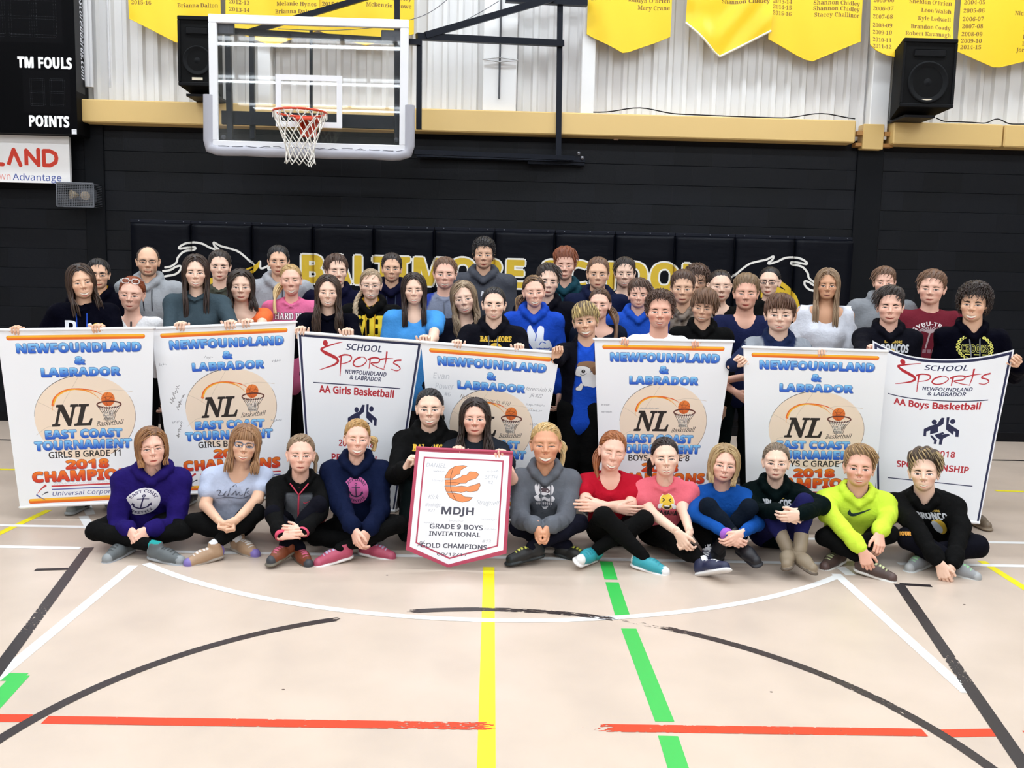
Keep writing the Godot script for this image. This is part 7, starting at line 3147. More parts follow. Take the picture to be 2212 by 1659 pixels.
	for e in [v2([10, 70, 24, 40, 40, 44, 34, 66, 54, 66, 66, 44, 60, 70, 78, 64, 84, 26, 80, 70]), v2([96, 66, 112, 44, 118, 66, 132, 48, 136, 68, 150, 62]), v2([156, 74, 164, 30, 178, 40, 166, 52, 190, 66]), v2([92, 20, 104, 10, 112, 22])]: sh.line(spline(e), 5, Color("5d6272"), 2)
	sh.line(spline(v2([20, 86, 80, 76, 140, 84, 184, 70])), 3, Color("5d6272"))
	prints.script = sh.half()
	sh = Sheet.new(512, 640, Color(0.9, 0.9, 0.9, 0), 5.12)
	# a white and brown puppy
	var dk := Color("2a2320")
	sh.poly(spline(v2([10, 34, 14, 10, 50, 2, 86, 8, 90, 36, 50, 44, 10, 34])), Color("8f6a4b"))
	sh.poly(spline(v2([4, 50, 10, 26, 36, 22, 60, 30, 66, 46, 54, 62, 30, 66, 8, 62, 4, 50])), Color("eceae8"))
	sh.line(spline(v2([4, 50, 10, 26, 36, 22, 60, 30, 66, 46, 54, 62, 30, 66, 8, 62, 4, 50])), 1.6, dk)
	sh.poly(spline(v2([28, 62, 60, 50, 88, 40, 96, 70, 90, 108, 60, 104, 40, 100, 28, 62])), Color("e9e7e6"))
	sh.poly(spline(v2([30, 92, 44, 98, 40, 108, 34, 122, 14, 122, 12, 112, 22, 104, 30, 92])), Color("e9e7e6"))
	sh.line(spline(v2([44, 98, 40, 108, 34, 122, 14, 122, 12, 112, 22, 104])), 1.6, dk)
	sh.poly(spline(v2([66, 30, 84, 24, 92, 50, 78, 56, 66, 30])), Color("7b563a"))
	sh.oval(Vector2(36, 44), 8, 7, dk)
	sh.oval(Vector2(38, 42), 2, 2, Color("eeeeee"))
	sh.line(spline(v2([24, 56, 36, 60, 50, 52])), 1.6, dk)
	prints.puppy = sh.half()
	sh = Sheet.new(512, 512, Color(0.9, 0.9, 0.9, 0), 5.12)
	var wh := Color("e6e9f2")
	sh.poly(spline(v2([20, 60, 14, 20, 24, 6, 40, 30, 50, 8, 66, 14, 66, 50, 84, 52, 92, 76, 70, 88, 40, 84, 20, 60])), wh)
	sh.line(spline(v2([34, 14, 42, 34, 40, 52])), 3, Color("2a50b8"))
	sh.line(spline(v2([52, 66, 60, 56, 72, 60])), 2.4, Color("2a50b8"))
	scribble(sh, 44, 74, 44, 6, Color("2a50b8"), 61)
	prints.emblem = sh.half()
	sh = Sheet.new(256, 128, Color(0.9, 0.9, 0.9, 0), 1.28)
	write(sh, "NK", 100, 70, 50, Color("d7d9dc"), {"bold": true, "skew": 0.2, "width": 100, "fat": 2})
	prints.small = sh.half()
	sh = Sheet.new(512, 256, Color(0.9, 0.9, 0.9, 0), 2.56)
	write(sh, "D", 40, 74, 52, Color("dfe0e2"), {"bold": true, "width": 50, "fat": 2})
	for k in 3: sh.poly(spline(v2([110 + k * 26, 40, 126 + k * 26, 34, 130 + k * 26, 60, 114 + k * 26, 66, 110 + k * 26, 40])), Color("cfd0d2") if k < 1 else y)
	prints.dukes = sh.half()
	sh = Sheet.new(512, 160, Color(0.7, 0.1, 0.1, 0), 2.56)
	for k in 7:
		var x := 8.0 + k * 27.0
		sh.line(PackedVector2Array([Vector2(x, 54), Vector2(x + 4, 10), Vector2(x + 18, 12), Vector2(x + 16, 30), Vector2(x + 4, 32), Vector2(x + 20, 54)]), 7, Color("b8202c"))
	prints.stripe = sh.half()
	sh = Sheet.new(512, 160, Color(0.9, 0.6, 0.2, 0), 2.56)
	write(sh, "ARMOUR", 100, 50, 34, Color("dc9a3c"), {"bold": true, "width": 186, "fat": 1.5})
	prints.armour = sh.half()


func build_people() -> void:
	make_templates()
	make_prints()
	back_rows()
	front_rows()
	sitters()
	# faces first, on one shared sheet
	face_sheet = Image.create(2048, 2048, false, Image.FORMAT_RGBA8)
	face_sheet.fill(Color("efcdb9"))
	for s in crowd: face_sheet.blit_rect(paint_face(s), Rect2i(0, 0, CELL_W, CELL_H), Vector2i((s.id % 8) * CELL_W, (s.id / 8) * CELL_H))
	skin_m = StandardMaterial3D.new()
	skin_m.albedo_texture = ImageTexture.create_from_image(face_sheet)
	skin_m.roughness = 0.52
	skin_m.texture_repeat = false
	done.resize(crowd.size())
	var g := WorkerThreadPool.add_group_task(build_person, crowd.size(), -1, true)
	WorkerThreadPool.wait_for_group_task_completion(g)
	for k in crowd.size(): add_person(k)


func back_rows() -> void:
	var B := INK
	stands({"label": "person in glasses and a black top, almost hidden behind the person with a blue lanyard", "e": [212, 592, 2.66, 64], "fem": false, "skin": WARM, "smile": 0.6, "age": 2, "beard": 0.25,
		"hair": hair("short", BLACK_H), "glasses": Color("3a2c28"), "top": hoodie(B, {"c2": Color("e8c51e"), "two": "lining"})})
	stands({"label": "person in rectangular glasses and a grey hoodie, standing behind the white V-neck top", "e": [319, 564, 2.4, 65], "fem": false, "skin": WARM, "smile": 0.6, "age": 2, "beard": 0.55, "beard_c": Color("4a3a30"), "wide": 1.06, "fat": 1.08, "open": 0.7,
		"hair": hair("bald", Color("4b3c33"), {"n": 60, "len": 0.02, "top": 0.004, "sides": 0.005}), "glasses": Color("2a2422"), "glass_h": 0.0125, "top": hoodie(Color("9d9fa3"), {"cord": Color("33343a")})})
	stands({"label": "person in a dark green t-shirt standing between the teal top and the orange top", "e": [474, 575, 2.6, 65], "fem": false, "skin": FAIR, "smile": 0.0, "jaw": 0.94,
		"hair": hair("short", DARK, {"len": 0.03, "lift": 0.5, "top": 0.02}), "top": tee(Color("45493f"))})
	stands({"label": "person in a light grey hoodie standing behind the bright pink sweatshirt", "e": [601, 564, 2.5, 60], "fem": false, "skin": WARM, "smile": 0.3, "hair_k": 0.225, "jaw": 0.94,
		"hair": hair("short", BLACK_H, {"len": 0.03, "lift": 0.5, "top": 0.02}), "top": hoodie(Color("a2a4a9"), {"cord": Color("55565c")})})
	stands({"label": "person in a navy hoodie standing below the wall letter A, behind plain black sleeves", "e": [731, 584, 2.7, 67], "fem": false, "skin": FAIR, "smile": 0.5, "open": 0.55, "jaw": 0.9, "long": 1.05, "face": [12, 2, 0],
		"hair": hair("short", BROWN, {"len": 0.06, "lift": 0.35, "top": 0.022, "fwd": -0.5, "sides": 0.012, "rough": 1.2}), "top": hoodie(NAVY)})
	stands({"label": "person in a navy hoodie standing below the wall letters TI, left of the raglan shirt", "e": [846, 579, 2.5, 62], "fem": false, "skin": WARM, "smile": 0.2, "beard": 0.15,
		"hair": hair("short", DARK, {"len": 0.03, "lift": 0.4, "top": 0.018}), "top": hoodie(NAVY, {"cord": Color("3c4358")})})
	stands({"label": "smiling person in a grey buttoned shirt with blue raglan sleeves, below the letter M", "e": [961, 591, 2.76, 68], "fem": false, "skin": PINK, "smile": 0.8, "teeth": 0.6, "fat": 1.1, "wide": 1.05, "rosy": 0.6,
		"hair": hair("short", MID, {"len": 0.035, "lift": 0.45, "top": 0.018, "sweep": 0.5}), "top": tee(Color("7f8698"), {"c2": Color("2a3f94"), "two": "raglan", "sleeve": 2.0, "bare": 0.0, "zip": Color("595f70"), "zip_l": 0.2})})
	stands({"label": "tallest person in the back row, in a charcoal hoodie below the letter R", "e": [1045, 549, 2.4, 65], "fem": false, "skin": WARM, "smile": 0.2, "beard": 0.12, "jaw": 1.02,
		"hair": hair("curly", BLACK_H, {"len": 0.04, "top": 0.028, "sides": 0.012, "brow": 0.012, "n": 220}), "top": hoodie(Color("4b4d53"), {"print": {"im": "small", "x": 0.02, "y": 0.14, "w": 0.14, "h": 0.07}})})
	stands({"label": "person in a black hoodie directly behind the royal blue hoodie with a white emblem", "e": [1186, 607, 2.8, 70], "fem": false, "skin": FAIR, "smile": 0.0, "face": [8, 0, 4], "brow_t": 1.4,
		"hair": hair("crop", DARK, {"len": 0.06, "lift": 0.2, "top": 0.026, "sweep": 0.9, "quiff": 0.012}), "top": hoodie(Color("0d0f16"))})
	stands({"label": "person in a teal hoodie with dark shoulders, in the back row below the letter S", "e": [1220, 572, 2.35, 68], "fem": false, "skin": PINK, "smile": 0.2, "freckles": true, "jaw": 0.93, "open": 0.65,
		"hair": hair("crop", Color("7d3f20"), {"len": 0.06, "lift": 0.25, "top": 0.034, "sweep": 0.5, "fwd": 0.8, "brow": 0.016}), "top": hoodie(Color("1d4450"), {"cord": Color("2f6f7a"), "c2": Color("172433"), "two": "yoke"})})
	stands({"label": "frowning person in a navy hoodie below the letters CH, right of the teal hoodie", "e": [1292, 591, 2.66, 69], "fem": false, "skin": WARM, "smile": -0.25, "open": 0.6, "brow_t": 1.3,
		"hair": hair("short", MID, {"len": 0.022, "lift": 0.7, "top": 0.016}), "top": hoodie(Color("1a2138"))})
	stands({"label": "smiling person in a dark navy V-neck, standing below the first letter O", "e": [1350, 590, 2.38, 64], "fem": false, "skin": FAIR, "smile": 0.8, "teeth": 0.5, "brow": Color("2a1d17"), "brow_t": 1.4,
		"hair": hair("crop", DARK, {"len": 0.05, "lift": 0.2, "top": 0.022, "sweep": -0.5}), "top": hoodie(Color("1a2030"), {"neck": "v"})})
	stands({"label": "person in a brown camouflage hoodie standing behind the white t-shirt", "e": [1475, 622, 2.8, 73], "fem": false, "skin": WARM, "smile": 0.4, "jaw": 0.93,
		"hair": hair("short", BROWN, {"len": 0.04, "lift": 0.45, "top": 0.022, "brow": 0.01}), "top": hoodie(Color("54463b"), {"c2": Color("8d7f74"), "two": "camo"})})
	stands({"label": "person in glasses and a dark top, half hidden at the back below the letter L", "e": [1505, 608, 2.3, 66], "fem": false, "skin": WARM, "smile": 0.3, "shift": 0.03,
		"hair": hair("curly", BROWN, {"len": 0.07, "top": 0.034, "sides": 0.026, "n": 260, "brow": 0.02, "lift": 0.6}), "glasses": Color("5a3a30"), "top": tee(Color("1c1d22"))})
	stands({"label": "person in a black V-neck without glasses, standing left of the folded arms", "e": [1559, 617, 2.56, 68], "fem": true, "skin": FAIR, "smile": 0.4, "age": 2, "wide": 1.08, "fat": 1.18, "jaw": 1.05, "face": [8, 0, 0],
		"hair": hair("bun", DARK, {"n": 90, "top": 0.010, "tie": Vector3(0, 0.03, -0.115)}), "top": tee(Color("0e0f12"), {"neck": "v"})})
	stands({"label": "person in dark-framed glasses and a black top, standing behind the folded arms", "e": [1659, 608, 2.4, 63], "fem": true, "skin": FAIR, "smile": 0.4, "age": 2, "face": [-10, 0, 0], "wide": 1.04,
		"hair": hair("bun", BLACK_H, {"n": 90, "top": 0.010, "tie": Vector3(0, 0.04, -0.115)}), "glasses": Color("2a1c22"), "glass_t": 0.0022, "top": tee(Color("0d0e11"))})
	stands({"label": "person in a grey hoodie at back right, chin hidden behind a black BRONCOS hoodie", "e": [1911, 609, 2.6, 62], "fem": false, "skin": PINK, "smile": 0.5, "fat": 1.15, "wide": 1.05,
		"hair": hair("crop", MID, {"len": 0.06, "lift": 0.15, "top": 0.022, "sweep": -0.8, "brow": 0.012}), "top": hoodie(Color("85888d"))})
	stands({"label": "person in a maroon t-shirt with a pale palm print, standing at the right", "e": [2011, 622, 2.8, 74], "fem": false, "skin": PINK, "smile": 0.1, "fat": 1.2, "wide": 1.08, "face": [-6, 0, 2], "rosy": 0.5,
		"hair": hair("crop", MID, {"len": 0.05, "lift": 0.2, "top": 0.022, "sweep": -0.7, "brow": 0.008}), "top": tee(Color("6c2630"), {"print": {"im": "palm", "x": 0.0, "y": 0.17, "w": 0.30, "h": 0.30}})})


func front_rows() -> void:
	stands({"label": "smiling person in black with a blue lanyard, holding up the leftmost banner", "e": [178, 608, 3.62, 74], "fem": true, "skin": WARM, "smile": 0.9, "teeth": 0.7, "age": 2, "open": 0.6, "face": [8, 0, -9], "b": 1.0,
		"hair": hair("long", DARK, {"len": 0.15, "part": -0.01, "front_l": 0.5, "front_r": 0.2, "n": 190, "c2": Color("4a3426")}), "top": hoodie(INK, {"neck": "crew", "cord": Color("2c4fb0"), "cord_l": 0.3, "print": {"im": "dukes", "x": 0.02, "y": 0.14, "w": 0.30, "h": 0.12}}), "hr": [213, 708, 3.86], "hl": [28, 712, 3.86], "pants": Color("23252b"), "pants_loose": 0.03,
		"shoes": ["shoe", Color("9aa0a0"), Color("6f7674"), Color("8b9290"), Color("c9cdcc")]})
	stands({"label": "person in a white V-neck top with sunglasses pushed up on the head", "e": [280, 636, 3.36, 74], "fem": true, "skin": PINK, "smile": 0.1, "face": [-8, -2, 4], "freckles": true, "wide": 1.02, "glass_y": 0.092, "glass_z": 0.075, "glasses": Color("e9e6e2"), "glass_t": 0.0028,
		"hair": hair("bun", RED, {"n": 130, "top": 0.014, "tie": Vector3(0.03, 0.0, -0.115)}), "top": longs(Color("eceaea"), {"neck": "v", "sleeve": 1.0, "bare": 1.0, "zip": Color("30242a"), "zip_l": 0.14, "zip_v": true})})
	stands({"label": "smiling person in a dark teal long-sleeved top holding the second banner from the left", "e": [422, 587, 3.42, 72], "fem": true, "skin": FAIR, "smile": 0.8, "teeth": 0.6, "jaw": 0.9, "hl": [385, 703, 3.78], "hr": [500, 700, 3.78],
		"hair": hair("long", DARK, {"len": 0.27, "n": 230, "front_l": 0.95, "front_r": 0.15, "spread": 0.7, "c2": Color("3d2a20")}), "top": longs(Color("3f4c54"))})
	stands({"label": "person in a bright orange top behind the second banner from the left", "e": [520, 618, 3.14, 70], "fem": true, "skin": FAIR, "smile": 0.5, "brow": Color("241813"), "wide": 1.04, "hr": [536, 697, 3.78],
		"hair": hair("long", DARK, {"len": 0.10, "n": 200, "part": 0.012, "front_l": 0.85, "front_r": 0.85, "spread": 1.3, "top": 0.02}), "top": tee(Color("f0713f"), {"neck": "deep"})})
	stands({"label": "smiling person in a bright pink sweatshirt with white lettering", "e": [628, 604, 2.88, 66], "fem": true, "skin": PINK, "smile": 0.9, "teeth": 0.8, "open": 0.65, "long": 1.05, "face": [0, 0, -3],
		"hair": hair("pony", Color("b99560"), {"n": 130, "top": 0.011, "tie": Vector3(-0.05, -0.01, -0.095), "tail": Vector3(-0.03, -0.24, 0.19), "via": Vector3(-0.05, -0.05, 0.05), "thick": 0.9, "c2": Color("d8bd8a")}), "top": longs(Color("dd6f98"), {"print": {"im": "college", "x": 0.02, "y": 0.125, "w": 0.30, "h": 0.14}})})
	stands({"label": "smiling person in plain black holding the School Sports girls banner with both hands", "e": [708, 630, 3.5, 70], "fem": true, "skin": FAIR, "smile": 0.7, "teeth": 0.5, "jaw": 0.9, "hl": [645, 713, 3.84], "hr": [753, 717, 3.84], "brow": Color("241813"),
		"hair": hair("long", DARK, {"len": 0.21, "n": 230, "front_l": 0.95, "front_r": 0.95, "wavy": 0.004, "spread": 1.25, "c2": Color("4a3426")}), "top": longs(Color("0b0c0f"))})
	stands({"label": "smiling person in a black and yellow hoodie with yellow VHS letters and cords", "e": [801, 615, 3.2, 67], "fem": true, "skin": FAIR, "smile": 0.8, "teeth": 0.6, "open": 0.6, "glasses": Color("c9b6ac"), "glass_t": 0.0008,
		"hair": hair("braid", ASH, {"n": 140, "top": 0.012, "tie": Vector3(-0.06, -0.04, -0.07), "tail": Vector3(0.0, -0.28, 0.17), "via": Vector3(-0.05, -0.06, 0.08), "c2": Color("b9a488")}), "top": hoodie(Color("0d0e13"), {"c2": Color("e6bf2a"), "two": "lining", "cord": Color("dca52a"), "cord_l": 0.22, "print": {"im": "vhs", "x": 0.03, "y": 0.14, "w": 0.34, "h": 0.19}})})
	stands({"label": "smiling person in a light blue t-shirt, one hand on the girls banner's corner", "e": [894, 625, 3.4, 69], "fem": true, "skin": FAIR, "smile": 0.7, "teeth": 0.5, "jaw": 0.88, "hr": [920, 732, 3.84], "pants": Color("1a1b20"), "face": [0, 0, -2],
		"hair": hair("long", DARK, {"len": 0.19, "n": 220, "front_l": 0.95, "front_r": 0.95, "spread": 0.8}), "top": tee(Color("4b97dc"), {"neck": "scoop"})})
	stands({"label": "person in black, head tilted, between the light blue t-shirt and a BALTIMORE hoodie", "e": [1001, 644, 3.14, 73], "fem": true, "skin": FAIR, "smile": 0.8, "teeth": 0.5, "face": [-2, 0, -10], "jaw": 0.9,
		"hair": hair("long", ASH, {"len": 0.18, "n": 220, "front_l": 0.9, "front_r": 0.9, "wavy": 0.005, "c2": Color("6b5543"), "part": 0.01}), "top": hoodie(Color("1b1c22"), {"neck": "v"})})
	stands({"label": "standing person in a black BALTIMORE hoodie gripping the banner signed Evan with both fists", "e": [1067, 657, 3.6, 74], "fem": false, "skin": FAIR, "smile": 0.2, "teeth": 0.3, "age": 0, "jaw": 0.96, "ears": 1.2, "hl": [984, 742, 3.9], "hr": [1124, 750, 3.9],
		"hair": hair("short", BLACK_H, {"len": 0.014, "lift": 0.8, "top": 0.010, "sides": 0.006, "n": 190}), "top": hoodie(Color("0e1016"), {"cord": Color("6d6f75"), "print": {"im": "baltimore", "x": 0.02, "y": 0.085, "w": 0.25, "h": 0.125}})})
	stands({"label": "smiling person in a royal blue hoodie with a white chest emblem", "e": [1155, 630, 3.2, 69], "fem": true, "skin": PINK, "smile": 0.9, "teeth": 0.7, "face": [4, 0, -4], "brow": Color("3a2a20"),
		"hair": hair("pony", BROWN, {"n": 130, "top": 0.012, "tie": Vector3(-0.06, -0.02, -0.09), "tail": Vector3(-0.05, -0.16, 0.07), "via": Vector3(-0.05, -0.03, 0.0), "thick": 0.9, "c2": Color("a8855a")}), "top": hoodie(Color("1e48b4"), {"print": {"im": "emblem", "x": 0.04, "y": 0.19, "w": 0.24, "h": 0.24}})})
	stands({"label": "person in a dark navy top standing behind the blue puppy shirt", "e": [1293, 657, 3.15, 68], "fem": true, "skin": PINK, "smile": 0.3, "teeth": 0.2, "face": [-6, 0, 0],
		"hair": hair("pony", BROWN, {"n": 130, "top": 0.012, "tie": Vector3(0.05, -0.01, -0.10), "tail": Vector3(0.04, -0.27, 0.18), "via": Vector3(0.06, -0.05, 0.05), "c2": Color("7b5a3e")}), "top": longs(Color("191d2e"), {"neck": "wide"})})
	stands({"label": "laughing person in an open black jacket over a blue puppy shirt, between two banners", "e": [1263, 693, 3.55, 78], "fem": false, "skin": WARM, "smile": 0.9, "teeth": 0.9, "age": 0, "face": [-4, 0, -8], "ears": 1.2, "jaw": 0.93, "hl": [1199, 775, 3.9, "side2"], "pants": Color("0d0e12"), "pants_loose": 0.02, "ha_l": [Vector3(0.1, 1, 0.2), Vector3(0.3, 0, 1)], "hp_l": "fist",
		"hair": hair("crop", Color("5f4a35"), {"c2": Color("d9bd7c"), "len": 0.07, "lift": 0.15, "top": 0.022, "sweep": 0.4, "fwd": 0.9, "brow": 0.02, "bangs": 0.035, "bang_x": 0.012}), "top": {"t": "jacket", "c": Color("0e1018"), "c2": Color("1f4fc0"), "two": "open", "hem": -0.10, "neck": "collar", "print": {"im": "puppy", "x": 0.02, "y": 0.24, "w": 0.20, "h": 0.25}}})
	stands({"label": "person in a plain royal blue hoodie behind and left of the white t-shirt", "e": [1380, 636, 2.88, 64], "fem": false, "skin": PINK, "smile": 0.1, "age": 0, "jaw": 0.97, "wide": 1.03,
		"hair": hair("crop", BROWN, {"len": 0.07, "lift": 0.2, "top": 0.026, "sweep": 0.9, "brow": 0.014, "sides": 0.012}), "top": hoodie(Color("2551b8"), {"neck": "hood"})})
	stands({"label": "person in a white t-shirt, both hands on top of the grade 8 banner", "e": [1426, 671, 3.5, 82], "fem": false, "skin": RUDDY, "smile": 0.5, "teeth": 0.4, "age": 0, "rosy": 0.9, "wide": 1.04, "hl": [1345, 737, 3.84], "hr": [1507, 742, 3.84],
		"hair": hair("curly", BROWN, {"len": 0.04, "top": 0.026, "sides": 0.012, "n": 200}), "top": tee(Color("eeedee"))})
	stands({"label": "person in a plain black hoodie standing just right of the white t-shirt", "e": [1518, 664, 3.24, 72], "fem": false, "skin": WARM, "smile": 0.5, "teeth": 0.4, "age": 0, "open": 0.55, "face": [-6, -4, 6],
		"hair": hair("crop", MID, {"len": 0.075, "lift": 0.1, "top": 0.030, "sides": 0.022, "sweep": 0.3, "fwd": 0.7, "brow": 0.022, "bangs": 0.03, "bang_x": 0.015, "n": 200}), "top": hoodie(Color("101113"))})
	stands({"label": "person in a navy t-shirt standing with arms folded low between two banners", "e": [1612, 632, 3.0, 76], "fem": false, "skin": RUDDY, "smile": 0.15, "age": 2, "beard": 0.22, "beard_c": Color("9a6a44"), "open": 0.55, "jaw": 1.04, "fat": 1.05,
		"hair": hair("short", Color("7d6347"), {"len": 0.04, "lift": 0.7, "top": 0.026, "brow": 0.01, "fwd": 0.5}), "top": tee(Color("1d2646"), {"neck": "scoop"}), "wl": at(1592, 850, 3.42), "wr": at(1560, 822, 3.40), "el": at(1520, 800, 3.1), "er": at(1700, 800, 3.1), "pants": Color("15161b"), "hp_l": "rest"})
	stands({"label": "person in a navy hoodie with grey shoulders, holding the grade 9 boys banner", "e": [1685, 678, 3.6, 84], "fem": false, "skin": FAIR, "smile": 0.5, "teeth": 0.3, "age": 0, "wide": 1.08, "fat": 1.12, "jaw": 1.04, "hl": [1603, 775, 3.9, "side"], "hr": [1780, 760, 3.9],
		"hair": hair("crop", Color("5b3a26"), {"len": 0.065, "lift": 0.08, "top": 0.020, "fwd": 0.9, "sweep": 0.1, "brow": 0.016, "bangs": 0.038, "n": 190}), "top": hoodie(Color("1d2745"), {"c2": Color("8d9198"), "two": "yoke"})})
	stands({"label": "person in a white cold-shoulder top standing right of the navy and grey hoodie", "e": [1788, 615, 3.1, 68], "fem": true, "skin": TAN, "smile": -0.1, "open": 0.7, "wide": 0.98, "lip": Color("b06a60"),
		"hair": hair("long", Color("7a5f47"), {"len": 0.23, "n": 240, "front_l": 0.95, "front_r": 0.95, "spread": 0.9, "c2": Color("a48a6d")}), "top": tee(Color("dfe1ea"), {"t": "tee", "neck": "deep", "sleeve": 0.75, "cold": true})})
	stands({"label": "standing person in a black BRONCOS hoodie holding the sagging banner's left corner", "e": [1924, 661, 3.4, 78], "fem": false, "skin": PINK, "smile": 0.6, "ears": 1.3, "open": 0.5, "hl": [1886, 752, 3.78],
		"hair": hair("crop", DARK, {"len": 0.07, "lift": 0.3, "top": 0.030, "sweep": -0.9, "quiff": 0.014}), "top": hoodie(Color("0e1017"), {"print": {"im": "broncos", "x": 0.03, "y": 0.15, "w": 0.24, "h": 0.24}})})
	stands({"label": "laughing person in a black hoodie with a gold chain print, holding the sagging banner", "e": [2101, 655, 3.58, 86], "fem": false, "skin": WARM, "smile": 0.8, "teeth": 0.8, "face": [-8, 2, 2], "jaw": 0.93, "hr": [2194, 775, 3.78, "side"], "brow": Color("241813"), "brow_t": 1.5, "hair_k": 0.25,
		"hair": hair("curly", DARK, {"len": 0.055, "top": 0.036, "sides": 0.024, "n": 260, "brow": 0.022, "lift": 0.5}), "top": hoodie(Color("0b0c0e"), {"cord": Color("8d8f93"), "print": {"im": "crooks", "x": 0.0, "y": 0.15, "w": 0.26, "h": 0.26}}), "pants": Color("1b1b1f"), "shift": 0.1,
		"shoes": ["shoe", Color("8b7a66"), Color("6d5d4b"), Color("7a6a57"), Color("5a4d40")]})


func sitters() -> void:
	# the two who kneel behind the pointed banner
	sits({"label": "smiling kneeling person in a black BALTIMORE hoodie, steadying the pointed banner's left edge", "e": [928, 882, 4.15, 83], "fem": true, "skin": FAIR, "smile": 0.9, "teeth": 0.7, "brow": Color("241813"), "seat": [915, 4.02], "seat_y": 0.36, "build": 0.96, "wide": 1.03,
		"hair": hair("pony", BLACK_H, {"n": 150, "top": 0.013, "tie": Vector3(0.02, 0.0, -0.11), "tail": Vector3(0.06, -0.16, -0.02), "via": Vector3(0.04, -0.05, -0.03)}), "top": hoodie(Color("0d0f15"), {"cord": Color("3a3c44"), "hem": -0.12, "print": {"im": "baltimore", "x": 0.03, "y": 0.08, "w": 0.27, "h": 0.135}}),
		"ll": [A(880, 1150, 4.30), Vector3(A(890, 1100, 3.9).x, 0.07, 3.86), Vector3(A(890, 1100, 3.9).x, 0.03, 3.76)], "rl": [A(950, 1160, 4.32), Vector3(A(945, 1100, 3.9).x, 0.07, 3.86), Vector3(A(945, 1100, 3.9).x, 0.03, 3.76)],
		"hl": A(876, 1012, 4.46), "ha_l": [Vector3(0.45, 1, 0.25), Vector3(0.9, -0.2, 0.35)], "hp_l": "fist", "hr": A(960, 1080, 4.3), "pants": Color("15161c")})
	sits({"label": "kneeling person in a dark t-shirt with both hands over the pointed banner's top", "e": [1026, 903, 4.22, 81], "fem": true, "skin": PINK, "smile": 0.5, "rosy": 0.8, "seat": [1030, 4.06], "seat_y": 0.33, "build": 0.95, "wide": 1.05, "fat": 1.12, "brow": Color("241813"),
		"hair": hair("long", DARK, {"len": 0.24, "n": 230, "front_l": 0.7, "front_r": 0.85, "spread": 1.5, "top": 0.018}), "top": tee(Color("26292f"), {"hem": -0.1}),
		"ll": [A(1000, 1165, 4.35), Vector3(A(1005, 1100, 3.9).x, 0.07, 3.88), Vector3(A(1005, 1100, 3.9).x, 0.03, 3.78)], "rl": [A(1065, 1165, 4.35), Vector3(A(1060, 1100, 3.9).x, 0.07, 3.88), Vector3(A(1060, 1100, 3.9).x, 0.03, 3.78)],
		"hl": at(985, 975, 4.57) + Vector3(0, -0.060, -0.056), "ha_l": [Vector3(0.2, 1, 0.3), Vector3(0, -0.3, 1)], "hp_l": "grip", "hr": at(1086, 982, 4.57) + Vector3(0, -0.060, -0.056), "ha_r": [Vector3(-0.2, 1, 0.3), Vector3(0, -0.3, 1)], "hp_r": "grip", "pants": Color("191a20")})
	# the row on the floor, from the left
	sits({"label": "person in glasses and a purple hoodie with a white anchor disc, sitting cross-legged", "e": [329, 967, 4.38, 84], "fem": true, "skin": PINK, "smile": 0.0, "face": [4, 0, -4], "seat": [306, 4.16], "build": 0.97, "fat": 1.08, "open": 0.6,
		"hair": hair("bob", Color("7a5233"), {"len": 0.035, "n": 200, "part": 0.028, "top": 0.022, "c2": Color("a8784a"), "front_l": 1.0, "front_r": 0.2, "spread": 0.75}), "glasses": Color("c9a08c"), "glass_t": 0.0011, "glass_h": 0.018, "top": hoodie(Color("231a5e"), {"print": {"im": "anchor_w", "x": -0.005, "y": 0.19, "w": 0.215, "h": 0.215}, "fold": 0.009}),
		"ll": [A(206, 1146, 4.45), A(345, 1192, 4.62), A(402, 1206, 4.68)], "rl": [A(396, 1146, 4.45), A(268, 1190, 4.52), A(222, 1214, 4.68)], "hl": A(280, 1144, 4.55), "hr": A(322, 1142, 4.55), "ha_l": [Vector3(0.45, -0.7, 0.5), Vector3(0.5, -0.2, -0.6)], "ha_r": [Vector3(-0.55, -0.7, 0.5), Vector3(-0.5, -0.2, -0.6)], "hp_l": "fist", "hp_r": "fist",
		"sock": Color("2f9c98"), "shoes": ["shoe", Color("9a9c9e"), Color("5b5f61"), Color("8e9294"), Color("2a2c2e")]})
	sits({"label": "person in blue-framed glasses and a pale blue printed t-shirt, sitting cross-legged", "e": [528, 960, 4.32, 82], "fem": true, "skin": WARM, "smile": 0.8, "teeth": 0.5, "face": [0, 0, 7], "seat": [496, 4.14], "build": 0.95, "lean": Vector3(-0.03, 0, 0),
		"hair": hair("bob", Color("8a6243"), {"len": 0.10, "n": 200, "top": 0.02, "bangs": 0.03, "c2": Color("a87f58"), "front_l": 0.8, "front_r": 0.8, "spread": 1.1}), "glasses": Color("4a6c8c"), "glass_t": 0.0019, "glass_h": 0.0155, "top": tee(Color("b9c2d8"), {"neck": "scoop", "print": {"im": "script", "x": 0.0, "y": 0.14, "w": 0.26, "h": 0.13}}),
		"ll": [A(418, 1128, 4.42), A(520, 1168, 4.42), A(556, 1186, 4.52)], "rl": [A(552, 1108, 4.40), A(456, 1186, 4.60), A(408, 1202, 4.68)], "hl": A(472, 1124, 4.58), "hr": A(512, 1122, 4.58), "el": A(444, 1092, 4.32), "er": A(556, 1078, 4.32), "ha_l": [Vector3(0.6, -0.6, 0.3), Vector3(0.6, 0.3, -0.3)], "ha_r": [Vector3(-0.6, -0.6, 0.3), Vector3(-0.6, 0.3, -0.3)], "hp_l": "fist", "hp_r": "fist",
		"sock": Color("e9e9ea"), "shoes": ["shoe", Color("9c8f84"), Color("a98a6c"), Color("7d6cb0"), Color("ddd6cf")]})
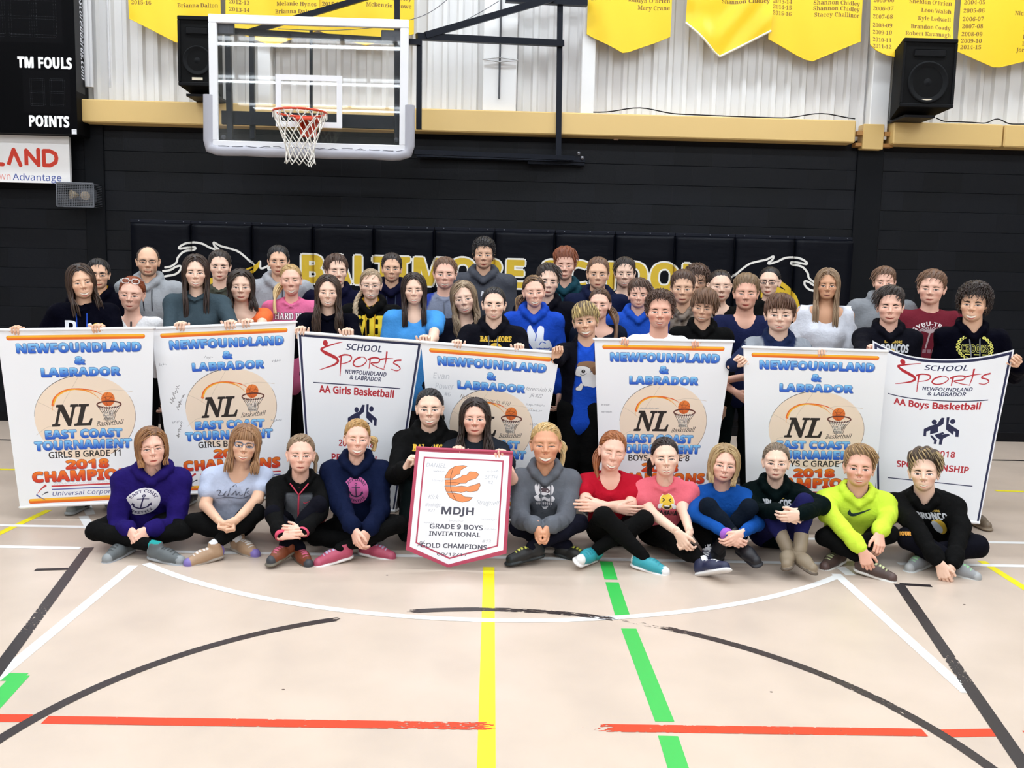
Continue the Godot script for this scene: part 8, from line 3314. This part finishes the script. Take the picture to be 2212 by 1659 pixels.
	sits({"label": "person in a grey and black track jacket with a pink zip, sitting", "e": [650, 982, 4.36, 86], "fem": true, "skin": PINK, "smile": 0.05, "age": 0, "face": [2, 0, 2], "seat": [648, 4.16], "build": 0.88, "open": 0.6,
		"hair": hair("pony", Color("8d7358"), {"n": 150, "top": 0.012, "tie": Vector3(0.04, 0.02, -0.11), "tail": Vector3(0.05, -0.14, 0.03), "via": Vector3(0.04, -0.03, -0.03), "thick": 0.8, "c2": Color("a98e6e")}), "top": {"t": "jacket", "c": Color("0f1015"), "c2": Color("65676b"), "two": "panel", "neck": "collar", "zip": Color("dd4a63"), "zip_v": true, "print": {"im": "tick_s", "x": 0.06, "y": 0.14, "w": 0.06, "h": 0.03}},
		"ll": [A(590, 1110, 4.50), A(648, 1188, 4.56), A(668, 1206, 4.68)], "rl": [A(688, 1090, 4.48), A(616, 1176, 4.60), A(582, 1212, 4.72)], "hl": A(608, 1158, 4.68), "hr": A(654, 1150, 4.66), "ha_l": [Vector3(0.85, 0.25, 0.1), Vector3(0, -0.35, -0.6)], "ha_r": [Vector3(-0.85, 0.2, 0.25), Vector3(0, -0.3, -0.6)], "hp_l": "rest", "hp_r": "rest", "hintl": Vector3(-1, -0.2, 0.1), "hintr": Vector3(1, -0.2, 0.1), "pants": Color("12141b"), "band_l": Color("d8566e"), "band_r": Color("d8566e"), "patches": [["stripe", at(578, 1141, 4.55), 0.15, 0.045, -0.85], ["stripe", at(692, 1138, 4.52), 0.15, 0.045, 0.95]],
		"shoes": ["shoe", Color("6b6254"), Color("7a3f26"), Color("3a3c40"), Color("d6678a")]})
	sits({"band_l": Color("d0648c"), "label": "laughing person in a navy hoodie with a pink anchor disc, sitting cross-legged", "e": [773, 947, 4.30, 80], "fem": true, "skin": PINK, "smile": 1.0, "teeth": 0.9, "open": 0.45, "face": [4, 2, 3], "seat": [775, 4.14], "build": 0.94,
		"hair": hair("pony", Color("b98d52"), {"n": 160, "top": 0.018, "tie": Vector3(0.06, 0.01, -0.10), "tail": Vector3(0.05, -0.08, 0.02), "via": Vector3(0.05, -0.01, -0.02), "thick": 1.0, "c2": Color("cfae74")}), "top": hoodie(Color("101632"), {"print": {"im": "anchor_p", "x": 0.0, "y": 0.16, "w": 0.165, "h": 0.19}, "fold": 0.009}),
		"ll": [A(682, 1160, 4.42), A(800, 1182, 4.46), A(850, 1178, 4.50)], "rl": [A(862, 1132, 4.42), A(735, 1184, 4.58), A(690, 1192, 4.64)], "hl": A(764, 1142, 4.60), "hr": A(796, 1146, 4.58), "ha_l": [Vector3(0.3, -0.9, 0.3), Vector3(0.6, -0.1, -0.6)], "ha_r": [Vector3(-0.4, -0.8, 0.3), Vector3(-0.5, 0, -0.6)], "hp_l": "rest", "hp_r": "fist",
		"shoes": ["shoe", Color("e6e3e0"), Color("b34a63"), Color("b8546c"), Color("b9b4d0")]})
	sits({"label": "smiling person in a grey hoodie with a white bear print, sitting with hands clasped", "e": [1179, 960, 4.36, 91], "fem": true, "skin": Color("dd9f7c"), "smile": 1.0, "teeth": 0.9, "open": 0.4, "seat": [1180, 4.16], "build": 0.95, "wide": 1.05, "rosy": 0.6,
		"hair": hair("pony", BLOND, {"n": 160, "top": 0.013, "tie": Vector3(0.05, 0.02, -0.11), "tail": Vector3(0.04, -0.15, 0.05), "via": Vector3(0.05, -0.03, -0.02), "c2": Color("e0c798")}), "top": hoodie(Color("63656c"), {"cord": Color("77797f"), "print": {"im": "grizzly", "x": -0.01, "y": 0.145, "w": 0.165, "h": 0.19}}),
		"ll": [A(1120, 1138, 4.40), A(1225, 1180, 4.42), A(1260, 1184, 4.46)], "rl": [A(1250, 1130, 4.42), A(1150, 1180, 4.56), A(1105, 1180, 4.60)], "hl": A(1160, 1136, 4.62), "hr": A(1184, 1136, 4.62), "ha_l": [Vector3(0.12, -1, 0.25), Vector3(0.8, 0, -0.35)], "ha_r": [Vector3(-0.12, -1, 0.25), Vector3(-0.8, 0, -0.35)], "hp_l": "fist", "hp_r": "fist", "pants": Color("191b26"),
		"shoes": ["shoe", Color("1c1d20"), Color("17181b"), Color("1c1d20"), Color("e2df62")]})
	sits({"label": "laughing person in a red t-shirt and teal sneakers, sitting with arms crossed", "e": [1326, 977, 4.32, 84], "fem": true, "skin": PINK, "smile": 1.0, "teeth": 0.7, "open": 0.0, "face": [6, -6, 8], "seat": [1322, 4.15], "build": 0.95, "freckles": true, "long": 1.03,
		"hair": hair("pony", GINGER, {"n": 160, "top": 0.012, "tie": Vector3(-0.05, 0.0, -0.105), "tail": Vector3(-0.02, -0.24, 0.14), "via": Vector3(-0.05, -0.05, 0.03), "thick": 0.9, "c2": Color("8a4c28")}), "top": tee(Color("b3192b"), {"neck": "scoop"}),
		"ll": [A(1303, 1114, 4.56), A(1390, 1212, 4.62), A(1440, 1228, 4.70)], "rl": [A(1392, 1122, 4.48), A(1288, 1188, 4.54), A(1262, 1196, 4.66)], "sole_r": Vector3(0.7, 0.5, -0.35), "hl": A(1330, 1098, 4.44), "hr": A(1300, 1094, 4.50), "el": A(1265, 1082, 4.34), "er": A(1362, 1090, 4.34), "ha_l": [Vector3(1, -0.1, 0.1), Vector3(0, 0.2, -1)], "ha_r": [Vector3(-1, 0.1, 0.25), Vector3(0, -0.3, -1)], "hp_l": "flat", "hp_r": "flat",
		"shoes": ["shoe", Color("e9e4e2"), Color("2f9aa6"), Color("eceae8"), Color("1f7f8c")]})
	sits({"label": "sitting person in a coral t-shirt with a laughing yellow face, legs stretched out", "e": [1439, 989, 4.38, 84], "fem": true, "skin": FAIR, "smile": 0.7, "teeth": 0.5, "face": [4, 0, -4], "seat": [1432, 4.16], "build": 0.95, "brow": Color("241813"), "open": 0.55,
		"hair": hair("pony", DARK, {"n": 150, "top": 0.015, "tie": Vector3(-0.03, 0.0, -0.112), "tail": Vector3(-0.05, -0.12, 0.0), "via": Vector3(-0.04, -0.03, -0.02)}), "top": tee(Color("e06a76"), {"print": {"im": "emoji", "x": 0.01, "y": 0.14, "w": 0.155, "h": 0.19}}),
		"ll": [A(1474, 1184, 4.54), A(1522, 1214, 4.70), A(1562, 1206, 4.80)], "rl": [A(1508, 1130, 4.36), A(1530, 1190, 4.44), A(1520, 1206, 4.56)], "sole_l": Vector3(-0.3, 0.5, -0.7), "hl": A(1464, 1150, 4.66), "hr": A(1490, 1150, 4.64), "el": A(1404, 1105, 4.38), "er": A(1474, 1096, 4.36), "ha_l": [Vector3(0.5, -0.85, 0.25), Vector3(0.6, 0, -0.8)], "ha_r": [Vector3(-0.2, -1, 0.2), Vector3(-0.8, 0, -0.4)], "hp_l": "rest", "hp_r": "fist",
		"sock": Color("e6e6ea"), "shoes": ["shoe", Color("e4e2e0"), Color("232a45"), Color("232a45"), Color("ececec")]})
	sits({"band_l": Color("a564c4"), "label": "person in a bright blue long-sleeved top and black boots, sitting with knees up", "e": [1567, 1004, 4.34, 84], "fem": true, "skin": PINK, "smile": 0.2, "age": 0, "face": [4, -2, 6], "seat": [1562, 4.16], "build": 0.9, "open": 0.55,
		"hair": hair("bob", Color("9d8058"), {"len": 0.045, "n": 220, "part": -0.012, "top": 0.016, "c2": Color("c2a678"), "front_l": 1.0, "front_r": 1.0, "spread": 0.6}), "top": longs(Color("1c4f9c")),
		"ll": [A(1530, 1094, 4.52), A(1604, 1176, 4.64), A(1630, 1226, 4.78)], "rl": [A(1618, 1096, 4.52), A(1548, 1192, 4.46), A(1518, 1206, 4.54)], "hl": A(1572, 1156, 4.70), "hr": A(1602, 1152, 4.70), "el": A(1502, 1110, 4.46), "er": A(1636, 1130, 4.46), "ha_l": [Vector3(0.8, -0.5, 0.15), Vector3(0.3, 0, -0.9)], "ha_r": [Vector3(-0.75, -0.5, 0.25), Vector3(-0.3, 0, -0.9)], "hp_l": "rest", "hp_r": "rest", "pants": Color("151825"),
		"shoes": ["boot", Color("141416"), Color("1c1c1f"), Color("3a3a3e"), Color("1c1c1f")]})
	sits({"label": "person in a black BRONCOS hoodie and tan ankle boots, sitting with hands round one knee", "e": [1677, 999, 4.32, 82], "fem": true, "skin": FAIR, "smile": 0.1, "age": 0, "face": [0, 0, 0], "seat": [1672, 4.14], "build": 0.92,
		"hair": hair("bun", Color("7d6a56"), {"n": 170, "top": 0.013, "tie": Vector3(0, 0.02, -0.115), "c2": Color("a08a6e")}), "top": hoodie(Color("0c0d11"), {"print": {"im": "broncos", "x": 0.0, "y": 0.11, "w": 0.20, "h": 0.20}}),
		"ll": [A(1668, 1112, 4.50), A(1700, 1184, 4.62), A(1690, 1226, 4.80)], "rl": [A(1738, 1084, 4.52), A(1728, 1190, 4.66), A(1760, 1240, 4.80)], "hl": A(1692, 1106, 4.66), "hr": A(1728, 1112, 4.68), "el": A(1626, 1104, 4.34), "er": A(1772, 1092, 4.46), "ha_l": [Vector3(0.8, -0.35, 0.2), Vector3(0.2, -0.1, -1)], "ha_r": [Vector3(-0.85, -0.1, 0.2), Vector3(-0.2, 0, -1)], "hp_l": "rest", "hp_r": "rest", "pants": Color("1d1f4c"),
		"shoes": ["boot", Color("5a4f42"), Color("8b7b66"), Color("6d604f"), Color("8b7b66")]})
	sits({"label": "person in a neon yellow hoodie with a black tick, sitting cross-legged", "e": [1857, 1010, 4.38, 93], "fem": false, "skin": RUDDY, "smile": 0.3, "teeth": 0.3, "age": 0, "rosy": 0.7, "ears": 1.2, "seat": [1838, 4.18], "build": 0.95, "hair_k": 0.245,
		"hair": hair("short", Color("8b6a45"), {"len": 0.04, "lift": 0.3, "top": 0.026, "sweep": 0.9, "fwd": -0.1, "c2": Color("b08e5e"), "quiff": 0.014, "n": 200}), "top": hoodie(Color("cde845"), {"c2": Color("1c1e22"), "two": "lining", "print": {"im": "tick", "x": 0.01, "y": 0.10, "w": 0.16, "h": 0.08}}),
		"ll": [A(1782, 1160, 4.48), A(1876, 1214, 4.66), A(1928, 1230, 4.74)], "rl": [A(1922, 1154, 4.46), A(1808, 1200, 4.46), A(1776, 1212, 4.56)], "hl": A(1862, 1188, 4.70), "hr": A(1900, 1152, 4.58), "el": A(1790, 1110, 4.44), "er": A(1920, 1110, 4.34), "ha_l": [Vector3(0.35, -0.9, 0.2), Vector3(0.3, 0, -1)], "ha_r": [Vector3(-0.2, -0.7, 0.6), Vector3(-0.2, -0.6, -0.5)], "hp_l": "rest", "hp_r": "rest",
		"shoes": ["shoe", Color("d9d6cf"), Color("4a3a34"), Color("5a4640"), Color("c9cf9a")]})
	sits({"patches": [["armour", at(1946, 1152, 4.5), 0.12, 0.04, 0.12]], "label": "person in a black BRONCOS hoodie, cross-legged at the right end of the front row", "e": [1995, 1020, 4.38, 95], "fem": false, "skin": FAIR, "smile": 0.5, "teeth": 0.4, "age": 0, "face": [-4, 0, -4], "seat": [2020, 4.18], "build": 0.95, "jaw": 0.9, "hair_k": 0.255, "brow": Color("3a2a20"), "ears": 1.2,
		"hair": hair("crop", Color("4f3d2d"), {"len": 0.055, "lift": 0.45, "top": 0.034, "sweep": 0.8, "fwd": 0.2, "c2": Color("b79c6c"), "rough": 1.2, "n": 210, "quiff": 0.012}), "top": hoodie(Color("0d0e12"), {"print": {"im": "shield", "x": 0.02, "y": 0.175, "w": 0.22, "h": 0.27}}),
		"ll": [A(1962, 1162, 4.48), A(2056, 1232, 4.60), A(2108, 1244, 4.68)], "rl": [A(2110, 1180, 4.48), A(1992, 1226, 4.48), A(1952, 1234, 4.58)], "hl": A(2030, 1216, 4.72), "hr": A(2058, 1222, 4.70), "el": A(1972, 1130, 4.46), "er": A(2075, 1140, 4.44), "ha_l": [Vector3(0.3, -0.9, 0.2), Vector3(0.5, 0, -0.8)], "ha_r": [Vector3(-0.3, -0.9, 0.2), Vector3(-0.5, 0, -0.8)], "hp_l": "rest", "hp_r": "rest", "pants": Color("0e1018"), "pants_loose": 0.012,
		"shoes": ["shoe", Color("c9cbc9"), Color("8f9193"), Color("a9abab"), Color("9ad29a")]})
